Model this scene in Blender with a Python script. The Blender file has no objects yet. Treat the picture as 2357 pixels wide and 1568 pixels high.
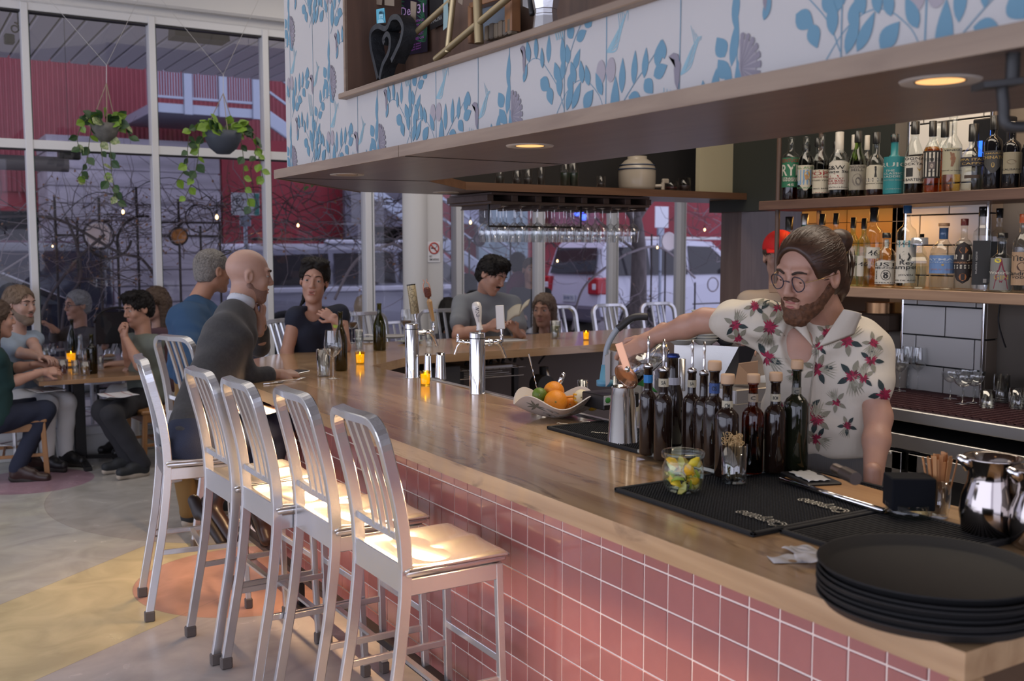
import bpy,bmesh,math,random
import numpy as np
from mathutils import Vector,Matrix
random.seed(7)
SC=bpy.context.scene
COL=SC.collection
PI=math.pi
# ------------------------------------------------------------------ camera
FPX,YAW,PITCH,EYE=2361.6,math.radians(31.47),math.radians(5.14),1.77
cam_d=bpy.data.cameras.new('camera')
cam_d.sensor_width=36.0
cam_d.lens=FPX/2357.0*36.0
cam_d.clip_start=0.05
cam_d.clip_end=200
cam_d.dof.use_dof=True
cam_d.dof.focus_distance=4.1
cam_d.dof.aperture_fstop=3.6
CAM=bpy.data.objects.new('camera',cam_d)
COL.objects.link(CAM)
CAM.location=(0,0,EYE)
CAM.rotation_euler=(PI/2-PITCH,0,-YAW)
SC.camera=CAM
# ------------------------------------------------------------------ view, world, lamps
SC.view_settings.view_transform='Standard'
SC.view_settings.look='None'
SC.view_settings.exposure=0.0
SC.view_settings.gamma=1.0
SC.view_settings.use_curve_mapping=False
SC.cycles.max_bounces=10
SC.cycles.diffuse_bounces=3
SC.cycles.glossy_bounces=4
SC.cycles.transmission_bounces=6
SC.cycles.transparent_max_bounces=32
SC.cycles.caustics_reflective=False
SC.cycles.caustics_refractive=False
SC.cycles.sample_clamp_indirect=4.0
SKY=(0.50,0.50,0.66)
SKY_STRENGTH=2.3
wd=bpy.data.worlds.new('overcast_dusk')
SC.world=wd
wd.use_nodes=True
bg=wd.node_tree.nodes['Background']
bg.inputs[0].default_value=(*SKY,1)
bg.inputs[1].default_value=SKY_STRENGTH
def add_light(name,kind,loc,energy,color,rot=(0,0,0),**kw):
 l=bpy.data.lights.new(name,kind)
 l.energy=energy
 l.color=color
 for k,v in kw.items():
  setattr(l,k,v)
 o=bpy.data.objects.new(name,l)
 COL.objects.link(o)
 o.location=loc
 o.rotation_euler=rot
 return o
WARM=(1.0,0.62,0.32)
DOWNLIGHTS=[(1.80,-0.20),(1.80,1.32),(1.80,2.83),(1.80,4.36),(2.86,5.42),(4.30,5.42)]
for(x,y)in DOWNLIGHTS:
 add_light('soffit_lamp','SPOT',(x,y,2.13),7 if y<5 else 5,WARM,spot_size=math.radians(125),spot_blend=0.9,shadow_soft_size=0.035)
# daylight that enters through the tall windows on the street side of the room, left of and behind the view
add_light('window_daylight_left','AREA',(-5.6,2.5,2.1),210,(0.80,0.86,1.0),(0,-PI/2,0),shape='RECTANGLE',size=3.4,size_y=12.0)
add_light('window_daylight_back','AREA',(-1.5,-4.8,2.2),60,(0.80,0.86,1.0),(PI/2,0,0),shape='RECTANGLE',size=7.0,size_y=3.2)
add_light('under_counter_strip','AREA',(1.64,3.7,1.005),56,(1.0,0.64,0.35),(0,.62,0),shape='RECTANGLE',size=0.025,size_y=4.4,spread=math.radians(140))
add_light('dining_fill_light','AREA',(1.2,6.4,4.2),58,(1.0,0.90,0.80),(0,0,0),shape='RECTANGLE',size=5.0,size_y=4.0)  # added soft overhead fill that lifts the dark dining area; no visible fixture
add_light('far_bar_fill_light','AREA',(4.6,7.6,4.2),52,(1.0,0.90,0.80),(0,0,0),shape='RECTANGLE',size=4.0,size_y=2.4)  # second added overhead fill, brightens the people beyond the far bar
add_light('working_side_fill','AREA',(3.3,2.9,4.1),95,(1.0,0.86,0.70),(0,0,0),shape='RECTANGLE',size=1.2,size_y=4.2)  # added warm fill above the working side, brightens bartender and citrus
add_light('kitchen_lamp','POINT',(3.4,0.2,3.2),14,(1.0,0.75,0.5),shadow_soft_size=0.05)
add_light('shelf_strip_lower','AREA',(4.74,4.0,1.99),2.6,(1.0,0.5,0.13),(0,0,0),shape='RECTANGLE',size=0.04,size_y=1.0)
add_light('shelf_strip_wall','AREA',(4.60,2.6,2.9),5,(1.0,0.68,0.4),(0,0,0),shape='RECTANGLE',size=0.1,size_y=2.0)
# ------------------------------------------------------------------ pixel rays: turn a photograph pixel and a real plane into a world point
_cy,_sy,_cp,_sp=math.cos(YAW),math.sin(YAW),math.cos(PITCH),math.sin(PITCH)
FW=Vector((_sy*_cp,_cy*_cp,-_sp));RT=Vector((_cy,-_sy,0));UP=RT.cross(FW)
CC=Vector((0,0,EYE))
def ray(px,py):return FW+RT*((px-1178.5)/FPX)-UP*((py-784)/FPX)
def PZ(px,py,h):d=ray(px,py);return CC+d*((h-EYE)/d.z)
def PX(px,py,x):d=ray(px,py);return CC+d*(x/d.x)
def PY(px,py,y):d=ray(px,py);return CC+d*(y/d.y)
def PD(px,py,D):return CC+ray(px,py)*D
def depth(p):return(Vector(p)-CC).dot(FW)
def pxm(n,D):return n*D/FPX
# ------------------------------------------------------------------ materials
MATS={}
def mat(name,color=(0.8,0.8,0.8),rough=0.5,metal=0.0,spec=0.5,coat=0.0,emit=None,emit_s=0.0,noise=0.0,nscale=8.0,nstretch=(1,1,1),bump=0.0,bscale=60.0,bstretch=(1,1,1),sss=0.0,rand=0.0,sheen=0.0,color2=None):
 if name in MATS:return MATS[name]
 m=bpy.data.materials.new(name);m.use_nodes=True
 nt=m.node_tree;b=nt.nodes['Principled BSDF']
 b.inputs['Base Color'].default_value=(*color,1)
 b.inputs['Roughness'].default_value=rough
 b.inputs['Metallic'].default_value=metal
 b.inputs['Specular IOR Level'].default_value=spec
 b.inputs['Coat Weight'].default_value=coat
 b.inputs['Coat Roughness'].default_value=0.06
 if sheen:b.inputs['Sheen Weight'].default_value=sheen
 if sss:
  b.inputs['Subsurface Weight'].default_value=sss
  b.inputs['Subsurface Radius'].default_value=(0.012,0.004,0.002)
 if emit:
  b.inputs['Emission Color'].default_value=(*emit,1)
  b.inputs['Emission Strength'].default_value=emit_s
 N=nt.nodes.new;L=nt.links.new
 tc=mp=None
 def coords(stretch):
  t=N('ShaderNodeTexCoord');q=N('ShaderNodeMapping')
  q.inputs['Scale'].default_value=stretch
  L(t.outputs['Object'],q.inputs['Vector'])
  return q.outputs['Vector']
 src=None
 if noise or color2:
  n=N('ShaderNodeTexNoise');n.inputs['Scale'].default_value=nscale;n.inputs['Detail'].default_value=5
  L(coords(nstretch),n.inputs['Vector'])
  r=N('ShaderNodeMapRange');r.inputs['From Min'].default_value=0.32;r.inputs['From Max'].default_value=0.68
  L(n.outputs['Fac'],r.inputs['Value'])
  mx=N('ShaderNodeMix');mx.data_type='RGBA'
  c2=color2 or tuple(c*(1-noise)for c in color)
  mx.inputs['A'].default_value=(*color,1);mx.inputs['B'].default_value=(*c2,1)
  L(r.outputs['Result'],mx.inputs['Factor'])
  src=mx.outputs['Result']
 if rand:
  oi=N('ShaderNodeObjectInfo')
  h=N('ShaderNodeHueSaturation')
  r=N('ShaderNodeMapRange');r.inputs['To Min'].default_value=1-rand;r.inputs['To Max'].default_value=1+rand
  L(oi.outputs['Random'],r.inputs['Value']);L(r.outputs['Result'],h.inputs['Value'])
  if src:L(src,h.inputs['Color'])
  else:h.inputs['Color'].default_value=(*color,1)
  src=h.outputs['Color']
 if src:L(src,b.inputs['Base Color'])
 if bump:
  n=N('ShaderNodeTexNoise');n.inputs['Scale'].default_value=bscale;n.inputs['Detail'].default_value=4
  L(coords(bstretch),n.inputs['Vector'])
  bp=N('ShaderNodeBump');bp.inputs['Strength'].default_value=bump;bp.inputs['Distance'].default_value=0.01
  L(n.outputs['Fac'],bp.inputs['Height']);L(bp.outputs['Normal'],b.inputs['Normal'])
 MATS[name]=m
 return m
def glassmat(name,color=(1,1,1),rough=0.0,ior=1.45,reflect=1.0):
 """clear or tinted glass wall: light passes straight through tinted, the surface mirrors by Fresnel"""
 if name in MATS:return MATS[name]
 m=bpy.data.materials.new(name);m.use_nodes=True
 nt=m.node_tree;nt.nodes.clear();N=nt.nodes.new;L=nt.links.new
 out=N('ShaderNodeOutputMaterial');mix=N('ShaderNodeMixShader')
 t=N('ShaderNodeBsdfTransparent');t.inputs[0].default_value=(*color,1)
 g=N('ShaderNodeBsdfGlossy');g.inputs['Roughness'].default_value=rough
 g.inputs['Color'].default_value=(1,1,1,1)
 f=N('ShaderNodeLayerWeight');f.inputs['Blend'].default_value=.5
 pw=N('ShaderNodeMath');pw.operation='POWER';pw.inputs[1].default_value=4.0;f0=((ior-1)/(ior+1))**2
 ma=N('ShaderNodeMath');ma.operation='MULTIPLY_ADD';ma.inputs[1].default_value=(1-f0)*.85;ma.inputs[2].default_value=f0
 L(f.outputs['Facing'],pw.inputs[0]);L(pw.outputs[0],ma.inputs[0])
 mm=N('ShaderNodeMath');mm.operation='MULTIPLY';mm.inputs[1].default_value=reflect;mm.use_clamp=True
 L(ma.outputs[0],mm.inputs[0]);L(mm.outputs[0],mix.inputs[0])
 L(t.outputs[0],mix.inputs[1]);L(g.outputs[0],mix.inputs[2]);L(mix.outputs[0],out.inputs[0])
 MATS[name]=m
 return m
def woodmat(name,c1,c2,rough=0.35,axis=1,scale=3.0,coat=0.0,rand=0.0,knots=0.0,spec=0.5):
 """grain stretched along the given object axis"""
 if name in MATS:return MATS[name]
 m=bpy.data.materials.new(name);m.use_nodes=True
 nt=m.node_tree;b=nt.nodes['Principled BSDF'];N=nt.nodes.new;L=nt.links.new
 b.inputs['Roughness'].default_value=rough
 b.inputs['Specular IOR Level'].default_value=spec
 b.inputs['Coat Weight'].default_value=coat;b.inputs['Coat Roughness'].default_value=0.1
 tc=N('ShaderNodeTexCoord');mp=N('ShaderNodeMapping')
 s=[scale*6]*3;s[axis]=scale*0.5
 mp.inputs['Scale'].default_value=s
 L(tc.outputs['Object'],mp.inputs['Vector'])
 n=N('ShaderNodeTexNoise');n.inputs['Scale'].default_value=1.0;n.inputs['Detail'].default_value=8;n.inputs['Distortion'].default_value=0.6
 L(mp.outputs[0],n.inputs['Vector'])
 if rand:
  oi=N('ShaderNodeObjectInfo');ad=N('ShaderNodeVectorMath');ad.operation='ADD'
  cm=N('ShaderNodeCombineXYZ');ml=N('ShaderNodeMath');ml.operation='MULTIPLY';ml.inputs[1].default_value=37
  L(oi.outputs['Random'],ml.inputs[0]);L(ml.outputs[0],cm.inputs[0]);L(ml.outputs[0],cm.inputs[1]);L(ml.outputs[0],cm.inputs[2])
  L(mp.outputs[0],ad.inputs[0]);L(cm.outputs[0],ad.inputs[1]);L(ad.outputs[0],n.inputs['Vector'])
 r=N('ShaderNodeValToRGB');r.color_ramp.elements[0].position=0.33;r.color_ramp.elements[1].position=0.68
 r.color_ramp.elements[0].color=(*c2,1);r.color_ramp.elements[1].color=(*c1,1)
 L(n.outputs['Fac'],r.inputs[0]);src=r.outputs[0]
 if knots:
  mp2=N('ShaderNodeMapping');s2=[7,7,7];s2[axis]=1.6;mp2 .inputs['Scale'].default_value=s2
  L(tc.outputs['Object'],mp2 .inputs['Vector'])
  n2=N('ShaderNodeTexNoise');n2 .inputs['Scale'].default_value=1.3;n2 .inputs['Detail'].default_value=6;n2 .inputs['Distortion'].default_value=1.8
  L(mp2 .outputs[0],n2 .inputs['Vector'])
  r2=N('ShaderNodeMapRange');r2 .inputs['From Min'].default_value=0.60;r2 .inputs['From Max'].default_value=0.72;r2 .inputs['To Max'].default_value=knots
  L(n2 .outputs['Fac'],r2 .inputs['Value'])
  mx=N('ShaderNodeMix');mx.data_type='RGBA';mx.inputs['B'].default_value=(c2[0]*.35,c2[1]*.3,c2[2]*.3,1)
  L(r2 .outputs[0],mx.inputs['Factor']);L(src,mx.inputs['A']);src=mx.outputs['Result']
 if rand:
  h=N('ShaderNodeHueSaturation');r3=N('ShaderNodeMapRange');r3 .inputs['To Min'].default_value=1-rand;r3 .inputs['To Max'].default_value=1+rand
  L(oi.outputs['Random'],r3 .inputs['Value']);L(r3 .outputs[0],h.inputs['Value']);L(src,h.inputs['Color']);src=h.outputs[0]
 L(src,b.inputs['Base Color'])
 MATS[name]=m
 return m
# ------------------------------------------------------------------ mesh building
class MB:
 def __init__(s):s.v=[];s.f=[];s.m=[];s.mats=[];s.sm=[]
 def mi(s,m):
  if m not in s.mats:s.mats.append(m)
  return s.mats.index(m)
 def add(s,vs,fs,m=None,smooth=False):
  o=len(s.v);s.v.extend([tuple(v)for v in vs]);k=s.mi(m)
  for f in fs:s.f.append(tuple(o+i for i in f));s.m.append(k);s.sm.append(smooth)
  return s
 def box(s,lo,hi,m=None):
  (x0,y0,z0),(x1,y1,z1)=lo,hi
  vs=[(x0,y0,z0),(x1,y0,z0),(x1,y1,z0),(x0,y1,z0),(x0,y0,z1),(x1,y0,z1),(x1,y1,z1),(x0,y1,z1)]
  return s.add(vs,[(0,3,2,1),(4,5,6,7),(0,1,5,4),(1,2,6,5),(2,3,7,6),(3,0,4,7)],m)
 def rbox(s,lo,hi,r,m=None,seg=1):
  """box with chamfered edges"""
  bm=bmesh.new();bmesh.ops.create_cube(bm,size=1)
  for v in bm.verts:
   v.co=Vector([lo[i]+(v.co[i]+.5)*(hi[i]-lo[i])for i in range(3)])
  bmesh.ops.bevel(bm,geom=bm.edges[:],offset=r,segments=seg,affect='EDGES',profile=0.5)
  s.addbm(bm,m,smooth=seg>1);return s
 def addbm(s,bm,m=None,smooth=False,M=None):
  bm.verts.index_update()
  vs=[(M@v.co)if M else v.co.copy()for v in bm.verts]
  s.add(vs,[[v.index for v in f.verts]for f in bm.faces],m,smooth);bm.free();return s
 def lathe(s,prof,m=None,seg=24,M=None,smooth=True,a0=0.0,a1=2*PI):
  """prof: list of (r, z); closed around z unless a0..a1 is partial"""
  M=M or Matrix();n=len(prof);full=abs((a1-a0)-2*PI)<1e-6
  cols=seg if full else seg+1
  vs=[]
  for i in range(cols):
   a=a0+(a1-a0)*i/seg
   c,q=math.cos(a),math.sin(a)
   for(r,z)in prof:vs.append(M@Vector((max(r,1e-5)*c,max(r,1e-5)*q,z)))
  fs=[]
  for i in range(seg):
   j=(i+1)%cols
   for k in range(n-1):fs.append((i*n+k,j*n+k,j*n+k+1,i*n+k+1))
  return s.add(vs,fs,m,smooth)
 def cyl(s,a,b,r,m=None,seg=12,r2=None,caps=True,smooth=True):
  a,b=Vector(a),Vector(b);r2=r if r2 is None else r2
  d=b-a;L=d.length
  if L<1e-7:return s
  q=Vector((0,0,1)).rotation_difference(d);M=Matrix.Translation(a)@q.to_matrix().to_4x4()
  prof=([(0,0)]if caps else[])+[(r,0),(r2,L)]+([(0,L)]if caps else[])
  if caps:
   s.lathe([(0,0),(r,0)],m,seg,M,False);s.lathe([(r,0),(r2,L)],m,seg,M,smooth);s.lathe([(r2,L),(0,L)],m,seg,M,False)
  else:s.lathe([(r,0),(r2,L)],m,seg,M,smooth)
  return s
 def ball(s,c,r,m=None,seg=12,M=None,squash=(1,1,1)):
  n=max(4,seg//2)
  prof=[(math.sin(PI*i/n),-math.cos(PI*i/n))for i in range(n+1)]
  if not hasattr(r,'__len__'):r=(r,r,r)
  T=Matrix.Translation(Vector(c))@(M or Matrix())@Matrix.Diagonal((r[0],r[1],r[2],1))
  return s.lathe(prof,m,seg,T)
 def tube(s,pts,r,m=None,seg=8,closed=False,caps=True,smooth=True,up=None,sec=None):
  """sweep a circle (or the 2-D section sec) along pts; r a number or one radius per point"""
  pts=[Vector(p)for p in pts];n=len(pts)
  if n<2:return s
  rs=r if hasattr(r,'__len__')else[r]*n
  sec=sec or[(math.cos(2*PI*k/seg),math.sin(2*PI*k/seg))for k in range(seg)]
  K=len(sec);vs=[]
  tang=[]
  for i in range(n):
   a=pts[(i-1)%n]if(closed or i>0)else pts[i]
   b=pts[(i+1)%n]if(closed or i<n-1)else pts[i]
   t=(b-a);tang.append(t.normalized()if t.length>1e-9 else Vector((0,0,1)))
  u=Vector(up)if up else(Vector((0,0,1))if abs(tang[0].z)<.9 else Vector((1,0,0)))
  for i in range(n):
   t=tang[i]
   if not up and i>0:
    u=tang[i-1].rotation_difference(t)@u
   uu=(u-t*u.dot(t))
   uu=uu.normalized()if uu.length>1e-6 else t.orthogonal().normalized()
   w=t.cross(uu)
   for(x,y)in sec:vs.append(pts[i]+(uu*x+w*y)*rs[i])
  fs=[]
  for i in range(n if closed else n-1):
   j=(i+1)%n
   for k in range(K):
    l=(k+1)%K
    fs.append((i*K+k,i*K+l,j*K+l,j*K+k))
  if caps and not closed:
   fs.append(tuple(reversed(range(K))));fs.append(tuple((n-1)*K+k for k in range(K)))
  return s.add(vs,fs,m,smooth)
 def bar(s,pts,w,h,m=None,up=(0,0,1),closed=False):
  """rectangular section: h along up, w across"""
  c=0.18
  sec=[(h/2,-w/2*(1-c)),(h/2,w/2*(1-c)),(h/2*(1-c),w/2),(-h/2*(1-c),w/2),(-h/2,w/2*(1-c)),(-h/2,-w/2*(1-c)),(-h/2*(1-c),-w/2),(h/2*(1-c),-w/2)]
  return s.tube(pts,1.0,m,closed=closed,up=up,sec=sec,smooth=False)
 def prism(s,poly,z0,z1,m=None,M=None):
  n=len(poly);M=M or Matrix()
  a=sum(poly[i][0]*poly[(i+1)%n][1]-poly[(i+1)%n][0]*poly[i][1]for i in range(n))
  if a<0:poly=poly[::-1]
  vs=[M@Vector((x,y,z0))for x,y in poly]+[M@Vector((x,y,z1))for x,y in poly]
  fs=[tuple(reversed(range(n))),tuple(range(n,2*n))]+[(i,(i+1)%n,n+(i+1)%n,n+i)for i in range(n)]
  return s.add(vs,fs,m)
 def grid(s,fn,nu,nv,m=None,smooth=True,thick=0.0):
  vs=[Vector(fn(i/nu,j/nv))for i in range(nu+1)for j in range(nv+1)]
  fs=[(i*(nv+1)+j,(i+1)*(nv+1)+j,(i+1)*(nv+1)+j+1,i*(nv+1)+j+1)for i in range(nu)for j in range(nv)]
  if thick:
   n=len(vs);d=Vector((0,0,-thick));fs2=[tuple(n+k for k in reversed(f))for f in fs]
   vs=vs+[v+d for v in vs]
   ring=[i*(nv+1)for i in range(nu+1)]+[nu*(nv+1)+j for j in range(1,nv+1)]+[i*(nv+1)+nv for i in range(nu-1,-1,-1)]+[j for j in range(nv-1,0,-1)]
   side=[(ring[k],n+ring[k],n+ring[(k+1)%len(ring)],ring[(k+1)%len(ring)])for k in range(len(ring))]
   fs=fs+fs2+side
  return s.add(vs,fs,m,smooth)
 def xf(s,M):
  s.v=[tuple(M@Vector(v))for v in s.v];return s
 def mesh(s,name):
  me=bpy.data.meshes.new(name);me.from_pydata(s.v,[],s.f)
  for m in s.mats:me.materials.append(m if m else mat('plain'))
  if s.f:
   me.polygons.foreach_set('material_index',s.m);me.polygons.foreach_set('use_smooth',s.sm)
  me.update();return me
 def build(s,name,parent=None,loc=None):
  o=bpy.data.objects.new(name,s.mesh(name));COL.objects.link(o)
  if parent:o.parent=parent
  if loc:o.location=loc
  return o
def tag(o,label=None,cat=None,group=None,kind=None):
 if label:o['label']=label
 if cat:o['category']=cat
 if group:o['group']=group
 if kind:o['kind']=kind
 return o
def empty(name,loc=(0,0,0),rz=0.0,label=None,cat=None,group=None):
 o=bpy.data.objects.new(name,None);COL.objects.link(o);o.empty_display_size=0.05
 o.location=loc;o.rotation_euler=(0,0,rz)
 return tag(o,label,cat,group)
def struct(o):o['kind']='structure';return o
def stuff(o):o['kind']='stuff';return o
def copy_tree(o,parent=None):
 c=o.copy();COL.objects.link(c);c.parent=parent
 for ch in list(o.children):copy_tree(ch,c)
 return c
def clone(o,loc,rz=None,label=None,cat=None,group=None):
 c=copy_tree(o);c.location=loc
 if rz is not None:c.rotation_euler=(0,0,rz)
 return tag(c,label,cat,group)
def clip_poly(poly,a,b,c):
 """keep a*x+b*y<=c"""
 out=[]
 for i in range(len(poly)):
  p,q=poly[i],poly[(i+1)%len(poly)]
  dp,dq=a*p[0]+b*p[1]-c,a*q[0]+b*q[1]-c
  if dp<=0:out.append(p)
  if(dp<0)!=(dq<0)and abs(dp-dq)>1e-12:
   t=dp/(dp-dq);out.append((p[0]+(q[0]-p[0])*t,p[1]+(q[1]-p[1])*t))
 return out
def catmull(pts,n=6,closed=False):
 pts=[Vector(p)for p in pts];out=[];N=len(pts)
 rng=range(N)if closed else range(N-1)
 for i in rng:
  if closed:a,b,c,d=pts[(i-1)%N],pts[i],pts[(i+1)%N],pts[(i+2)%N]
  else:a,b,c,d=pts[max(i-1,0)],pts[i],pts[i+1],pts[min(i+2,N-1)]
  for k in range(n):
   t=k/n
   out.append(0.5*((2*b)+(c-a)*t+(2*a-5*b+4*c-d)*t*t+(3*b-3*c+d-a)*t**3))
 if not closed:out.append(pts[-1].copy())
 return out
# ------------------------------------------------------------------ lettering
_txt={}
def text_geo(body,bold=False):
 """flat lettering as (verts, faces, width, height), cap height about 0.7"""
 if body in _txt:return _txt[body]
 c=bpy.data.curves.new('lettering','FONT');c.body=body;c.resolution_u=2
 c.align_x='CENTER';c.align_y='CENTER';c.offset=0.012
 o=bpy.data.objects.new('lettering',c);COL.objects.link(o)
 dg=bpy.context.evaluated_depsgraph_get();me=o.evaluated_get(dg).to_mesh()
 vs=[v.co.copy()for v in me.vertices];fs=[tuple(p.vertices)for p in me.polygons]
 o.evaluated_get(dg).to_mesh_clear();bpy.data.objects.remove(o);bpy.data.curves.remove(c)
 if vs:
  x0,x1=min(v.x for v in vs),max(v.x for v in vs);y0,y1=min(v.y for v in vs),max(v.y for v in vs)
  vs=[Vector((v.x-(x0+x1)/2,v.y-(y0+y1)/2,0))for v in vs]
 else:x0=x1=y0=y1=0
 _txt[body]=(vs,fs,max(x1-x0,1e-3),max(y1-y0,1e-3));return _txt[body]
def put_text(mb,body,fn,w,h,m,cx=0.0,cy=0.0,fit=True,rot=0.0):
 """write body in a w by h box centred at (cx, cy) of the 2-D surface fn(u, v) -> point"""
 vs,fs,tw,th=text_geo(body)
 if not vs:return
 sx,sy=w/tw,h/th
 cr,sr=math.cos(rot),math.sin(rot)
 out=[]
 for v in vs:
  a,b=v.x*sx,v.y*sy
  out.append(fn(cx+a*cr-b*sr,cy+a*sr+b*cr))
 mb.add(out,fs,m)
# ================================================================== SETTING
YF=9.40
white_frame=mat('white_frame',(0.62,0.62,0.62),0.42)
M_wall=mat('white_paint',(0.60,0.59,0.57),0.7)
M_dark=mat('dark_void',(0.012,0.011,0.012),0.8)
M_black=mat('black_steel',(0.02,0.019,0.02),0.4,0.3)
M_rubber=mat('black_rubber',(0.012,0.012,0.013),0.75)
M_steel=mat('brushed_steel',(0.52,0.51,0.50),0.3,1.0,bump=0.15,bscale=40,bstretch=(1,12,12))
M_chrome=mat('chrome',(0.8,0.8,0.82),0.06,1.0)
M_glass=glassmat('clear_glass',(0.96,0.98,0.97),0.0,1.45)
M_pane=glassmat('window_glass',(0.86,0.88,0.92),0.0,1.5,1.1)
# ---- floor: polished concrete stained in circles and bands
def floor_mat():
 m=bpy.data.materials.new('stained_concrete');m.use_nodes=True
 nt=m.node_tree;b=nt.nodes['Principled BSDF'];N=nt.nodes.new;L=nt.links.new
 b.inputs['Roughness'].default_value=0.2
 tc=N('ShaderNodeTexCoord');sep=N('ShaderNodeSeparateXYZ');L(tc.outputs['Object'],sep.inputs[0])
 def mth(op,a,c=None,clamp=False):
  n=N('ShaderNodeMath');n.operation=op;n.use_clamp=clamp
  for i,q in enumerate((a,c)):
   if q is None:continue
   if isinstance(q,(int,float)):n.inputs[i].default_value=q
   else:L(q,n.inputs[i])
  return n.outputs[0]
 X,Y=sep.outputs[0],sep.outputs[1]
 def circle(cx,cy,r):
  d=mth('SQRT',mth('ADD',mth('POWER',mth('SUBTRACT',X,cx),2),mth('POWER',mth('SUBTRACT',Y,cy),2)))
  return mth('SUBTRACT',r,d)
 def line(p,q):
  dx,dy=q[0]-p[0],q[1]-p[1];l=math.hypot(dx,dy);nx,ny=-dy/l,dx/l
  return mth('SUBTRACT',mth('ADD',mth('MULTIPLY',X,nx),mth('MULTIPLY',Y,ny)),p[0]*nx+p[1]*ny)
 step=lambda s:mth('MULTIPLY',mth('ADD',s,0.002),250,True)
 edge=lambda s:mth('SUBTRACT',1,mth('MULTIPLY',mth('ABSOLUTE',s),260,True),True)
 nz=N('ShaderNodeTexNoise');nz.inputs['Scale'].default_value=1.1;nz.inputs['Detail'].default_value=6
 L(tc.outputs['Object'],nz.inputs['Vector'])
 rp=N('ShaderNodeValToRGB');rp.color_ramp.elements[0].position=.35;rp.color_ramp.elements[1].position=.65
 rp.color_ramp.elements[0].color=(0.46,0.46,0.46,1);rp.color_ramp.elements[1].color=(0.54,0.52,0.43,1)
 L(nz.outputs['Fac'],rp.inputs[0]);col=rp.outputs[0]
 def mix(f,a,c):
  n=N('ShaderNodeMix');n.data_type='RGBA'
  L(f,n.inputs['Factor']);L(a,n.inputs['A'])
  if isinstance(c,tuple):n.inputs['B'].default_value=(*c,1)
  else:L(c,n.inputs['B'])
  return n.outputs['Result']
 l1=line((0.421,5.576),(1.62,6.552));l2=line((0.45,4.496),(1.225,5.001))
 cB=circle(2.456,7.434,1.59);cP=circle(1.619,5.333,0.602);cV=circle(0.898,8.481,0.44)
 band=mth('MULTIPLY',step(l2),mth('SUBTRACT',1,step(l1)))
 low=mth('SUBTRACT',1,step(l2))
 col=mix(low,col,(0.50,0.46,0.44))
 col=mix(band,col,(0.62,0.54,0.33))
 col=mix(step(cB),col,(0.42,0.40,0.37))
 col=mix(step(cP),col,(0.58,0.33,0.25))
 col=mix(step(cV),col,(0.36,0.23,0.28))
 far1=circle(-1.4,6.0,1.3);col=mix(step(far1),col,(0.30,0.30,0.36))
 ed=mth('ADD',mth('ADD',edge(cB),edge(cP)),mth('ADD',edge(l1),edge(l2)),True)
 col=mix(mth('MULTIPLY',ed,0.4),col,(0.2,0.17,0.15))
 n2=N('ShaderNodeTexNoise');n2 .inputs['Scale'].default_value=3.2;n2 .inputs['Detail'].default_value=8;n2 .inputs['Distortion'].default_value=1.0
 L(tc.outputs['Object'],n2 .inputs['Vector'])
 mr=N('ShaderNodeMapRange');mr.inputs['From Min'].default_value=0.3;mr.inputs['From Max'].default_value=0.7;mr.inputs['To Min'].default_value=0.80;mr.inputs['To Max'].default_value=1.12
 L(n2 .outputs['Fac'],mr.inputs['Value'])
 hs=N('ShaderNodeHueSaturation');L(mr.outputs[0],hs.inputs['Value']);L(col,hs.inputs['Color'])
 L(hs.outputs[0],b.inputs['Base Color'])
 r2=N('ShaderNodeMapRange');r2 .inputs['To Min'].default_value=0.14;r2 .inputs['To Max'].default_value=0.34
 L(n2 .outputs['Fac'],r2 .inputs['Value']);L(r2 .outputs[0],b.inputs['Roughness'])
 return m
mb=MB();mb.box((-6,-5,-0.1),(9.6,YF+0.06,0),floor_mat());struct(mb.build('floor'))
mb=MB();mb.box((-6,-5,4.25),(9.6,YF+0.1,4.4),M_wall);struct(mb.build('ceiling'))
# ---- window wall, street side (in view): sill, mullions, transom, header, panes
def wall_front():
 mb=MB();mb.box((-6,YF-.06,3.76),(9.6,YF+.10,4.25),M_wall)
 mb.rbox((-6,YF-.16,3.83),(9.6,YF-.06,4.25),.02,M_wall)
 struct(mb.build('wall_front'))
 mb=MB();mb.rbox((-6,YF-.07,0),(9.6,YF+.07,0.17),.006,M_wall);struct(mb.build('baseboard_front'))
wall_front()
frame_root=empty('window_1',(0,YF,0));struct(frame_root)
xs=[1.083+k for k in range(-7,9)]
for k,x in enumerate(xs):
 if x>9.3:continue
 w=0.036 if x<3.5 else 0.043
 mb=MB();mb.rbox((x-w,-.07,0.17),(x+w*.55,.05,3.76),.004,white_frame);mb.box((x+w*.55,-.05,.17),(x+w*.8,.02,3.76),mat('gasket_green',(0.02,0.05,0.045),.5))
 if x>=3.5:mb.rbox((x+w*.8,-.07,0.17),(x+w*1.15,.05,3.76),.004,white_frame)
 mb.build('mullion',frame_root)
for z0,z1,nm in((2.585,2.66,'transom'),(3.70,3.78,'head_rail'),(0.17,0.24,'sill_rail')):
 mb=MB();mb.rbox((-6,-.06,z0),(9.3,.045,z1),.004,white_frame)
 mb.box((-6,-.045,z0-.012),(9.3,.01,z0),M_black)
 mb.build(nm,frame_root)
for k in range(len(xs)-1):
 for z0,z1 in((0.24,2.58),(2.66,3.70)):
  mb=MB();x0,x1=xs[k]+.04,xs[k+1]-.04
  mb.add([(x0,0,z0),(x1,0,z0),(x1,0,z1),(x0,0,z1)],[(0,1,2,3)],M_pane)
  mb.build('pane',frame_root)
# round white column and square pilaster in front of the windows
mb=MB();mb.cyl((4.50,9.18,0),(4.50,9.18,4.25),.125,M_wall,28);mb.rbox((4.53,9.10,0),(4.77,9.33,4.25),.01,M_wall)
struct(mb.build('wall_pier'))
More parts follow.
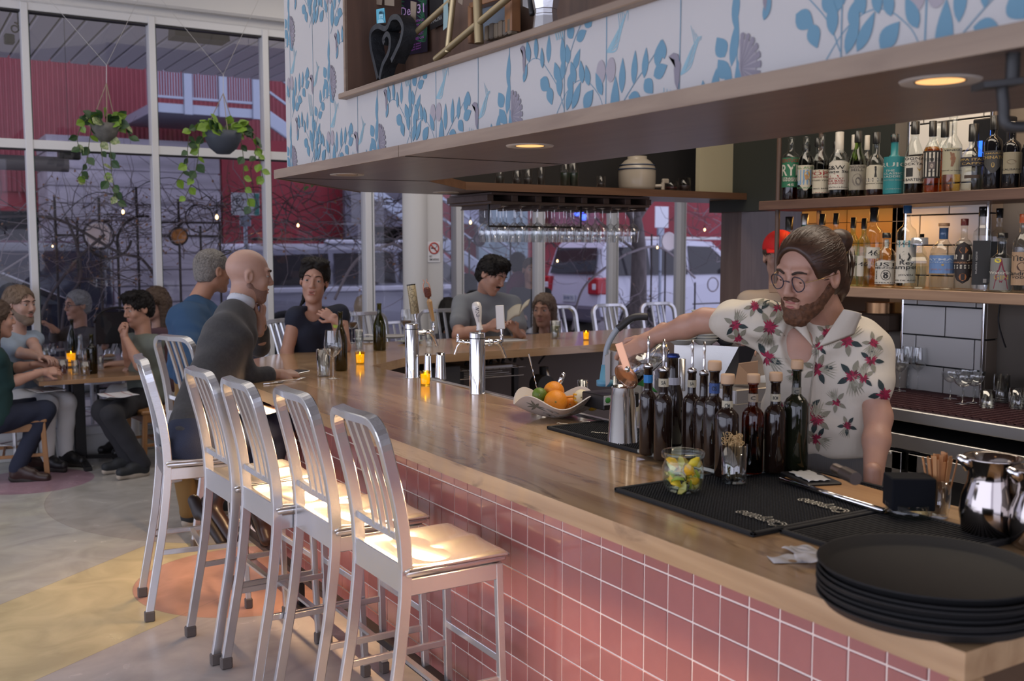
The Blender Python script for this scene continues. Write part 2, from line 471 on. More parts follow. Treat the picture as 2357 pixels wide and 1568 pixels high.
# no-smoking sign on the pier
sg=empty('no_smoking_sign',(4.66,9.095,1.735),0,'small square NO SMOKING sign with red barred circle on the white column','sign')
mb=MB();mb.box((-.068,-.003,-.10),(.068,0,.10),mat('sign_white',(.75,.75,.75),.5));mb.build('plate',sg)
mb=MB();red=mat('sign_red',(.45,.04,.02),.5)
mb.tube([(.052*math.cos(a),-.005,.035+.052*math.sin(a))for a in[2*PI*i/28 for i in range(28)]],.007,red,6,closed=True)
mb.tube([(-.037,-.006,.072),(.037,-.006,-.002)],.006,red,6);mb.build('barred_circle',sg)
mb=MB();mb.box((-.032,-.0045,.03),(.02,-.0032,.042),M_black);mb.tube([(.022,-.004,.045),(.032,-.004,.052),(.026,-.004,.06)],.003,M_black,5);mb.build('cigarette',sg)
mb=MB();fn=lambda u,v:Vector((u,-.0045,v));put_text(mb,'NO',fn,.03,.022,M_black,-.038,-.046);mb.build('word_no',sg);mb=MB();put_text(mb,'SMOKING',fn,.105,.022,M_black,0,-.076);mb.build('lettering',sg)
# ---- other walls (outside the frame; tall street windows on the left and behind)
def glazed_wall(name,wname,horizontal,fixed,a0,a1):
 mb=MB()
 def bx(lo,hi,z0,z1):
  if horizontal:mb.box((lo,fixed-.08,z0),(hi,fixed+.08,z1),M_wall)
  else:mb.box((fixed-.08,lo,z0),(fixed+.08,hi,z1),M_wall)
 bx(a0,a1,0,.25);bx(a0,a1,3.76,4.25)
 o=struct(mb.build(name))
 mb=MB();n=int((a1-a0)/1.0)
 for i in range(n+1):
  p=a0+(a1-a0)*i/n
  if horizontal:mb.box((p-.04,fixed-.05,.25),(p+.04,fixed+.05,3.76),white_frame)
  else:mb.box((fixed-.05,p-.04,.25),(fixed+.05,p+.04,3.76),white_frame)
 struct(mb.build(wname))
glazed_wall('wall_left','window_2',False,-6.0,-5,YF)
glazed_wall('wall_back','window_3',True,-5.0,-6,3.0)
mb=MB();mb.box((3.0,-5.08,0),(9.6,-4.92,4.25),M_wall);struct(mb.build('wall_back_kitchen'))
M_kwall=mat('kitchen_wall',(0.20,0.17,0.14),0.7)
mb=MB();mb.box((9.5,3.9,0),(9.6,YF,4.25),M_wall);struct(mb.build('wall_right'))
# ---- back-bar wall at x = 5.0: dark above the shelves, amber lit wall behind lower shelf, tiled pillar
mb=MB()
mb.box((5.00,-5,0),(5.15,3.95,4.25),M_kwall)
mb.box((5.00,3.95,2.02),(5.15,5.5,4.25),mat('dark_green_wall',(0.022,0.026,0.022),.6))
struct(mb.build('wall_back_bar'))
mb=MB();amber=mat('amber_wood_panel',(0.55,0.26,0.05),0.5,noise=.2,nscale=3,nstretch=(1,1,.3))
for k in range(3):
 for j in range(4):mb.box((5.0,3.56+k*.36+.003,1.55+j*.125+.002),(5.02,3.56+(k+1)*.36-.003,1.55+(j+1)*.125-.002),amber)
mb.box((5.02,3.5,0),(5.06,4.66,2.02),mat('amber_base',(0.03,0.018,0.01),.7))
t_=struct(mb.build('wall_amber_panel'))
# tiled pillar (white large tiles with dark joints and chrome corner trim)
pil=empty('wall_pillar',(4.90,0,0));struct(pil)
PY0,PY1=PX(2268,690,4.9).y,PX(2081,690,4.9).y
mb=MB();mb.box((0,PY0,.9),(.4,PY1,3.4),mat('dark_grout',(.02,.02,.022),.8));mb.build('core',pil)
TW,TH=0.36,0.165
white_tile=mat('white_glazed_tile',(0.78,0.76,0.73),0.12,rand=.04)
zrow=.965;r_=0
while zrow<3.3:
 off=(r_%2)*TW*.5-.13
 y=PY0-TW+off
 while y<PY1:
  a,b_=max(y,PY0),min(y+TW-.008,PY1)
  if b_-a>.02:
   mb=MB();mb.rbox((-.012,a,zrow),(0,b_,zrow+TH-.008),.002,white_tile);mb.build('tile',pil)
  y+=TW
 zrow+=TH;r_+=1
for y in(PY0,PY1):
 mb=MB();mb.cyl((-.008,y,.96),(-.008,y,3.4),.009,M_chrome,8);mb.build('corner_trim',pil)
zrow=.965;r_=0
beige_tile=mat('beige_tile',(0.34,0.27,0.21),0.2)
while zrow<3.3:
 for x0,x1 in((0.005,.19),(.197,.395)):
  mb=MB();mb.rbox((x0,PY0-.012,zrow),(x1,PY0,zrow+TH*2-.008),.002,beige_tile);mb.build('side_tile',pil)
 zrow+=2*TH
# ---- wood column and cream panel at the end of the shelves
M_walnut=woodmat('brown_veneer',(0.115,0.075,0.058),(0.085,0.052,0.04),0.45,2,4)
mb=MB();mb.box((5.07,5.25,0),(5.66,5.45,2.09),M_walnut);struct(mb.build('wall_column_wood'))
mb=MB();mb.box((4.70,5.27,2.15),(5.14,5.31,3.6),mat('cream_panel',(0.42,0.38,0.26),.6));mb.box((5.14,5.25,2.12),(5.19,5.31,3.6),M_black)
mb.box((5.19,5.31,2.12),(5.6,5.36,3.6),mat('grey_green_panel',(.10,.095,.085),.7));struct(mb.build('wall_cream'))
# ---- soffit ring over the bar
M_soff=woodmat('soffit_veneer',(0.15,0.105,0.09),(0.105,0.072,0.062),0.32,1,3,rand=.0)
M_trimwood=woodmat('trim_oak',(0.30,0.22,0.155),(0.22,0.155,0.11),0.45,1,5)
out_p=[(1.60,-1.2),(1.60,4.75),(2.42,5.66),(5.3,5.74)]
in_p=[(2.315,-1.2),(2.315,4.56),(2.80,5.08),(5.3,5.14)]
ring=out_p+in_p[::-1]
mb=MB()
for i in range(3):
 q=[out_p[i],out_p[i+1],in_p[i+1],in_p[i]]
 mb.prism(q,2.10,2.135,M_soff)
struct(mb.build('ceiling_soffit'))
def edge_strip(a,b,off,z0,z1,m,name,y_end=None):
 a,b=Vector((*a,0)),Vector((*b,0));d=(b-a).normalized();n=Vector((-d.y,d.x,0))*off
 p=[(a.x,a.y),(b.x,b.y),(b.x+n.x,b.y+n.y),(a.x+n.x,a.y+n.y)]
 mb=MB();mb.prism(p,z0,z1,m);return struct(mb.build(name))
edge_strip((1.60,-1.2),(1.60,3.38),.006,2.096,2.137,M_trimwood,'trim_1')
edge_strip((1.60,3.384),(1.60,4.755),.006,2.096,2.137,M_trimwood,'trim_2')
edge_strip((1.60,4.75),(2.42,5.66),.006,2.096,2.137,M_trimwood,'trim_3')
M_inner=woodmat('inner_edge_wood',(0.13,0.065,0.035),(0.09,0.042,0.022),.5,0,4)
edge_strip((2.315,4.56),(2.80,5.08),-.006,2.096,2.14,M_inner,'trim_4')
edge_strip((2.80,5.08),(5.1,5.14),-.006,2.096,2.14,M_inner,'trim_5')
# wallpapered fascia above the ring
M_paper=mat('wallpaper_ground',(0.50,0.485,0.475),0.6)
FX=1.64
NY1,NZ0=PX(801,216,FX).y,PX(801,216,FX).z
NY0=-1.0;NZ1=3.3
mb=MB()
mb.box((FX,-1.2,2.135),(FX+.03,4.70,NZ0-.02),M_paper)
mb.box((FX,NY1+.015,NZ0-.02),(FX+.03,4.70,4.25),M_paper)
mb.box((FX,-1.2,NZ1),(FX+.03,NY1+.015,4.25),M_paper)
mb.prism([(FX,4.70),(FX+.03,4.70),(2.44,5.58),(2.40,5.60)],2.135,4.25,M_paper)
fascia=struct(mb.build('wall_fascia'))
# niche lining
M_niche=woodmat('niche_walnut',(0.15,0.085,0.055),(0.10,0.058,0.04),0.5,2,3)
mb=MB();ND=.26
mb.box((FX+ND,NY0,NZ0),(FX+ND+.02,NY1,NZ1),M_niche)
mb.box((FX,NY1,NZ0),(FX+ND+.02,NY1+.015,NZ1),M_niche)
mb.box((FX,NY0,NZ1),(FX+ND,NY1,NZ1+.02),M_niche)
struct(mb.build('wall_niche'))
mb=MB();mb.rbox((FX-.035,NY0,NZ0-.022),(FX+ND,NY1+.02,NZ0),.003,M_trimwood);mb.box((FX-.01,NY1,NZ0),(FX+.0,NY1+.018,NZ1),M_trimwood)
struct(mb.build('trim_6'))
# back side of the fascia box, facing the bar
mb=MB();mb.box((2.28,-1.2,2.136),(2.30,4.5,4.25),M_dark);mb.box((2.38,5.66,2.136),(5.3,5.70,4.25),M_dark)
struct(mb.build('wall_fascia_inner'))
# ---- printed pattern on the wallpaper (flat print, 0.4 mm)
def leaf2(u,v,ang,L,W,n=7):
 """outline of a pointed leaf with its base at u, v"""
 c,s=math.cos(ang),math.sin(ang);pts=[]
 for i in range(n+1):
  t=i/n;w=W*.5*math.sin(PI*t**.8);pts.append((L*t,w))
 for i in range(n-1,0,-1):
  t=i/n;w=W*.5*math.sin(PI*t**.8);pts.append((L*t,-w))
 return[(u+x*c-y*s,v+x*s+y*c)for x,y in pts]
def strip2(pts,w0,w1):
 out_a,out_b=[],[]
 for i,p in enumerate(pts):
  a,b=pts[max(i-1,0)],pts[min(i+1,len(pts)-1)]
  d=Vector((b[0]-a[0],b[1]-a[1])).normalized();t=i/(len(pts)-1);w=(w0+(w1-w0)*t)/2
  out_a.append((p[0]-d.y*w,p[1]+d.x*w));out_b.append((p[0]+d.y*w,p[1]-d.x*w))
 return[[out_a[i],out_b[i],out_b[i+1],out_a[i+1]]for i in range(len(pts)-1)]
def cur(pts,n=5):return[(p.x,p.y)for p in catmull([(a,b,0)for a,b in pts],n)]
D=math.radians
unit=[]
UN=[0]
def LF(cx,cy,ang,L,W,k='b'):
 UN[0]+=1;a=D(ang);unit.append((leaf2(cx-math.cos(a)*L/2,cy-math.sin(a)*L/2,a,L,W*1.25),k,UN[0]))
def ST(pts,w0=.003,w1=.003,k='s'):
 UN[0]+=1
 for q in strip2(cur(pts),w0,w1):unit.append((q,k,UN[0]))
ST([(0,-.291),(.001,-.15),(0,0),(-.001,.15),(0,.291)],.004,.004)
for c in((-.008,.05,80,.11,.022),(.006,-.03,95,.08,.02),(-.006,.13,85,.10,.02)):LF(*c)
for c in((-.052,.045,120,.055,.034),(-.045,-.004,125,.055,.032),(.027,-.075,-60,.046,.034),(-.027,-.036,80,.07,.022),(-.068,-.032,85,.065,.022),(-.108,-.05,95,.06,.022),(-.083,-.092,130,.05,.030),(-.112,-.126,20,.05,.026),(-.165,-.105,115,.05,.028),(-.178,-.165,100,.055,.024),(-.134,-.188,60,.065,.022),(-.20,-.20,80,.07,.022),(-.16,-.235,60,.06,.024)):LF(*c)
ST([(0,-.058),(-.05,-.062),(-.10,-.085),(-.15,-.14),(-.19,-.22)],.002,.003)
for c in((.04,-.312,88,.115,.030),(.07,-.258,88,.09,.022),(.120,-.245,86,.085,.020),(.163,-.24,84,.075,.020),(.215,-.225,75,.065,.026),(.232,-.218,100,.05,.018),(.222,-.268,20,.055,.03),(.178,-.300,-50,.05,.03),(.125,-.325,-20,.058,.032),(.09,-.35,10,.06,.032)):LF(*c)
ST([(.02,-.39),(.06,-.34),(.12,-.285),(.18,-.24),(.23,-.20)],.003,.002)
ST([(.292,-.45),(.292,-.30),(.294,-.15),(.292,0),(.292,.131)],.003,.003)
for c in((.285,.135,95,.085,.022),(.255,.085,110,.06,.026),(.196,.058,-35,.06,.034),(.222,.022,-70,.055,.028),(.268,.052,95,.075,.024),(.335,.073,110,.065,.022),(.375,.068,100,.065,.020),(.402,.055,105,.06,.020),(.455,.025,115,.07,.022),(.32,.012,70,.085,.024),(.352,.008,60,.08,.024),(.408,-.008,45,.06,.034),
(.09,.105,70,.055,.018),(.105,.165,100,.065,.022),(.148,.17,92,.07,.018),(.18,.135,95,.06,.016),(.213,.155,88,.08,.02)):LF(*c)
ST([(.09,.125),(.13,.14),(.17,.13),(.22,.085),(.26,.04),(.29,-.02)],.002,.003)
ST([(.255,-.03),(.30,.02),(.35,.045),(.40,.04),(.45,.0),(.47,-.03)],.003,.002)
for k in range(6):
 a=k/5;ST([(.004,-.188),(.045+.02*a,-.188+.012*k),(.055+.035*a,-.13+.006*k),(.04+.05*a,-.065-.012*k)],.006,.0015,'c')
for k in range(5):
 a=k/4;ST([(.296,-.288),(.33+.01*a,-.275+.012*k),(.345+.02*a,-.235+.006*k),(.33+.035*a,-.18-.01*k)],.005,.0015,'c')
for k in range(4):ST([(.235+.012*k,-.31-.004*k),(.237+.012*k,-.36),(.255+.01*k,-.41)],.002,.005,'c')
# scallop shell
def fan(cx,cy,r,a0,a1,n,k,squash=1.0):
 for i in range(n):
  t0=a0+(a1-a0)*i/n;t1=a0+(a1-a0)*(i+.74)/n
  unit.append(([(cx,cy),(cx+r*math.cos(t0)*squash,cy+r*math.sin(t0)),(cx+r*1.04*math.cos((t0+t1)/2)*squash,cy+r*1.04*math.sin((t0+t1)/2)),(cx+r*math.cos(t1)*squash,cy+r*math.sin(t1))],k,90))
fan(.012,-.012,.075,D(-72),D(95),10,'g',.82)
unit.append(([(.012+.05*math.cos(t),-.008+.06*math.sin(t))for t in[D(-70)+D(165)*i/10 for i in range(11)]]+[(.008,-.01)],'p',91))
for s in(-1,1):
 unit.append(([(0,-.237)]+[(s*(.022+.02*math.cos(t)),-.237+.032*math.sin(t))for t in[D(-150)+D(300)*i/12 for i in range(13)]],'p',92))
def bird(cx,cy,s,k):
 unit.append(([(cx-.030*s,cy+.036),(cx-.012*s,cy+.042),(cx+.004*s,cy+.036),(cx+.014*s,cy+.01),(cx+.010*s,cy-.03),(cx+.004*s,cy-.048),(cx-.006*s,cy-.03),(cx-.010*s,cy),(cx-.008*s,cy+.025)],k,93))
bird(.283,-.275,1,'g');bird(.082,.145,.7,'g')
PC={'b':mat('print_blue',(0.125,0.265,0.36),.6),'s':mat('print_stem',(0.14,0.27,0.36),.6),'c':mat('print_cyan',(0.25,0.42,0.49),.6),'g':mat('print_grey',(0.23,0.21,0.25),.6),'p':mat('print_lilac',(0.35,0.32,0.35),.6)}
YS,ZS=3.662,2.178
mb=MB()
def keep_rects(poly):
 rects=[(-1.2,4.69,2.137,NZ0-.022),(NY1+.02,4.69,NZ0-.022,4.1)]
 for(a,b,c,d)in rects:
  p=clip_poly(poly,1,0,b);p=clip_poly(p,-1,0,-a)if p else p
  p=clip_poly(p,0,1,d)if p else p;p=clip_poly(p,0,-1,-c)if p else p
  if len(p)>2:yield p
lay={'p':.0004,'c':.0005,'s':.0006,'b':.0007,'g':.0009}
for i in range(-3,11):
 for j in range(-2,5):
  oy=YS-.485*i;oz=ZS+.582*j+(.291 if i%2 else 0)
  if oz>3.4:continue
  for poly,k,un in unit:
   P=[(oy-u,oz+v)for u,v in poly]
   if min(p[0]for p in P)>4.7 or max(p[0]for p in P)<-.2 or min(p[1]for p in P)>3.2 or max(p[1]for p in P)<2.13:continue
   for q in keep_rects(P):
    n=len(q);cx=FX-lay[k]-(un%47)*.00003
    c=(sum(p[0]for p in q)/n,sum(p[1]for p in q)/n)
    if k in('s','c'):mb.add([(cx,a,b)for a,b in q],[tuple(range(n))],PC[k])
    else:mb.add([(cx,a,b)for a,b in q]+[(cx,*c)],[(t,(t+1)%n,n)for t in range(n)],PC[k])
stuff(mb.build('leaf_print',fascia))
# ---- recessed downlights in the soffit
for(x,y)in DOWNLIGHTS:
 r=empty('recessed_downlight',(x,y,2.10),0,None,'light','round downlights in the soffit')
 mb=MB();mb.lathe([(.048,-.001),(.075,-.004),(.078,0)],mat('light_trim',(.5,.48,.45),.4),28);mb.build('trim_ring',r)
 mb=MB();mb.lathe([(.049,-.002),(.047,.0)],M_black,28);mb.lathe([(0,-.0015),(.046,-.0015)],(mat('lamp_lens',(.9,.6,.3),.4,emit=(1,.50,.17),emit_s=1.25)if y<4 else mat('lamp_lens_darkened',(.12,.09,.07),.4,emit=(1,.5,.2),emit_s=.06)),28);mb.build('lamp',r)  # far lenses coloured dark for the recess hiding their glow at grazing angles
 lab={(1.80,1.32):'glowing round downlight nearest the viewer under the soffit',(1.80,2.83):'glowing round downlight in the middle of the soffit above the stools',(1.80,4.36):'round downlight at the far left corner of the soffit',(2.86,5.42):'small round downlight beyond the corner, above the beer taps'}.get((x,y),'round downlight over the far end of the bar ring' if y>5 else 'round downlight in the soffit behind the viewer')
 r['label']=lab
# sheet joints of the soffit veneer
for a,b in(((1.61,4.745),(2.33,4.56)),((1.62,3.38),(2.31,3.38)),((1.61,1.0),(2.31,1.0))):
 edge_strip(a,b,.0025,2.0985,2.1,M_dark,'trim_7')
# ================================================================== BAR
CT=1.067;TK=0.055
bar=empty('bar_counter',(0,0,0),0,'long honey-coloured plank bar top bending round the corner behind the stools','counter')
M_plank=woodmat('bar_plank',(0.56,0.37,0.20),(0.37,0.22,0.11),0.17,1,1.7,rand=.10,knots=.75,coat=.4)
M_plankx=woodmat('bar_plank_far',(0.54,0.36,0.20),(0.38,0.23,0.12),0.17,0,1.7,rand=.10,knots=.5,coat=.4)
OUT=[(1.58,1.066),(1.58,6.03),(2.70,7.06),(5.95,7.11)]
INN=[(2.475,1.066),(2.475,5.66),(2.93,6.03),(5.95,6.10)]
def seg_poly(i):return[OUT[i],OUT[i+1],INN[i+1],INN[i]]
def slices(poly,axis,w,m,off=0.0):
 lo=min(p[axis]for p in poly);hi=max(p[axis]for p in poly);x=lo-off
 while x<hi-1e-4:
  a,b=x,min(x+w,hi+.01)
  n=[0,0];n[axis]=1
  q=clip_poly(poly,n[0],n[1],b-.0004);q=clip_poly(q,-n[0],-n[1],-a-.0004)if q else q
  if len(q)>2:
   mb=MB();mb.prism(q,CT-TK,CT-random.random()*.0003,m);mb.build('plank',bar)
  x+=w
slices(seg_poly(0),0,.128,M_plank)
slices(seg_poly(2),1,.17,M_plankx)
q=seg_poly(1)
dx,dy=OUT[2][0]-OUT[1][0],OUT[2][1]-OUT[1][1];l=math.hypot(dx,dy);nx,ny=-dy/l,dx/l
c0=nx*OUT[1][0]+ny*OUT[1][1]
for k in range(7):
 p=clip_poly(q,nx,ny,c0-.15*k+.0);p=clip_poly(p,-nx,-ny,-(c0-.15*(k+1)))if p else p
 if len(p)>2:
  mb=MB();mb.prism(p,CT-TK,CT-random.random()*.0003,M_plankx);mb.build('plank',bar)
# end panel under the near end
mb=MB();mb.rbox((1.58,1.066-.001,.0),(1.64,1.10,CT-TK-.001),.004,M_plank);mb.box((1.64,1.075,0),(2.46,1.10,CT-TK-.001),mat('dark_end_panel',(.10,.055,.03),.5));mb.build('end_panel',bar)
# tiled front
TXF=1.8289;TP=0.1046;GY=3.826;Z1=EYE-.8017
M_grout=mat('pale_grout',(0.88,0.77,0.71),0.8)
front=empty('wall_bar_front',(TXF,0,0));struct(front)
mb=MB();mb.box((0,1.10,.069),(.05,6.02,CT-TK),M_grout)
mb.prism([(0,6.02),(.05,6.02),(1.07,6.93),(1.02,6.97)],.069,CT-TK,M_grout)
mb.prism([(1.02,6.97),(1.07,6.90),(3.5,6.95),(3.5,7.0)],.069,CT-TK,M_grout)
mb.build('grout_bed',front)
M_tile=mat('rose_tile',(0.40,0.155,0.145),0.14,noise=.16,nscale=5,rand=.10,coat=.3)
g=.0055;tmeshes={}
def tile_mesh(h):
 k=round(h,4)
 if k not in tmeshes:
  mb=MB();mb.rbox((-.003,g/2,0),(.001,TP-g/2,h),.0012,M_tile);tmeshes[k]=mb.mesh('tile')
 return tmeshes[k]
allt=[]
cmin=math.ceil((1.10-GY)/TP);cmax=int((6.0-GY)/TP)
for c in range(cmin,cmax):
 y=GY+c*TP
 for r in range(-1,9):
  ztop=Z1-TP*r-g/2;zbot=Z1-TP*(r+1)+g/2
  ztop=min(ztop,CT-TK-.002);zbot=max(zbot,.070)
  if ztop-zbot>.02:allt.append((y,zbot,ztop-zbot))
allt.sort(key=lambda t:t[0])
rest=MB()
for i,(y,z,h)in enumerate(allt):
 if i<300:
  o=bpy.data.objects.new('tile',tile_mesh(h));COL.objects.link(o);o.parent=front
  o.location=(random.uniform(-.0006,.0006),y,z);o.rotation_euler=(0,random.uniform(-.004,.004),random.uniform(-.004,.004))
 else:rest.rbox((-.003,y+g/2,z),(.001,y+TP-g/2,z+h),.0014,M_tile)
stuff(rest.build('far_tiles',front))
mb=MB();mb.box((.03,1.10,0),(.06,6.0,.0685),M_black);mb.build('toe_kick',front)
# dark inner carcass of the bar and its inside panels (seen under the far counter)
M_taupe=mat('taupe_panel',(0.17,0.14,0.125),0.65)
mb=MB();mb.box((1.90,1.12,0),(1.95,5.9,CT-TK-.002),M_dark);mb.prism([(2.93,6.72),(5.3,6.76),(5.3,6.80),(2.93,6.76)],0,CT-TK-.002,M_taupe)
mb.prism([(1.95,5.9),(2.0,5.86),(2.96,6.72),(2.93,6.76)],0,CT-TK-.002,M_taupe)
struct(mb.build('wall_bar_inner'))
# footrail
fr=empty('foot_rail',(1.72,0,0),0,'black steel foot rail along the base of the pink tiled bar','rail')
mb=MB();mb.bar([(-.02,1.3,.16),(-.02,5.75,.16)],.05,.035,M_black);mb.build('rail',fr)
for y in(1.9,3.3,4.78,5.7):
 mb=MB();mb.bar([(-.02,y,.15),(-.02,y,.008)],.03,.012,M_black,up=(0,1,0));mb.rbox((-.06,y-.05,0),(.03,y+.05,.008),.002,M_black);mb.build('support',fr)
 if y>5:mb=MB();mb.bar([(-.02,y,.16),(.085,y,.40)],.02,.03,mat('dark_brown_steel',(.05,.03,.022),.4));mb.build('brace',fr)
# drip rail in metal along the inner edge of the near counter
mb=MB();mb.rbox((2.477,3.0,CT-.035),(2.56,5.15,CT-.008),.004,M_steel);mb.rbox((2.477,3.0,CT-.008),(2.487,5.15,CT+.006),.002,M_steel)
tag(mb.build('drip_rail'),'narrow steel drip rail along the inner edge of the bar top','rail')
# ---- bar stools
M_alu=mat('brushed_aluminium',(0.66,0.665,0.68),0.27,0.85,bump=.03,bscale=90)
M_alus=mat('seat_aluminium',(0.66,0.65,0.64),0.20,0.9)
M_foot=mat('worn_rubber_foot',(0.12,0.10,0.09),0.7)
def make_stool():
 root=empty('bar_stool')
 HW=.187
 def rear(s):return[(0,s*(HW+.004),.04),(.036,s*HW,.236),(.066,s*HW,.40),(.082,s*HW,.514),(.098,s*HW,.66),(.102,s*HW,.76)]
 for s in(-1,1):
  mb=MB();mb.bar(catmull(rear(s),3),.021,.038,M_alu,up=(1,0,0));o=mb.build('leg',root)
  mb=MB();mb.rbox((-.024,s*(HW+.004)-.016,0),(.024,s*(HW+.004)+.016,.05),.005,M_foot);mb.build('rubber_foot',o)
  mb=MB();mb.bar(catmull([(.462,s*(HW+.014),.04),(.452,s*(HW+.008),.30),(.442,s*HW,.725)],3),.022,.026,M_alu,up=(1,0,0));o=mb.build('leg',root)
  mb=MB();mb.rbox((.444,s*(HW+.014)-.017,0),(.480,s*(HW+.014)+.017,.05),.005,M_foot);mb.build('rubber_foot',o)
 side=[(.102,HW,.76),(.096,HW,.86),(.078,HW,.98),(.050,HW,1.10),(.034,HW,1.165)]
 top=[(.024,HW-.012,1.205),(.017,HW-.045,1.232),(.010,HW-.09,1.238),(.002,0,1.238)]
 path=side+top+[(x,-y,z)for x,y,z in reversed(side+top[:-1])]
 mb=MB();mb.bar(catmull(path,3),.030,.040,M_alu,up=(1,0,.2));mb.build('back_frame',root)
 for y in(-.062,0,.062):
  mb=MB();mb.bar(catmull([(.112,y,.848),(.094,y,.96),(.062,y,1.08),(.014,y,1.225)],3),.020,.016,M_alu,up=(1,0,.2));mb.build('slat',root)
 mb=MB();mb.bar(catmull([(.098,-HW,.862),(.116,-.1,.845),(.12,0,.842),(.116,.1,.845),(.098,HW,.862)],4),.022,.026,M_alu,up=(0,0,1));mb.build('lower_rail',root)
 mb=MB();z0,z1=.672,.728
 for s in(-1,1):mb.rbox((.09,s*HW-.010,z0),(.45,s*HW+.010,z1),.003,M_alu)
 mb.rbox((.085,-HW,z0+.01),(.105,HW,z1+.05),.003,M_alu);mb.rbox((.435,-HW,z0),(.455,HW,z1),.003,M_alu)
 mb.build('seat_frame',root)
 def fn(u,v):
  x=.095+.375*u;w=.205+.010*u;y=(v-.5)*2*w
  a=(v-.5)*2;e=max(0,abs(a)-.86)/.14;f=max(0,abs(u-.5)*2-.90)/.10
  d=-.020*math.exp(-((u-.40)/.30)**2)*(1-.25*math.exp(-(a/.16)**2)*(u>.3)*min(1,(u-.3)/.3))*max(0,1-abs(a)**4)
  d+=.006*math.exp(-(a/.14)**2)*max(0,(u-.45))*1.6
  d-=.006*(e**2+f**2)
  return(x,y,.772+d)
 mb=MB();mb.grid(fn,26,28,M_alus,thick=.012);
 mb.rbox((.098,-.203,.732),(.468,.203,.758),.010,M_alus,2)
 mb.build('seat',root)
 for z,x0,x1,nm in((.315,.052,.452,'side_stretcher'),(.315,.052,.452,'side_stretcher')):
  pass
 for s in(-1,1):
  mb=MB();mb.bar([(.055,s*HW,.325),(.452,s*(HW+.006),.325)],.013,.024,M_alu);mb.build('stretcher',root)
 mb=MB();mb.bar([(.25,-HW,.325),(.25,HW,.325)],.024,.013,M_alu);mb.build('stretcher',root)
 mb=MB();mb.bar([(.455,-HW-.004,.39),(.455,HW+.004,.39)],.013,.026,M_alu);mb.build('footrest',root)
 return root
stool=make_stool()
tag(stool,'brushed aluminium bar stool nearest the viewer with warm light on its seat','stool','aluminium stools along the near side of the bar')
stool.location=(1.262,3.06,0)
G1='aluminium stools along the near side of the bar'
clone(stool,(1.25,3.62,0),.0,'brushed aluminium bar stool second from the viewer','stool',G1)
clone(stool,(1.165,4.02,0),.02,'brushed aluminium bar stool, middle one of the near row, third from the viewer','stool',G1)
clone(stool,(1.130,4.465,0),.03,'brushed aluminium bar stool standing just nearer than the bald man','stool',G1)
clone(stool,(1.030,5.14,0),-.12,'brushed aluminium bar stool carrying the bald man in the charcoal sweater','stool',G1)
G2='aluminium stools on the far side of the bar'
def far_stool(px,py,y,rz,lab,g=G2):
 p=PY(px,py,y);clone(stool,(p.x,y,0),rz,lab,'stool',g)
far_stool(1280,708,7.70,-PI/2,'pale metal stool back behind the glass of cloudy lemonade')
far_stool(1398,708,7.70,-PI/2,'pale metal stool back in the middle of the far counter')
far_stool(1510,703,7.70,-PI/2-.1,'pale metal stool back nearest the bartender, rightmost behind the far counter')
far_stool(1005,716,7.80,-PI/2-.05,'pale metal stool back behind the left beer tap')
far_stool(836,726,7.75,-PI/2+.1,'pale metal stool back between the woman in navy and the green wine bottle')
far_stool(632,745,7.30,-PI/2+.6,'metal stool back with slats between the bald man and the woman in navy')
far_stool(392,770,6.25,0.35,'metal stool back just behind the bald man at his left')
# ================================================================== OUTSIDE
GZ=0.0
M_conc=mat('board_formed_concrete',(0.36,0.33,0.37),0.85,noise=.35,nscale=2.2,nstretch=(.35,1,2.2),bump=.4,bscale=9)
M_corr=mat('red_corrugated',(0.27,0.05,0.062),0.45,noise=.15,nscale=1.2)
M_redp=mat('red_wall',(0.30,0.022,0.035),0.6,noise=.3,nscale=.8)
M_dkwin=mat('dark_shopfront',(0.018,0.018,0.022),0.12)
M_asph=mat('asphalt',(0.20,0.195,0.21),0.8,noise=.25,nscale=3)
M_pave=mat('patio_paving',(0.45,0.43,0.43),0.8,noise=.2,nscale=4)
M_galv=mat('galvanised_steel',(0.36,0.40,0.48),0.45,.4)
mb=MB();mb.box((-25,YF+.08,-.12),(40,12.9,-.02),M_pave);struct(mb.build('ground_patio'))
mb=MB();mb.box((-40,12.9,-.25),(60,45,-.14),M_asph);struct(mb.build('ground_street'))
# canopy soffit of ribbed planks over the patio
can=empty('ceiling_canopy',(0,0,0));struct(can)
M_can=mat('canopy_plank',(0.85,0.83,0.88),0.5,rand=.04)
CZ=4.25
for k in range(62):
 x0=-3.6+k*.245
 mb=MB();mb.rbox((x0,YF+.12,CZ),(x0+.222,YF+.12+33*.17,CZ+.04),.012,M_can);mb.build('plank',can)
mb=MB();mb.box((-9,YF+.1,CZ+.04),(11.5,YF+.12+33*.17,CZ+.2),M_black);mb.build('deck',can)
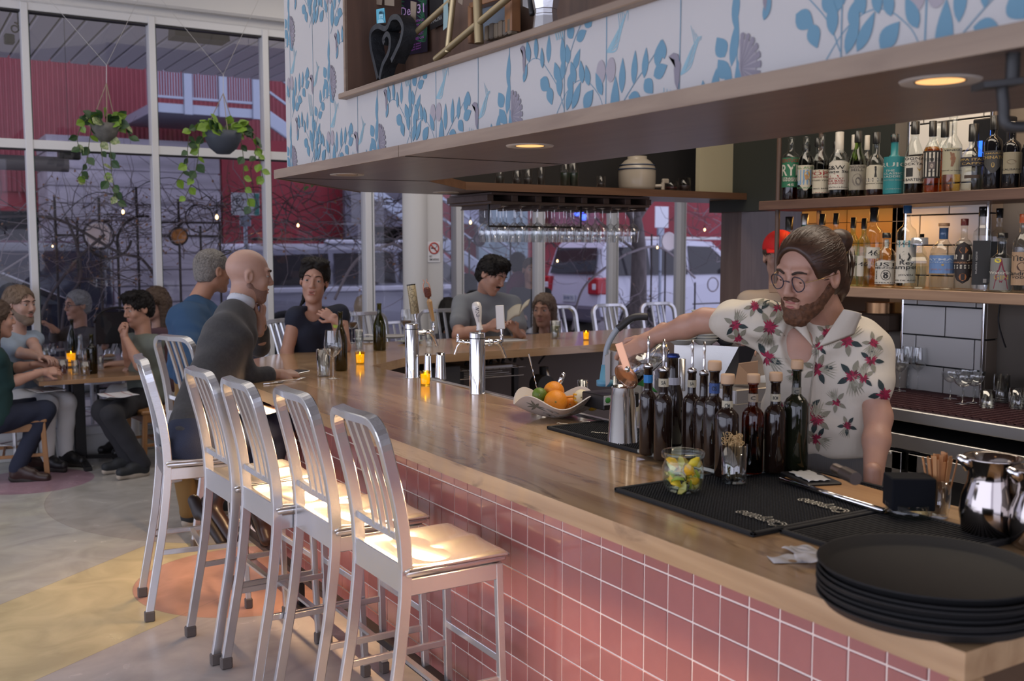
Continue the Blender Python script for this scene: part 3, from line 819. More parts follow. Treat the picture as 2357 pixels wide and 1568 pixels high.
# corrugated red building
def corr(name,x0,x1,z0,z1,y,label):
 r=empty(name,(0,y,0),0,label,'building')
 mb=MB();n=int((x1-x0)/.05);vs=[];fs=[]
 for i in range(n*2+1):
  x=x0+i*.025;d=-.03 if(i//2)%2 else.0
  for z in(z0,z1):vs.append((x,d+(.0 if i%2 else 0),z))
 for i in range(n*2):fs.append((2*i,2*i+2,2*i+3,2*i+1))
 mb.add(vs,fs,M_corr);o=mb.build('corrugated_cladding',r);stuff(o)
 mb=MB();mb.box((x0,.02,0),(x1,3,z1),M_redp);mb.build('wall',r)
 return r
YB=24.0
rb=corr('red_building',-6,18,PY(0,440,YB).z,12,YB,'red corrugated metal building across the street')
mb=MB();p=PY(0,480,YB);mb.box((-6,-.05,0),(PY(112,500,YB).x,0,p.z-.05),M_dkwin);mb.build('shop_window',rb)
mb=MB();x0=PY(500,500,YB).x;mb.box((x0+.1,-.10,0),(30,-.03,PY(900,450,YB).z+1.2),M_redp);mb.build('lower_wall',rb)
# concrete block with recessed board joints
cb=empty('concrete_wall',(0,0,0),0,'grey board-marked concrete wall in front of the red building','wall')
YC=22.0;a=PY(105,305,YC);b_=PY(505,372,YC)
n=12;zt=a.z
for k in range(n):
 z0=zt*k/n;z1=zt*(k+1)/n
 mb=MB();mb.box((a.x,YC,z0),(b_.x,YC+1.5,z1-.03),M_conc);mb.build('board_course',cb)
mb=MB();mb.box((a.x+.03,YC+.03,0),(b_.x-.03,YC+1.4,zt-.05),M_conc);mb.build('core',cb)
# balcony with railings and a stair
bal=empty('steel_balcony',(0,0,0),0,'pale blue steel balcony and stair fixed on the red building','balcony')
YL=21.0
q0=PY(350,235,YL);q1=PY(590,255,YL)
mb=MB();mb.box((q0 .x,YL,q0 .z-.18),(q1 .x,YL+2.8,q0 .z),M_galv);mb.build('deck',bal)
mb=MB();mb.bar([(q0 .x,YL,q0 .z+1.05),(q1 .x,YL,q0 .z+1.05)],.07,.07,M_galv);mb.bar([(q0 .x,YL,q0 .z+.12),(q1 .x,YL,q0 .z+.12)],.05,.05,M_galv);mb.build('handrail',bal)
for i in range(4):
 x=q0 .x+(q1 .x-q0 .x)*i/3;mb=MB();mb.bar([(x,YL,q0 .z-.2),(x,YL,q0 .z+1.1)],.16,.12,M_galv,up=(0,1,0));mb.build('post',bal)
mb=MB()
for i in range(40):
 x=q0 .x+(q1 .x-q0 .x)*(i+.5)/40;mb.cyl((x,YL,q0 .z+.12),(x,YL,q0 .z+1.03),.012,M_galv,5,caps=False)
stuff(mb.build('balusters',bal))
mb=MB();mb.bar([(q1 .x,YL,q0 .z),(q1 .x+6.5,YL,q0 .z-4.1)],.08,.28,M_galv);mb.bar([(q1 .x,YL,q0 .z+1.0),(q1 .x+6.5,YL,q0 .z-3.1)],.06,.07,M_galv)
mb.bar([(q1 .x,YL,q0 .z+.55),(q1 .x+6.5,YL,q0 .z-3.55)],.05,.05,M_galv);mb.build('stair',bal)
# far right: bright red shop, pale sign, light blue mural panel
mb=MB();mb.box((14,25.5,0),(40,27,6),mat('bright_red_shop',(0.50,0.03,0.04),.5));mb.box((28,25.4,1.5),(40,25.5,1.9),mat('pale_band',(.6,.3,.32),.6));tag(mb.build('red_shop'),'bright red shopfront behind the right hand white van','building')
mb=MB()
for(px,py,w,h,c)in((1155,560,1.5,3.0,(.24,.32,.36)),(1090,480,.8,.8,(.35,.36,.48)),(870,470,1.8,2.2,(.16,.15,.19)),(900,560,1.4,.8,(.26,.28,.38)),(1320,480,1.6,1.2,(.30,.10,.14))):
 p=PY(px,py,23.3);mb.box((p.x-w/2,23.2,p.z-h/2),(p.x+w/2,23.35,p.z+h/2),mat('mural_%d'%px,c,.7,noise=.5,nscale=2.5))
o=tag(mb.build('mural_panels'),'patchy blue and grey painted panels on the red wall across the street','mural')
# ---- cars
def car(name,label,cx,cy,L,prof,wall_m,glass_prof,W=2.0,mirror=False,rails=False):
 """side profile in x,z lofted across the width with tumblehome"""
 r=empty(name,(cx,cy,-.14),0,label,'car')
 sg_=-1 if mirror else 1
 def loft(poly,w,m,part,inset=0.0,zt=1.25):
  mb=MB();n=len(poly)
  def wd(z):return w/2-max(0,z-zt)*.22
  vs=[]
  for k,s in enumerate((-1,-.94,.94,1)):
   for x,z in poly:
    shrink=.03 if abs(s)==1 else 0
    vs.append((sg_*(x*(1-shrink*.4)),s*wd(z),z-(shrink if z>1.6 else 0)))
  fs=[]
  for k in range(3):
   for i in range(n):
    j=(i+1)%n;fs.append((k*n+i,k*n+j,(k+1)*n+j,(k+1)*n+i))
  fs.append(tuple(range(n)));fs.append(tuple(3*n+i for i in reversed(range(n))))
  mb.add(vs,fs,m,False);return mb.build(part,r)
 loft(prof,W,wall_m,'body')
 gl=mat('car_glass',(0.03,0.028,0.032),0.05)
 for poly in glass_prof:
  mb=MB()
  for s in(-1,1):
   y=s*(W/2+.004)
   vs=[(sg_*x,s*(W/2-max(0,z-1.25)*.22+.006),z)for x,z in poly]
   mb.add(vs,[tuple(range(len(vs)))],gl)
  mb.build('side_window',r)
 wx=L*.32
 for x in(-wx,wx):
  for s in(-1,1):
   mb=MB();y=s*(W/2-.10)
   mb.tube([(x+.40*math.cos(a),s*(W/2+.005),.40+.40*math.sin(a))for a in[2*PI*i/24 for i in range(24)]],.05,M_rubber,6,closed=True)
   mb.cyl((x,s*(W/2-.22),.40),(x,s*(W/2+.01),.40),.40,M_rubber,24);w_=mb.build('wheel',r)
   mb=MB();mb.cyl((x,s*(W/2+.0),.40),(x,s*(W/2+.02),.40),.25,M_steel,16);mb.build('hub_cap',w_)
 return r,loft
M_cw=mat('white_car_paint',(0.62,0.62,0.72),0.2,coat=.6);M_cb=mat('dark_car_paint',(0.02,0.02,0.035),0.15,coat=.7);M_cg=mat('grey_car_paint',(0.26,0.26,0.33),.25,coat=.5)
# right: white sport utility, rear to the left
suv_prof=[(-2.62,.55),(-2.66,.75),(-2.60,1.20),(-2.42,1.92),(-2.30,2.04),(-.6,2.10),(.5,2.05),(1.20,1.46),(1.45,1.36),(2.45,1.24),(2.62,1.0),(2.62,.5),(1.9,.38),(-1.9,.38)]
suv_glass=[[(-2.25,1.36),(-2.12,1.93),(-1.32,1.95),(-1.32,1.36)],[(-1.25,1.36),(-1.25,1.95),(-.32,1.96),(-.32,1.36)],[(-.24,1.36),(-.24,1.96),(.42,1.94),(1.05,1.42),(1.05,1.36)]]
p=PY(1245,640,17.2);ysuv=16.5
xr=PY(1262,700,ysuv+1.9).x
s1,loft=car('white_suv','white sport utility car with red tail lamp, parked behind the forked tree',xr+2.62,ysuv+1.05,5.3,suv_prof,M_cw,suv_glass,2.05)
mb=MB();mb.rbox((-2.75,-1.0,.42),(-2.52,1.0,.74),.05,mat('bumper_grey',(.12,.11,.14),.5));mb.build('bumper',s1)
mb=MB();mb.add([(-2.595,-.80,1.38),(-2.595,.80,1.38),(-2.455,.72,1.92),(-2.455,-.72,1.92)],[(3,2,1,0)],mat('car_glass'));mb.xf(Matrix.Translation((-.02,0,0)));mb.build('rear_window',s1)
for s in(-1,1):
 mb=MB();mb.rbox((-2.70,s*.86-.16,.98),(-2.30,s*.86+.175,1.32),.03,mat('tail_lamp',(.45,.01,.02),.15));mb.rbox((-2.71,s*.86-.12,1.08),(-2.6,s*.86+.0,1.20),.01,mat('reverse_lamp',(.8,.8,.85),.2));mb.build('tail_lamp',s1)
mb=MB();mb.rbox((-2.685,-.22,.80),(-2.66,.22,.96),.005,mat('plate_white',(.6,.62,.66),.5));fn=lambda u,v:Vector((-2.688,-u,v));put_text(mb,'BVW 71',fn,.32,.08,mat('plate_ink',(.05,.08,.2),.5),0,.88);mb.build('number_plate',s1)
mb=MB();mb.rbox((-2.3,-.8,2.09),(1.0,-.75,2.15),.01,M_steel);mb.rbox((-2.3,.75,2.09),(1.0,.8,2.15),.01,M_steel);mb.build('roof_rail',s1)
mb=MB();mb.rbox((.75,-1.28,1.36),(.98,-1.04,1.56),.04,M_black);mb.build('mirror',s1)
# left: grey and white sport utility, roof box shapes on the rails
van_prof=[(-2.6,.5),(-2.62,1.1),(-2.45,1.80),(-2.30,1.90),(.9,1.94),(1.35,1.84),(2.05,1.20),(2.9,1.12),(3.05,.9),(3.0,.45)]
van_glass=[[(-2.2,1.28),(-2.1,1.78),(-.95,1.82),(-.95,1.28)],[(-.85,1.28),(-.85,1.82),(.30,1.84),(.30,1.28)],[(.40,1.28),(.40,1.84),(1.15,1.80),(1.85,1.28)]]
yv=17.0;xl=PY(545,580,yv).x
s2,loft=car('grey_suv','pale grey utility car with white roof seen behind the woman in navy',xl+2.6,yv+1.0,5.6,van_prof,M_cg,van_glass,2.0)
mb=MB();mb.rbox((-2.45,-.86,1.84),(1.2,.86,1.99),.05,M_cw,2);mb.rbox((-2.6,-1.006,1.14),(2.2,1.006,1.24),.02,M_cw);mb.build('roof',s2)
for x in(-1.0,.35):
 mb=MB();mb.rbox((x,-.9,1.98),(x+.75,-.8,2.06),.02,M_cw);mb.build('rail_mount',s2)
mb=MB();mb.rbox((-2.3,-.88,2.04),(1.4,-.82,2.09),.01,M_black);mb.build('roof_rail',s2)
# dark sedan
sed_prof=[(-2.4,.4),(-2.45,.9),(-2.0,1.05),(-1.2,1.48),(-.4,1.66),(.3,1.62),(1.3,1.14),(2.2,1.0),(2.42,.75),(2.35,.35)]
sed_glass=[[(-1.35,1.16),(-1.0,1.46),(-.45,1.56),(-.45,1.16)],[(-.35,1.16),(-.35,1.56),(.25,1.54),(1.0,1.18),(1.0,1.16)]]
ys_=15.0;xq=PY(330,700,ys_).x
s3,loft=car('dark_sedan','dark purple-black saloon car behind the bare vines at the left',xq-2.1,ys_+.95,4.8,sed_prof,M_cb,[],1.9)
mb=MB();
for poly in sed_glass:
 mb=MB();mb.add([(x,-(0.95-max(0,z-1.25)*.22+.008),z)for x,z in poly],[tuple(range(len(poly)))],mat('sedan_glass',(.10,.11,.13),.08));mb.build('side_window',s3)
mb=MB();mb.rbox((2.28,-.96,.70),(2.40,-.80,.80),.01,mat('amber_lamp',(.6,.15,.02),.3));mb.build('side_lamp',s3)
p=PY(-60,560,19);mb=MB();mb.rbox((p.x-3,19,0),(p.x+2.2,20,1.9),.2,M_cb,2);tag(mb.build('parked_van'),'dark parked van under the red awning at the far left','car')
# ---- patio fence with hoops, poles and discs
fen=empty('patio_fence',(0,0,0),0,'rusty black iron patio fence with hoops, discs and climbing vines','fence')
M_iron=mat('rusty_iron',(0.045,0.034,0.034),0.7)
M_ironl=mat('pale_iron',(0.30,0.26,0.28),0.6)
Y1=12.0
def pole(px,py0,py1=None,r=.014,m=None,y=Y1):
 a=PY(px,py0,y);z1=PY(px,py1,y).z if py1 else 0
 mb=MB();mb.cyl((a.x,y,max(0,z1)-(0.02 if not py1 else 0)),(a.x,y,a.z),r,m or M_iron,6);mb.build('pole',fen)
for px,py in((125,452),(177,508),(227,455),(270,541),(313,430),(410,460),(461,520),(505,510),(1600,650),(1500,540),(1532,560),(1080,550),(1175,545)):
 pole(px,py)
for px,a,b in((313,430,455),(461,436,460)):pass
def hbar(x0,x1,py,y=Y1):
 a=PY(x0,py,y);b=PY(x1,py,y);mb=MB();mb.bar([(a.x,y,a.z),(b.x,y,a.z)],.02,.02,M_iron);mb.build('rail',fen)
hbar(125,196,541);hbar(258,272,541);hbar(360,392,543);hbar(432,505,543);hbar(228,258,509);hbar(365,505,512);hbar(1076,1090,551);hbar(1110,1180,551);hbar(1595,1680,700)
def hoop(px,py,rp,m=None,t=.011,y=Y1,a0=0,a1=2*PI,nm='hoop'):
 c=PY(px,py,y);R=pxm(rp,depth(c));n=26
 cl=abs(a1-a0-2*PI)<.01
 pts=[(c.x+R*math.cos(a0+(a1-a0)*i/(n-(0 if cl else 1))),y,c.z+R*math.sin(a0+(a1-a0)*i/(n-(0 if cl else 1))))for i in range(n)]
 mb=MB();mb.tube(pts,t,m or M_iron,6,closed=cl);mb.build(nm,fen)
hoop(227,541,33);hoop(411,544,20);hoop(459,503,32,t=.008);hoop(411,511,9,t=.007);hoop(1641,655,16,M_ironl);hoop(1104,551,15)
hoop(335,560,62,t=.014,a0=PI*.45,a1=PI*1.05);hoop(250,545,50,t=.014,a0=PI*1.1,a1=PI*1.95)
def arch(x0,y0,x1,y1,x2,y2,m=M_ironl,y=11.6,r=.018):
 P_=[PY(x0,y0,y),PY(x1,y1,y),PY(x2,y2,y)];mb=MB();mb.tube(catmull(P_,10),r,m,6);mb.build('arch',fen)
arch(770,690,822,598,905,560);arch(905,560,960,600,985,700);arch(1317,760,1345,660,1440,585);arch(1440,585,1520,570,1600,640);arch(0,628,60,590,70,580,r=.01)
def disc(px,py,rp,m,m2,y,nm):
 c=PY(px,py,y);R=pxm(rp,depth(c))
 mb=MB();M=Matrix.Translation(c)@Matrix.Rotation(PI/2,4,'X')
 mb.lathe([(0,.012),(R*.8,.010),(R*.86,.016),(R,.006),(R,0),(0,0)],m,28,M);o=mb.build(nm,fen)
 mb=MB()
 for i in range(36):
  a=2*PI*i/36;mb.ball((c.x+R*.93*math.cos(a),y-.014,c.z+R*.93*math.sin(a)),R*.05,m2,6)
 mb.build('rim_beads',o)
disc(226,541,29,mat('pink_glass_disc',(.95,.78,.76),.2),mat('pale_beads',(.95,.95,1),.1),Y1-.03,'glass_plate')
disc(412,544,18,mat('amber_glass_disc',(.75,.30,.08),.2,noise=.5,nscale=20),M_iron,Y1-.03,'amber_plate')
disc(1104,551,15,mat('dark_disc',(.06,.02,.03),.4),M_iron,Y1-.03,'dark_plate')
disc(1539,556,22,mat('pearl_disc',(.75,.66,.64),.15),mat('pale_beads'),Y1-.03,'pearl_plate')
# bare vines
def vine_mass(name,boxes,n,y0,y1,label,seed,r0=.0065,m=None):
 rnd=random.Random(seed);mb=MB();lf=MB()
 m=m or mat('bare_vine',(0.10,0.08,0.085),0.8);m2=mat('pale_vine',(0.30,0.25,0.27),0.8);ml=mat('dry_leaf',(0.34,0.17,0.09),.8)
 for k in range(n):
  bx=rnd.choice(boxes);px,py=rnd.uniform(bx[0],bx[2]),rnd.uniform(bx[1],bx[3]);y=rnd.uniform(y0,y1)
  p=PY(px,py,y);d=Vector((rnd.uniform(-1,1),rnd.uniform(-.2,.2),rnd.uniform(-.5,.7))).normalized();pts=[p.copy()]
  L=rnd.uniform(.3,1.1)
  for i in range(7):
   d=(d+Vector((rnd.gauss(0,.35),rnd.gauss(0,.12),rnd.gauss(0,.35)))).normalized();p=p+d*L/7;p.y=min(max(p.y,y0-.1),y1+.1);pts.append(p.copy())
  r=r0*rnd.uniform(.25,1)
  mb.tube(pts,[r*(1-.7*i/7)for i in range(8)],m if rnd.random()<.6 else m2,4,caps=False)
  for i in range(rnd.choice((0,0,1,2))):
   q=pts[rnd.randrange(3,8)];s=rnd.uniform(.012,.03);a=rnd.uniform(0,6)
   lf.add([q,q+Vector((s*math.cos(a),.01,s*math.sin(a))),q+Vector((s*1.6*math.cos(a+.4),0,s*1.6*math.sin(a+.4))),q+Vector((s*math.cos(a+.9),-.01,s*math.sin(a+.9)))],[(0,1,2,3)],ml)
 r=empty(name,(0,0,0),0,label,'vine');stuff(mb.build('stems',r));stuff(lf.build('dry_leaves',r));return r
vine_mass('climbing_vine',[(0,480,250,640),(90,470,350,560),(170,500,330,660),(250,470,340,540)],210,11.8,12.2,'leafless vine tangled over the left part of the fence',3)
vine_mass('climbing_vine',[(365,450,600,540),(400,480,600,600)],130,11.8,12.2,'leafless vine with dry leaves left of the parking sign',4)
vine_mass('bare_shrub',[(620,440,820,560),(840,450,930,620),(1000,460,1230,660)],260,11.5,13.5,'bare branches hanging over the street between the white columns',5,.010)
vine_mass('bare_shrub',[(1240,470,1400,620),(1570,480,1680,600),(1410,680,1500,790)],150,11.5,13.5,'bare twigs with dry leaves in front of the right hand white car',6,.009)
for pts in([(140,800),(150,700),(185,640),(175,560),(150,500)],[(85,760),(110,690),(175,600),(240,540)],[(380,680),(330,600),(270,580),(130,505),(0,500)]):
 P_=catmull([PY(a,b,11.95)for a,b in pts],6);mb=MB();mb.tube(P_,.016,mat('bare_vine'),5);tag(mb.build('vine_trunk'),{140:'thick dark vine stem rising behind the older man in glasses',85:'pale slanting vine stem by the left mullion',380:'long vine stem trailing along the fence to the left edge'}[pts[0][0]],'vine')
# ---- street tree
tr=empty('street_tree',(0,0,0),0,'forked grey street tree trunk in front of the white sport utility car','tree')
M_bark=mat('tree_bark',(0.19,0.16,0.16),0.9,noise=.5,nscale=14,nstretch=(1,1,.3),bump=.6,bscale=20)
yt=13.4
def T(px,py,dy=0):return PY(px,py,yt+dy)
b0=T(1468,740);base=Vector((b0 .x,yt,-.14))
mb=MB();mb.tube(catmull([base,b0,T(1470,650),T(1470,560),T(1462,500)],5),[.17-.0035*i for i in range(21)],M_bark,12);mb.build('trunk',tr)
for pts,r in(([(1464,510),(1440,480),(1400,460),(1340,430)],.075),([(1466,505),(1490,470),(1530,430),(1560,380)],.07),([(1463,500),(1462,450),(1450,380)],.09),([(1470,580),(1440,560),(1400,530),(1370,500)],.03)):
 P_=catmull([T(a,b)for a,b in pts],5);mb=MB();mb.tube(P_,[r*(1-.5*i/len(P_))for i in range(len(P_))],M_bark,8);mb.build('branch',tr)
# street signs
def signboard(px,py,w,h,y,lab,pole_to=True,txt=None):
 p=PY(px,py,y);r=empty('street_sign',(p.x,y,p.z),0,lab,'sign')
 mb=MB();mb.rbox((-w/2,-.01,-h/2),(w/2,.01,h/2),.004,mat('street_sign_white',(.80,.82,.88),.5));mb.build('plate',r)
 mb=MB();mb.cyl((0,.03,-h/2-.9),(0,.03,-h/2),.03,M_galv,8);mb.rbox((-.08,.0,-h/2-.16),(.08,.06,-h/2),.01,M_galv);mb.cyl((0,.03,-p.z-.14),(0,.03,-h/2-.85),.03,M_galv,8);mb.build('pole',r)
 if txt:
  mb=MB();fn=lambda u,v:Vector((u,-.012,v));put_text(mb,txt,fn,w*.14,h*.28,M_black,-w*.26,h*.12)
  mb.tube([(-w*.26+h*.24*math.cos(a),-.012,h*.12+h*.24*math.sin(a))for a in[2*PI*i/20 for i in range(20)]],.004,M_black,4,closed=True);mb.rbox((w*.3,-.013,-h*.48),(w*.48,-.0105,h*.48),.001,mat('sign_green',(.1,.4,.35),.5));mb.build('lettering',r)
signboard(565,470,.42,.33,15.0,'white parking sign on a pole beyond the second mullion',txt='P')
signboard(1523,500,.34,.42,16.0,'pale street sign on a pole right of the forked tree')
# festoon bulbs
M_bulb=mat('bulb_glow',(1,.8,.5),.3,emit=(1.0,.62,.28),emit_s=9)
M_bg=glassmat('bulb_glass',(1,.95,.85))
for i,(px,py,s,lab)in enumerate(((283,488,1,'lit string bulb above the left end of the fence'),(499,500,1.15,'lit string bulb beside the parking sign'),(686,519,.9,'lit string bulb above the grey utility car'),(1083,512,1,'lit string bulb above the dark round plate'),(1283,601,.8,'lit string bulb in front of the white car tailgate'),(1513,570,.8,'lit string bulb in front of the white car door'),(1622,529,.9,'lit string bulb near the right end of the windows'),(121,567,.5,'small dim string bulb at the far left'))):
 p=PY(px,py,11.4);R=.026*s
 r=empty('string_bulb',p,0,lab,'bulb','festoon bulbs over the patio')
 mb=MB();mb.ball((0,0,0),(R*.55,R*.55,R*.85),M_bulb,10);mb.build('filament',r)
 mb=MB();mb.lathe([(0,-R*1.3),(R*.8,-R*.8),(R,0),(R*.6,R),(R*.4,R*1.5)],M_bg,12);mb.build('globe',r)
 mb=MB();mb.cyl((0,0,R*1.4),(0,0,R*2.6),R*.45,M_black,8);mb.cyl((0,0,R*2.6),(0,0,R*8),.003,M_black,4);mb.build('socket',r)
pts=sorted([o.location.copy()for o in COL.objects if o.name.startswith('string_bulb')],key=lambda v:v.x)
pts=[Vector((-1,11.4,2.9))]+[Vector((p.x,11.4,p.z+.15))for p in pts]+[Vector((11.4,11.4,2.8))]
mb=MB();P_=[]
for a,b in zip(pts,pts[1:]):
 for i in range(8):t=i/8;P_.append(a.lerp(b,t)+Vector((0,0,.25*math.sin(PI*t)))*min(1,(b-a).length))
mb.tube(P_+[pts[-1]],.004,M_black,4);tag(mb.build('festoon_cable'),'thin black cable carrying the patio string bulbs','cable')
for x_ in(-1,11.4):
 mb=MB();mb.cyl((x_,11.4,-.05),(x_,11.4,4.25),.05,M_iron,8);struct(mb.build('trim_post'))
# heater, loudspeaker box and camera under the canopy
h0,h1=PY(-30,372,10.6),PY(157,376,10.6)
mb=MB();mb.cyl((h0 .x,10.6,h0 .z),(h1 .x,10.6,h0 .z),.07,mat('heater_grey',(.13,.12,.13),.4),14);mb.rbox((h0 .x+.6,10.55,h0 .z+.05),(h0 .x+.8,10.65,h0 .z+.16),.01,M_black);mb.cyl((h0 .x+.7,10.6,h0 .z+.1),(h0 .x+.7,10.6,CZ),.002,M_black,6)
tag(mb.build('patio_heater'),'long grey tube heater hanging outside at the left edge','heater')
p=PY(467,88,10.8);mb=MB();mb.prism([(-.25,-.15),(.25,-.15),(.28,.17),(-.28,.17)],0,.30,mat('speaker_brown',(.09,.07,.06),.6),Matrix.Translation((p.x,10.8,p.z+.17))@Matrix.Rotation(PI,4,'X')@Matrix.Rotation(PI/2,4,'X'));mb.cyl((p.x,10.65,p.z+.1),(p.x,10.65,CZ),.015,M_black,6)
tag(mb.build('ceiling_speaker'),'dark brown loudspeaker box hung under the outdoor canopy','speaker')
p=PY(35,70,10.0);r=empty('security_camera',p,0,'small black camera with a coiled cable outside at top left','camera')
mb=MB();mb.rbox((-.09,-.05,-.12),(-.01,.05,-.04),.01,M_black);mb.build('camera_body',r)
mb=MB();mb.tube([(.03*math.cos(a)+.0,0,.035*math.sin(a)+.0+a*.004)for a in[i*.35 for i in range(24)]],.007,M_black,6);mb.rbox((.02,-.03,.06),(.09,.03,.16),.01,M_black);mb.cyl((.05,0,.15),(.05,0,CZ-p.z),.01,M_black,6);mb.build('bracket',r)
a=PY(0,22,10.0);b=PY(650,80,10.0);mb=MB();mb.cyl((a.x,10,a.z),(b.x+3,10,a.z),.014,M_black,6);tag(mb.build('canopy_conduit'),'thin dark conduit running under the outdoor canopy','pipe')
# blue neon marks seen through the hanging glasses
M_neon=mat('blue_neon',(.1,.2,1),.4,emit=(.08,.16,1.0),emit_s=2.2)
for px,py,lab in((1330,490,'left blue neon mark seen through the hanging glasses'),(1347,483,'upper blue neon mark seen through the hanging glasses'),(1346,500,'lower blue neon mark seen through the hanging glasses')):
 p=PY(px,py,23.1);mb=MB();mb.rbox((p.x-.06,23.1,p.z-.08),(p.x+.06,23.2,p.z+.08),.02,M_neon);tag(mb.build('neon_mark'),lab,'neon')
# ================================================================== BACK BAR
SX=4.50
M_shelf=woodmat('shelf_wood',(0.15,0.085,0.06),(0.10,0.055,0.04),.45,1,4)
M_shelf2=woodmat('shelf_wood_light',(0.34,0.22,0.14),(0.26,0.16,0.10),.45,1,4)
ZU,ZL=2.050,1.560
def shelf(name,z,th,y0,y1,m,lab,x1=4.87):
 mb=MB();mb.rbox((SX,y0,z-th),(x1,y1,z),.004,m);tag(mb.build(name),lab,'shelf')
shelf('bottle_shelf',ZU,.055,1.9,4.52,M_shelf,'dark wooden upper shelf full of whisky bottles')
shelf('bottle_shelf',ZL,.055,1.9,4.42,M_shelf2,'lighter wooden lower shelf carrying gin and clear spirits')
for y,m in((PX(1792,400,4.53).y,0),(PX(1885,500,4.83).y,1)):
 x=4.53 if not m else 4.83
 mb=MB();mb.cyl((x,y,ZL+(0 if m else.0)),(x,y,ZU-.055),.014,M_walnut,8);mb.cyl((x,y,ZU),(x,y,2.9),.014,M_walnut,8)
 tag(mb.build('shelf_post'),['thin dark steel post at the left front of the bottle shelves','thin dark steel post behind the bartender\'s head'][m],'post')
# ---- bottles
M_lq={k:glassmat('liquor_'+k,c,.0,1.33)for k,c in dict(amber=(.55,.16,.02),red=(.35,.03,.01),dark=(.10,.03,.015),gold=(.80,.48,.10),clear=(.93,.95,.95),straw=(.8,.66,.35),purple=(.30,.03,.09),cola=(.06,.02,.01),teal=(.0,.25,.30)).items()}
M_gl={'clear':glassmat('bottle_clear',(.93,.95,.94),.0,1.5,1.3),'green':glassmat('bottle_green',(.45,.60,.25),.0,1.5,1.2),'olive':glassmat('bottle_olive',(.26,.27,.03),.0,1.5,1.2),'brown':glassmat('bottle_brown',(.40,.12,.03),.0,1.5,1.2),'black':mat('bottle_black',(.006,.006,.008),.05,coat=.3),'teal':mat('bottle_teal',(.02,.20,.22),.35),'blue':glassmat('bottle_blue',(.1,.5,.6),0,1.5),'palegreen':glassmat('bottle_palegreen',(.75,.92,.80),0,1.5,1.2),
'darkgreen':mat('bottle_darkgreen',(.010,.012,.006),.05,coat=.3),'darkbrown':mat('bottle_darkbrown',(.014,.007,.005),.05,coat=.3)}
def ink(c):return mat('ink_%02x%02x%02x'%tuple(int(x*255)for x in c),c,.6)
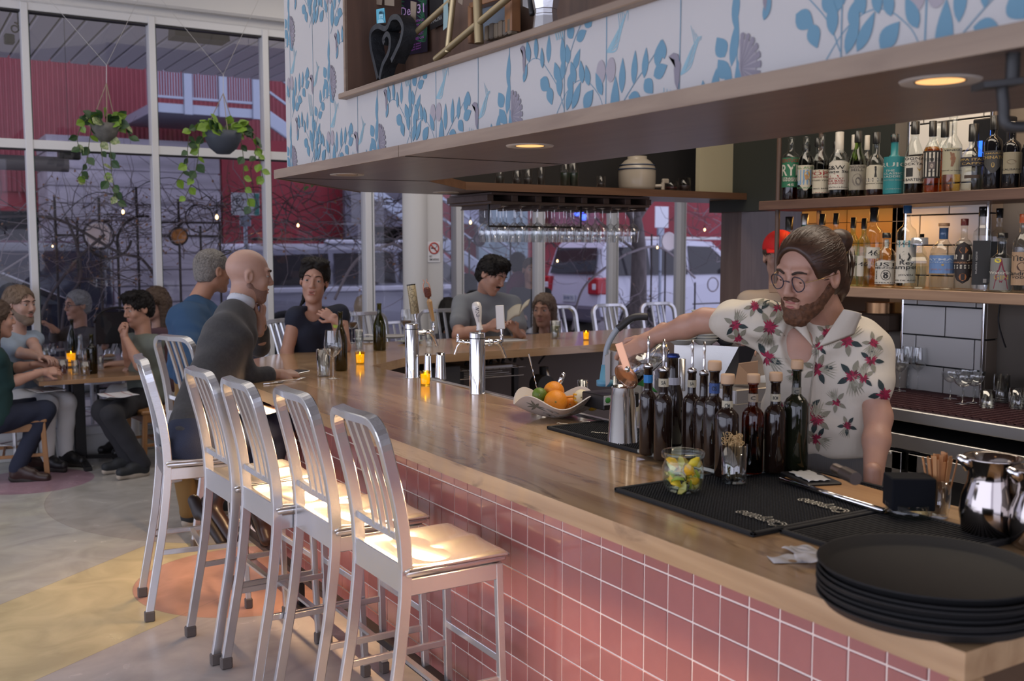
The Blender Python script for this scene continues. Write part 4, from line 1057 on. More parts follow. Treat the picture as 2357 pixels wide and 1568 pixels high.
def bottle(name,loc,H,R,style='std',glass='clear',liquid=None,fill=.6,cap=('black',.05),label=None,lab='',cat='bottle',group=None,face=None,neck=None,seg=20,square=False,tilt=None):
 """label: dict(z0,z1,c,w(deg half-width),text=[(str,v,h,w,color)],...)"""
 r=empty(name,loc,0,lab,cat,group)
 nr=neck or R*.36
 sty={'std':[(0,.0),(.94,0),(1,.02),(1,.58),(.93,.66),(.6,.72),(0,.76)],'round':[(0,0),(.9,0),(1,.03),(1,.50),(.96,.58),(.78,.66),(.5,.71),(0,.75)],'bordeaux':[(0,0),(.92,0),(1,.02),(1,.60),(.95,.65),(.75,.69),(.5,.715),(0,.74)],'burgundy':[(0,0),(.92,0),(1,.02),(1,.46),(.92,.54),(.70,.64),(.5,.71),(0,.76)],
'squat':[(0,0),(.92,0),(1,.03),(1,.46),(.92,.55),(.6,.62),(0,.66)],'tall':[(0,0),(.95,0),(1,.02),(1,.66),(.9,.71),(.5,.75),(0,.78)],'cone':[(0,0),(.55,0),(.62,.03),(1,.50),(1,.55),(.8,.62),(0,.70)],'flare':[(0,0),(.85,0),(.9,.02),(1,.5),(.94,.6),(.6,.68),(0,.74)]}[style]
 prof=[(p*R,z*H)for p,z in sty[:-1]]+[(nr*1.02,sty[-1][1]*H),(nr,.84*H),(nr,.95*H),(nr*1.18,.955*H),(nr*1.18,.975*H),(nr,.98*H)]
 face=face if face is not None else math.atan2(-loc[1],-loc[0])
 if square:
  def sq(mb,pr,m):
   n=len(pr);vs=[];cs=[(1,-.72),(1,.72),(.72,1),(-.72,1),(-1,.72),(-1,-.72),(-.72,-1),(.72,-1)]
   for a,b in cs:
    for(q,z)in pr:k=1 if q>nr*1.3 else 1;vs.append((q*a*.95,q*b*.95,z))
   fs=[]
   for i in range(8):
    j=(i+1)%8
    for k in range(n-1):fs.append((i*n+k,j*n+k,j*n+k+1,i*n+k+1))
   mb.add(vs,fs,m,False)
 mb=MB()
 (sq(mb,prof,M_gl[glass])if square else mb.lathe(prof,M_gl[glass],seg));o=mb.build('glass',r);o.rotation_euler=(0,0,face)
 if liquid and glass not in('black','teal','darkgreen','darkbrown'):
  zf=fill*H;lp=[(0,.012*H)]
  for(a,b),(c,d)in zip(prof[1:],prof[2:]):
   if b>=zf:break
   lp.append((a*.93,max(b,.012*H)))
   if d>zf:
    t=(zf-b)/(d-b);lp.append(((a+(c-a)*t)*.93,zf));break
  lp.append((0,lp[-1][1]))
  mb=MB();(sq(mb,lp,M_lq[liquid])if square else mb.lathe(lp,M_lq[liquid],seg));o=mb.build('liquid',r);o.rotation_euler=(0,0,face)
 kind,ch=cap
 if kind=='cork':
  mb=MB();mb.lathe([(0,.975*H),(nr*1.35,.975*H),(nr*1.42,.985*H),(nr*1.42,.985*H+ch*.8),(nr*1.30,.985*H+ch),(0,.985*H+ch)],mat('cork',(.55,.36,.22),.7),16);mb.build('stopper',r)
 elif kind=='pourer':
  mb=MB();mb.lathe([(nr*1.05,.97*H),(nr*1.1,1.0*H),(nr*.5,1.01*H),(.0045,1.02*H),(.0042,1.02*H+.055),(.0055,1.02*H+.058),(.0035,1.02*H+.088),(.0,1.02*H+.088)],M_chrome,12);mb.build('pourer',r)
 elif kind=='crown':
  mb=MB();mb.lathe([(nr*1.25,.955*H),(nr*1.35,.965*H),(nr*1.15,.995*H),(0,1.0*H)],mat('crown_blue',(.03,.06,.25),.3,.5),14);mb.build('crown_cap',r)
 elif kind!='none':
  cm={'black':mat('cap_black',(.012,.012,.013),.3),'white':mat('cap_white',(.5,.47,.42),.4),'silver':M_steel,'wood':mat('cap_wood',(.30,.17,.09),.5),'red':mat('cap_red',(.12,.02,.02),.35),'orange':mat('cap_orange',(.45,.10,.04),.3),'blue':mat('cap_blue',(.03,.10,.22),.4),'green':mat('cap_green',(.25,.35,.05),.4),'knob':mat('cap_glass',(.5,.5,.52),.1,.5)}[kind]
  mb=MB();w=nr*(1.2 if kind!='knob' else 2.2);mb.lathe([(w,(.985-ch)*H if ch>.06 else.955*H),(w,.997*H),(w*.85,H),(0,H)],cm,14);mb.build('cap',r)
 if label:
  for L in(label if isinstance(label,list)else[label]):
   z0,z1=L['z0']*H,L['z1']*H;hw=math.radians(L.get('w',62));cm=ink(L.get('c',(.55,.52,.45)))
   rr=(L.get('r')or R)+.0012
   if square:
    def fn(u,v,rr=R*.95+.0015):return Vector((rr,u,v))
    W2=R*.72*.95*L.get('ws',1.0)
   else:
    def fn(u,v,rr=rr):a=u/rr;return Vector((rr*math.cos(a),rr*math.sin(a),v))
    W2=rr*hw
   mb=MB();W2*=L.get('sx',1);n=10
   def shape(t):
    s=L.get('shape')
    if s=='oval':return math.sqrt(max(0,1-(2*t-1)**2))
    if s=='shield':return min(1,.15+2.2*t)if t<.5 else 1
    if s=='arch':return 1 if t<.85 else math.sqrt(max(0,1-((t-.85)/.15)**2))*.5+.5
    return 1
   nv=12 if L.get('shape')else 1;vs=[];fs=[]
   for j in range(nv+1):
    t=j/nv
    for i in range(n+1):vs.append(fn((2*i/n-1)*W2*shape(t),z0+(z1-z0)*t))
   for j in range(nv):
    for i in range(n):fs.append((j*(n+1)+i+1,j*(n+1)+i,(j+1)*(n+1)+i,(j+1)*(n+1)+i+1))
   mb.add(vs,fs,cm)
   fn2=(lambda u,v:Vector((R*.95+.0024,u,v)))if square else(lambda u,v,q=rr+.0009:Vector((q*math.cos(u/q),q*math.sin(u/q),v)))
   for it in L.get('items',[]):
    if it[0]=='T':
     _,s,cv,h,w,c=it[:6];cu=it[6]if len(it)>6 else 0;rot=it[7]if len(it)>7 else 0
     put_text(mb,s,fn2,w*2*W2,h*(z1-z0),ink(c),cu*W2,z0+cv*(z1-z0),rot=rot)
    elif it[0]=='R':
     _,u0,v0,u1,v1,c=it;k=5
     fr_=(lambda u,v:Vector((R*.95+.0020,u,v)))if square else(lambda u,v,q=rr+.0005:Vector((q*math.cos(u/q),q*math.sin(u/q),v)))
     vs=[fr_((u0+(u1-u0)*i/k)*W2,z0+v*(z1-z0))for v in(v0,v1)for i in range(k+1)]
     mb.add(vs,[(i+1,i,k+1+i,k+2+i)for i in range(k)],ink(c))
    elif it[0]=='P':
     _,pts,c=it;mb.add([fn2(u*W2,z0+v*(z1-z0))for u,v in pts],[tuple(range(len(pts)))],ink(c))
   o=mb.build('label',r);o.rotation_euler=(0,0,face)
 if tilt:r.rotation_euler=tilt
 return r
def oval(cx,cy,rx,ry,n=16):return[(cx+rx*math.cos(2*PI*i/n),cy+ry*math.sin(2*PI*i/n))for i in range(n)]
WH=(.56,.53,.46);CR=(.50,.46,.36);BK=(.02,.02,.02);RD=(.28,.03,.03);GD=(.40,.28,.10)
GU='bottles on the upper shelf';GL='bottles on the lower shelf'
def on_shelf(pxl,pxr,ytop,ybot,z,dx=.07):
 """place by the photograph: left/right pixel, top and bottom row, on a shelf plane"""
 p=PX((pxl+pxr)/2,ybot,SX+dx);D_=depth((SX+dx,p.y,z+.1))
 return(SX+dx,p.y,z),pxm(ybot-ytop,D_),pxm((pxr-pxl)/2,D_)
def UB(pxl,pxr,ytop,ybot,lab,z=ZU,dx=.07,g=GU,**kw):
 loc,H,R=on_shelf(pxl,pxr,ytop,ybot,z,dx);return bottle('liquor_bottle',loc,H,R,lab=lab,group=g,**kw)
T='T';R_='R'
UB(1799,1838,312,458,'tall clear bottle with green RYE label at the left end of upper shelf',style='tall',liquid='red',fill=.33,cap=('none',0),label=dict(z0=.20,z1=.66,c=(.02,.14,.07),w=75,items=[(T,'RYE',.58,.38,.95,WH),(T,'KENTUCKY',.90,.12,.95,RD),(R_,-1,.20,1,.34,BK),(T,'STRAIGHT',.30,.07,.8,WH),(T,'WHISKEY',.23,.07,.8,WH),(T,'45',.08,.08,.3,WH)]))
UB(1834,1872,310,456,'dark bourbon bottle with a painted lady picture label',style='round',liquid='cola',fill=.68,cap=('none',0),label=dict(z0=.14,z1=.53,c=CR,w=66,shape='shield',items=[(T,'STILL AUSTIN',.90,.09,1.7,(.1,.25,.12)),(R_,-.9,.22,.9,.82,(.15,.28,.45)),('P',oval(.15,.62,.3,.14),(.50,.28,.05)),('P',oval(.1,.52,.16,.12),(.35,.2,.1)),('P',[(-.5,.22),(.6,.22),(.4,.45),(.1,.5),(-.2,.4)],(.22,.16,.07)),(T,'BOURBON',.1,.06,1,(.1,.25,.12))]))
UB(1870,1908,305,454,'dark bottle with cream label headed in bold red capitals',style='round',liquid='cola',fill=.66,cap=('none',0),label=dict(z0=.08,z1=.44,c=CR,w=80,items=[(T,"POPS'",.84,.17,1.2,RD),(T,'FAMOUS BREAD',.69,.06,.9,RD),(R_,-.9,.93,.9,.96,RD),(R_,-.7,.02,.7,.04,RD),(T,'BOTTLED WHISKEY',.55,.05,1.3,BK),(T,'SMALL BATCH',.2,.05,.8,BK)]))
UB(1907,1951,302,452,'white capped bourbon bottle with arched white label and small red crest',style='round',liquid='cola',fill=.30,cap=('white',.30),label=dict(z0=.12,z1=.56,c=WH,w=78,shape='arch',items=[(T,'G&W',.76,.14,.8,BK,-.35),(T,'Private Stock',.62,.09,1.5,BK),('P',[(-.7,.42),(.0,.42),(.0,.48),(-.35,.56),(-.7,.48)],RD),(T,'KENTUCKY',.38,.06,.75,RD,-.35),(T,'SOUR MASH',.30,.06,.8,RD,-.35),(T,'BOURBON',.22,.06,.7,RD,-.35),(T,'Whiskey',.08,.05,.9,BK)]))
UB(1952,1992,298,448,'green necked bottle of red spirit with faded grey engraving label',style='burgundy',glass='green',liquid='red',fill=.56,cap=('black',.16),label=dict(z0=.10,z1=.48,c=(.27,.25,.20),w=60,items=[(T,'NOAHS',.92,.10,.9,(.1,.09,.08)),(T,'MILL',.80,.10,.7,(.1,.09,.08)),('P',oval(0,.4,.55,.25),(.16,.14,.12)),('P',oval(.1,.35,.3,.16),(.1,.09,.08))]))
UB(1993,2034,304,449,'blended whisky bottle with a standing figure on cream label',style='squat',liquid='amber',fill=.40,cap=('black',.16),label=dict(z0=.10,z1=.48,c=CR,w=75,shape='arch',items=[('P',[(-.1,.5),(.12,.5),(.06,.72),(.1,.85),(-.08,.85),(-.04,.7)],BK),('P',oval(.0,.9,.09,.05),BK),(R_,-1,.32,1,.46,BK),(T,'ARTIST BLEND',.39,.09,1.7,WH),(T,'SCOTCH WHISKY',.24,.05,1,BK)]))
UB(2033,2079,307,446,'opaque teal bottle with pale capitals printed straight on it',style='squat',glass='teal',cap=('black',.12),label=dict(z0=.02,z1=.62,c=(.02,.20,.22),w=76,items=[(T,'BRUICH',.78,.12,1.8,(.42,.47,.44)),(T,'THE',.62,.055,.35,(.42,.47,.44),-.3),(T,'CLASSIC',.54,.055,.75,(.42,.47,.44),-.1),(T,'LADDIE',.46,.055,.65,(.42,.47,.44),-.15),(T,'SCOTTISH BARLEY',.36,.03,.8,(.3,.38,.36),-.05),(T,'UNPEATED',.12,.025,.6,(.3,.38,.36))]))
UB(2080,2124,281,446,'sloping cognac bottle with a cocktail glass on white label',style='burgundy',liquid='cola',fill=.52,cap=('black',.16),label=dict(z0=.14,z1=.51,c=WH,w=62,items=[(T,'COGNAC',.92,.10,1.5,BK),(T,'FOR',.82,.05,.3,BK),(T,'COCKTAILS',.72,.09,1.5,BK),(R_,-.8,.25,-.1,.58,BK),('P',[(.25,.58),(.75,.58),(.5,.42)],GD),(R_,.48,.28,.52,.44,BK),(T,'FOR BARTENDERS',.14,.10,1.7,BK)]))
UB(2123,2162,276,440,'pale gold bottle with black bordered label and small portrait',style='flare',liquid='gold',fill=.64,cap=('black',.20),label=dict(z0=.20,z1=.58,c=BK,w=72,items=[(R_,-.88,.06,.88,.94,WH),(T,'YEBIGA',.68,.10,1.3,BK),('P',[(-.12,.86),(-.04,.86),(0,.8),(.04,.86),(.12,.86),(.03,.76),(-.03,.76)],BK),(R_,-.3,.33,.3,.60,(.12,.10,.10)),('P',oval(0,.45,.14,.08),(.35,.3,.26)),(T,'"BELA"',.25,.05,.4,BK)]))
UB(2166,2211,264,440,'tall clear bottle with pale botanical label',style='flare',liquid='straw',fill=.40,cap=('none',0),label=dict(z0=.22,z1=.56,c=(.36,.34,.24),w=60,items=[('P',[(-.2,.85),(.2,.8),(.3,.5),(.1,.3),(-.1,.3),(-.05,.55)],(.2,.10,.06)),('P',oval(.1,.6,.25,.1),(.3,.15,.08)),(T,'VENDA',.92,.06,.8,BK),(T,'mezcal artesanal',.16,.04,1.2,BK)]))
UB(2211,2262,284,436,'squat clear bottle with a black band label',style='squat',liquid='clear',fill=.55,cap=('black',.24),label=[dict(z0=.36,z1=.50,c=(.03,.03,.04),w=85,items=[(T,'GRAPPA ITALIANA',.72,.26,1.6,GD),(T,'CAFFO',.3,.24,.7,GD)]),dict(z0=.18,z1=.23,c=(.05,.03,.02),w=40)])
UB(2263,2303,264,433,'black wine bottle with a gilt shield label',style='bordeaux',glass='black',cap=('black',.18),label=dict(z0=.22,z1=.52,c=(.05,.05,.05),w=62,shape='shield',items=[(T,'CHINATO',.70,.14,1.3,GD),('P',oval(0,.36,.16,.12),GD),('P',oval(0,.38,.08,.09),(.05,.05,.05)),(T,'AMARO',.88,.07,.9,GD)]))
UB(2306,2346,278,431,'dark wine bottle with a plain tan label at the right of upper shelf',style='bordeaux',glass='black',cap=('silver',.10),label=dict(z0=.22,z1=.54,c=(.26,.23,.16),w=60,items=[('P',oval(0,.55,.5,.10),(.18,.14,.09)),(T,'CALISAYA',.2,.08,1,BK)]))
UB(2349,2389,280,430,'dark bottle cut by the right edge on the upper shelf',style='round',glass='black',cap=('black',.18))
# second row on the upper shelf
for pl,pr,yt,lq,cp,lab in((1838,1868,320,'red',('black',.1),'red spirit bottle half hidden behind the painted lady bottle'),(1868,1892,306,'amber',('black',.12),'capped amber bottle behind the cream label with red capitals'),(1912,1930,316,'amber',('black',.1),'small dark cap behind the white capped bourbon bottle'),
(1953,1975,303,'red',('white',.22),'white capped red bottle behind the green necked bottle'),(1985,2000,306,'red',('white',.22),'white capped bottle between the green neck and the blended whisky'),(2133,2170,281,'gold',('none',0),'gold spirit bottle behind the black bordered label'),(2155,2185,284,'gold',('black',.2),'black capped bottle between the two tall pale bottles')):
 UB(pl-6,pr+6,yt,448,lab,dx=.19,liquid=lq,fill=.62,style='round',cap=cp)
loc,H,R=on_shelf(2252,2300,262,432,ZU,.22)
mb=MB();mb.rbox((loc[0]-.05,loc[1]-.12,ZU),(loc[0]+.03,loc[1]+.07,ZU+.36),.006,mat('box_black',(.008,.008,.01),.4))
for k in range(5):mb.rbox((loc[0]-.053,loc[1]-.11+.03*k,ZU+.10+.05*(k%3)),(loc[0]-.05,loc[1]-.09+.03*k,ZU+.20+.05*(k%3)),.001,mat('blue_led',(.05,.2,1),.4,emit=(.02,.16,1),emit_s=1.5))
tag(mb.build('lit_box'),'black box with glowing blue marks behind the dark wine bottles','box')
# lower shelf
def LB(*a,**k):k.setdefault('g',GL);k.setdefault('z',ZL);return UB(*a,**k)
LB(1793,1833,507,661,'rum bottle with a big oval silver label, leftmost on lower shelf',style='flare',liquid='red',fill=.62,cap=('black',.18),label=dict(z0=.16,z1=.62,c=(.42,.40,.36),w=62,shape='oval',items=[('P',oval(0,.52,.85,.22),(.20,.19,.16)),(R_,-.8,.26,.8,.40,(.05,.08,.05)),(T,'HAMILTON',.74,.08,1.2,BK),(T,'BLACK RUM',.33,.06,1.1,WH)]))
LB(1829,1868,500,662,'teal liqueur bottle with a silver collar beside the bartender\'s face',style='tall',glass='blue',liquid='teal',fill=.7,cap=('silver',.14),label=dict(z0=.3,z1=.5,c=(.30,.12,.04),w=50))
for pl,pr,yt,lab in((1872,1905,500,'black capped bottle mostly hidden behind the bartender\'s hair'),(1905,1935,497,'bottle top just above the bartender\'s head'),(1945,1975,505,'black capped bottle at the right of the bartender\'s head'),(1970,2000,506,'green banded bottle behind the hair bun')):
 LB(pl,pr,yt,662,lab,dx=.12,style='std',glass='palegreen' if pl>1940 else 'clear',liquid='clear',fill=.5,cap=('black',.14),label=dict(z0=.15,z1=.45,c=WH,w=60,items=[(T,'46',.6,.2,.7,BK)]))
LB(1985,2029,479,661,'tall clear spirit bottle rising beside the hair bun',style='tall',liquid='straw',fill=.36,cap=('black',.16),dx=.10,label=dict(z0=.36,z1=.5,c=WH,w=40,items=[(T,'46',.5,.5,.7,BK)]))
LB(2014,2061,538,664,'clear mezcal bottle with bold black lettered white label',style='round',liquid='clear',fill=.62,cap=('black',.08),label=[dict(z0=.07,z1=.50,c=WH,w=78,shape='arch',items=[(T,'GUSTO',.83,.17,1.6,BK),(T,'MEZCAL',.68,.08,.9,BK),('P',oval(0,.38,.34,.22),BK),('P',oval(0,.38,.30,.19),WH),('P',oval(0,.33,.18,.10),BK),('P',oval(0,.46,.18,.04),BK),(T,'MEX',.4,.08,.3,BK,.72,-PI/2),(T,'MEX',.4,.08,.3,BK,-.72,PI/2),(T,'ARTESANAL',.06,.05,1,BK)]),dict(z0=.72,z1=.88,c=WH,w=50,r=.013,items=[(T,'ZINA',.5,.6,.9,BK,0,PI/2)])])
LB(2061,2105,475,665,'tall tequila bottle with aqua band and scribbled black script',style='tall',liquid='clear',fill=.45,cap=('blue',.08),label=dict(z0=.07,z1=.58,c=WH,w=72,items=[(R_,-1,.84,1,1.0,(.12,.32,.36)),(T,'CAZADORES',.92,.06,1.4,BK),('P',oval(-.1,.62,.5,.12,7),BK),('P',oval(-.05,.62,.3,.07,6),WH),(T,'Rey',.46,.12,.6,BK,.1),(T,'Campero',.36,.13,1.6,BK),(T,'JOVEN',.18,.05,.6,BK),(T,'100% DE AGAVE',.06,.03,1.2,BK)]))
LB(2087,2137,548,666,'small faceted clear bottle that widens upward with a glass knob',style='cone',liquid='clear',fill=.45,cap=('knob',.12),square=True)
LB(2106,2130,538,662,'plain clear bottle with black cap behind the faceted bottle',style='std',liquid='clear',fill=.4,cap=('black',.08),dx=.19)
LB(2139,2196,514,667,'broad clear gin bottle with a blue square label',style='round',liquid='clear',fill=.55,cap=('wood',.05),label=[dict(z0=.25,z1=.52,c=(.13,.23,.45),w=80,items=[(T,"HAYMAN'S",.78,.14,1.4,(.4,.48,.6)),(T,'LONDON',.62,.07,.8,(.4,.48,.6)),('P',oval(0,.48,.08,.06),GD),(T,'DRY GIN',.22,.08,.7,(.35,.2,.2))]),dict(z0=.76,z1=.93,c=(.03,.08,.2),w=180,r=.021)])
LB(2195,2234,502,667,'ribbed gin bottle with a black and copper shield label',style='bordeaux',liquid='clear',fill=.7,cap=('red',.08),label=dict(z0=.10,z1=.68,c=(.02,.015,.015),w=72,shape='oval',items=[('P',oval(0,.80,.4,.08,6),(.32,.12,.04)),(T,'JIN JIJI',.62,.15,1.5,WH),(T,'DARJEELING',.5,.05,1.1,(.4,.2,.1)),(R_,-.9,.36,.9,.45,WH),(T,'INDIA DRY GIN',.405,.05,1.5,BK),('P',oval(0,.16,.35,.09,8),(.32,.12,.04))]))
LB(2235,2276,474,668,'tall square gin bottle with a matt black wrap',style='tall',liquid='clear',fill=.3,cap=('black',.10),square=True,label=dict(z0=.08,z1=.60,c=(.015,.016,.018),ws=1.3,items=[(T,'austin reserve',.5,.05,1.4,(.3,.3,.3),-.5,-PI/2),(R_,.3,.05,.7,.14,(.25,.25,.25))]))
LB(2276,2312,475,664,'second tall square bottle with a black wrap further back',style='tall',liquid='clear',fill=.3,cap=('black',.10),dx=.19,square=True,label=dict(z0=.08,z1=.60,c=(.015,.016,.018),ws=1.3))
LB(2275,2330,532,668,'round gin bottle with a dark red star label',style='squat',liquid='clear',fill=.5,cap=('black',.07),label=dict(z0=.04,z1=.58,c=(.20,.20,.19),w=60,sx=.9,items=[('P',[(0,1.0),(.25,.62),(.95,.62),(.42,.40),(.62,.02),(0,.26),(-.62,.02),(-.42,.40),(-.95,.62),(-.25,.62)],(.17,.02,.04)),(T,'Waterline',.54,.09,1.1,WH),(T,'GIN',.40,.13,.6,GD),('P',oval(-.3,.92,.28,.07),(.6,.5,.05))]))
LB(2328,2372,489,670,'copper capped vodka bottle with tan label at the right edge',style='std',liquid='clear',fill=.4,cap=('orange',.10),label=dict(z0=.10,z1=.52,c=(.36,.24,.15),w=78,items=[(T,"Tito's",.82,.18,.9,BK),('P',oval(0,.56,.38,.13),(.06,.03,.02)),(T,'Handmade',.36,.12,1.3,BK),(T,'VODKA',.24,.07,.8,BK)]))
# ---- back counter, fridges
BC=.98;BXF=4.25
counter=empty('back_counter',(0,0,0),0,'stainless steel back counter with under-counter fridge doors behind the bartender','counter')
mb=MB();mb.rbox((BXF,.9,BC-.06),(4.99,4.35,BC),.005,M_steel);mb.build('worktop',counter)
mb=MB();mb.rbox((BXF+.04,.9,.05),(4.95,4.3,BC-.13),.004,M_dark);mb.build('carcass',counter)
mb=MB();mb.rbox((BXF+.005,.9,BC-.20),(BXF+.04,4.33,BC-.125),.004,M_steel);mb.build('fascia',counter)
doors=[(.95,1.95),(1.98,2.62),(2.65,3.22),(3.26,3.80),(3.84,4.28)]
for a,b in doors:
 mb=MB();z1,z0=BC-.215,.08;f=BXF+.0;w=.055
 for lo,hi in(((f,a,z0),(f+.035,a+w,z1)),((f,b-w,z0),(f+.035,b,z1)),((f,a,z1-.09),(f+.035,b,z1)),((f,a,z0),(f+.035,b,z0+.06))):mb.rbox(lo,hi,.003,M_steel)
 d=mb.build('door',counter)
 mb=MB();mb.add([(f+.02,a+w,z0),(f+.02,b-w,z0),(f+.02,b-w,z1-.09),(f+.02,a+w,z1-.09)],[(3,2,1,0)],mat('fridge_glass',(.02,.02,.022),.06));mb.build('glass',d)
 mb=MB();mb.cyl((f-.008,b-.10,z1-.045),(f+.001,b-.10,z1-.045),.016,M_steel,14);mb.cyl((f-.010,b-.10,z1-.045),(f-.007,b-.10,z1-.045),.009,mat('bronze_lock',(.12,.09,.07),.4,.8),10);mb.build('lock',d)
 mb=MB();mb.rbox((f-.012,a+.05,z1-.018),(f+.0,a+.22,z1-.004),.003,M_steel);mb.build('handle',d)
mb=MB();mg=mat('bar_mat_mesh',(.06,.022,.026),.6)
for i in range(62):
 y=1.3+i*.042;mb.box((BXF+.03,y,BC+.004),(4.72,y+.012,BC+.010),mg)
for i in range(28):mb.box((BXF+.03+i*.0245,1.3,BC),(BXF+.034+i*.0245,3.9,BC+.008),mg)
o=mb.build('shelf_liner');tag(o,'dark maroon plastic mesh liner under the upturned glasses','mat')
# ---- stemware
M_stem=glassmat('stemware',(.91,.93,.935),.0,1.55,3.0)
M_stem_edge=M_stem
def wineglass(name,H=.225,R=.042,lab=None,g=None,wine=None,seg=20,stem=.45,base=.036):
 r=empty(name,(0,0,0),0,lab,'glass',g)
 zb=H*stem
 prof=[(.004,.004),(.0035,zb*.5),(.004,zb*.95),(.010,zb),(R*.62,zb+H*.06),(R*.93,zb+H*.15),(R,zb+H*.24),(R*.95,zb+H*.36),(R*.80,H)]
 mb=MB();mb.lathe(prof[3:],M_stem,seg);mb.build('bowl',r)
 mb=MB();mb.lathe([(base*.97,0),(base,.0012),(base*.5,.003),(.005,.007),(.0036,.02),(.0034,zb*.6),(.0045,zb*.96),(.010,zb)],M_stem,12 if seg<16 else 16);mb.build('stem',r)
 if wine:
  zt=zb+H*wine;lp=[(0,zb+.002),(.009,zb+.003),(R*.58,zb+H*.06),(R*.89,zb+H*.15)]+([(R*.93,zt)]if wine>.17 else[])+[(0,zt)]
  mb=MB();mb.lathe(lp,mat('red_wine',(.045,.004,.008),.05),seg);mb.build('wine',r)
 return r
def coupe(name,lab,g):
 r=empty(name,(0,0,0),0,lab,'glass',g)
 mb=MB();mb.lathe([(.004,.085),(.02,.090),(.038,.105),(.046,.125),(.047,.138)],M_stem,20);mb.build('bowl',r)
 mb=MB();mb.lathe([(.033,0),(.034,.001),(.016,.003),(.004,.007),(.0033,.05),(.004,.085)],M_stem,14);mb.build('stem',r)
 return r
def tumbler(name,H,R,lab,g=None,liquid=None,fill=.5,cat='glass',seg=20,R0=None,m=None):
 r=empty(name,(0,0,0),0,lab,cat,g);R0=R0 or R*.86
 mb=MB();mb.lathe([(0,.002),(R0,.0),(R0+.001,.004),(R,H),(R-.0022,H),(R0-.0018,.009),(0,.008)],m or M_stem,seg);mb.build('glass_wall',r)
 if liquid:
  mb=MB();q=R0-.0025;mb.lathe([(0,.0095),(q,.0095),(q+(R-R0)*fill,H*fill),(0,H*fill)],liquid,seg);mb.build('drink',r)
 return r
def at(o,p,rz=0):o.location=p;o.rotation_euler=(0,0,rz);return o
GWG='wine glasses standing on the back counter'
w0=wineglass('wine_glass',.235,.044,'wine glass at the left end of the back counter row',GWG)
row=[(2070,900),(2090,893),(2112,897),(2132,890),(2163,892)]
for i,(px,py)in enumerate(row):
 p=PZ(px,py,BC+.01)
 if i==0:at(w0,p)
 else:clone(w0,p,None,['','second wine glass from the bartender on the back counter','middle wine glass of the back counter row','fourth wine glass on the back counter, close to the tile joint','rightmost wine glass before the shallow coupes'][i],'glass',GWG)
GCP='champagne coupes on the back counter'
c0=coupe('coupe_glass','coupe glass at the left of the coupe cluster',GCP)
for i,(px,py)in enumerate([(2187,918),(2215,930),(2218,913),(2245,915),(2240,928)]):
 p=PZ(px,py,BC+.01)
 if i==0:at(c0,p)
 else:clone(c0,p,None,['','coupe glass standing nearest the counter edge','coupe glass at the back of the cluster','coupe glass beside the tall jars','coupe glass at the right front of the cluster'][i],'glass',GCP)
for i,(px,py,H,R,lab)in enumerate(((2272,938,.085,.036,'short upturned jar glass in front of the tall jar'),(2305,925,.14,.040,'tall upturned jar glass'),(2340,940,.10,.036,'cut glass tumbler at the right end of back counter'),(2290,905,.10,.034,'clear jar glass behind the tall upturned jar'),(2352,905,.12,.038,'clear jar glass cut by the right edge'))):
 p=PZ(px,py,BC+.01);t=tumbler('jar_glass',H,R,lab,'jar glasses on the back counter',R0=R*.97);at(t,p)
 mb=MB()
 if i==2:
  for k in range(14):a=2*PI*k/14;mb.tube([(R*1.01*math.cos(a),R*1.01*math.sin(a),.015),(R*1.02*math.cos(a+.22),R*1.02*math.sin(a+.22),.05),(R*1.02*math.cos(a),R*1.02*math.sin(a),.085)],.0016,M_stem,4)
 else:
  for z in(.012,.024):mb.tube([(R*1.01*math.cos(a),R*1.01*math.sin(a),z)for a in[2*PI*k/24 for k in range(24)]],.0016,M_stem,4,closed=True)
 mb.build('relief',t)
# kitchen corner right of the pillar and shelf under the lower shelf
mb=MB();mb.rbox((4.80,3.80,1.30),(4.99,4.1,1.40),.01,mat('cardboard',(.06,.035,.02),.7));tag(mb.build('cardboard_box'),'brown cardboard box in the dark niche below the lower shelf','box')
mb=MB();mb.cyl((4.88,3.92,1.40),(4.88,3.92,1.46),.08,mat('copper_tin',(.35,.2,.1),.3,.9),20);tag(mb.build('copper_pan'),'round copper tin on the cardboard box under the shelf','pan')
for i in range(3):
 p=PZ(2058+6*i,860-4*i,BC);mb=MB();mb.cyl((0,0,.01),(0,0,.20-.02*i),.028,mat('paper_cup',(.42,.36,.30),.7),14,r2=.036);mb.build('cup_stack').location=(4.86,PX(2076-17*i,800,4.86).y,BC)
for i,o in enumerate([o for o in COL.objects if o.name.startswith('cup_stack')]):tag(o,['stack of beige paper cups nearest the bartender\'s shoulder','middle stack of beige paper cups','stack of beige paper cups nearest the tiles'][i],'cups','paper cup stacks')
mb=MB();mb.rbox((4.7,2.45,BC),(4.95,2.9,1.45),.01,mat('brown_bin',(.12,.06,.04),.5));mb.box((4.70-.004,2.5,1.05),(4.70,2.85,1.38),M_dark);tag(mb.build('wooden_rack'),'brown wooden rack at the right edge behind the jars','rack')
mb=MB();mb.tube(catmull([PX(2302,697,4.88),PX(2298,740,4.88),PX(2308,780,4.87),PX(2315,800,4.86)],6),.004,M_black,5);tag(mb.build('hanging_cable'),'thin black cable hanging beside the tiled pillar','cable')
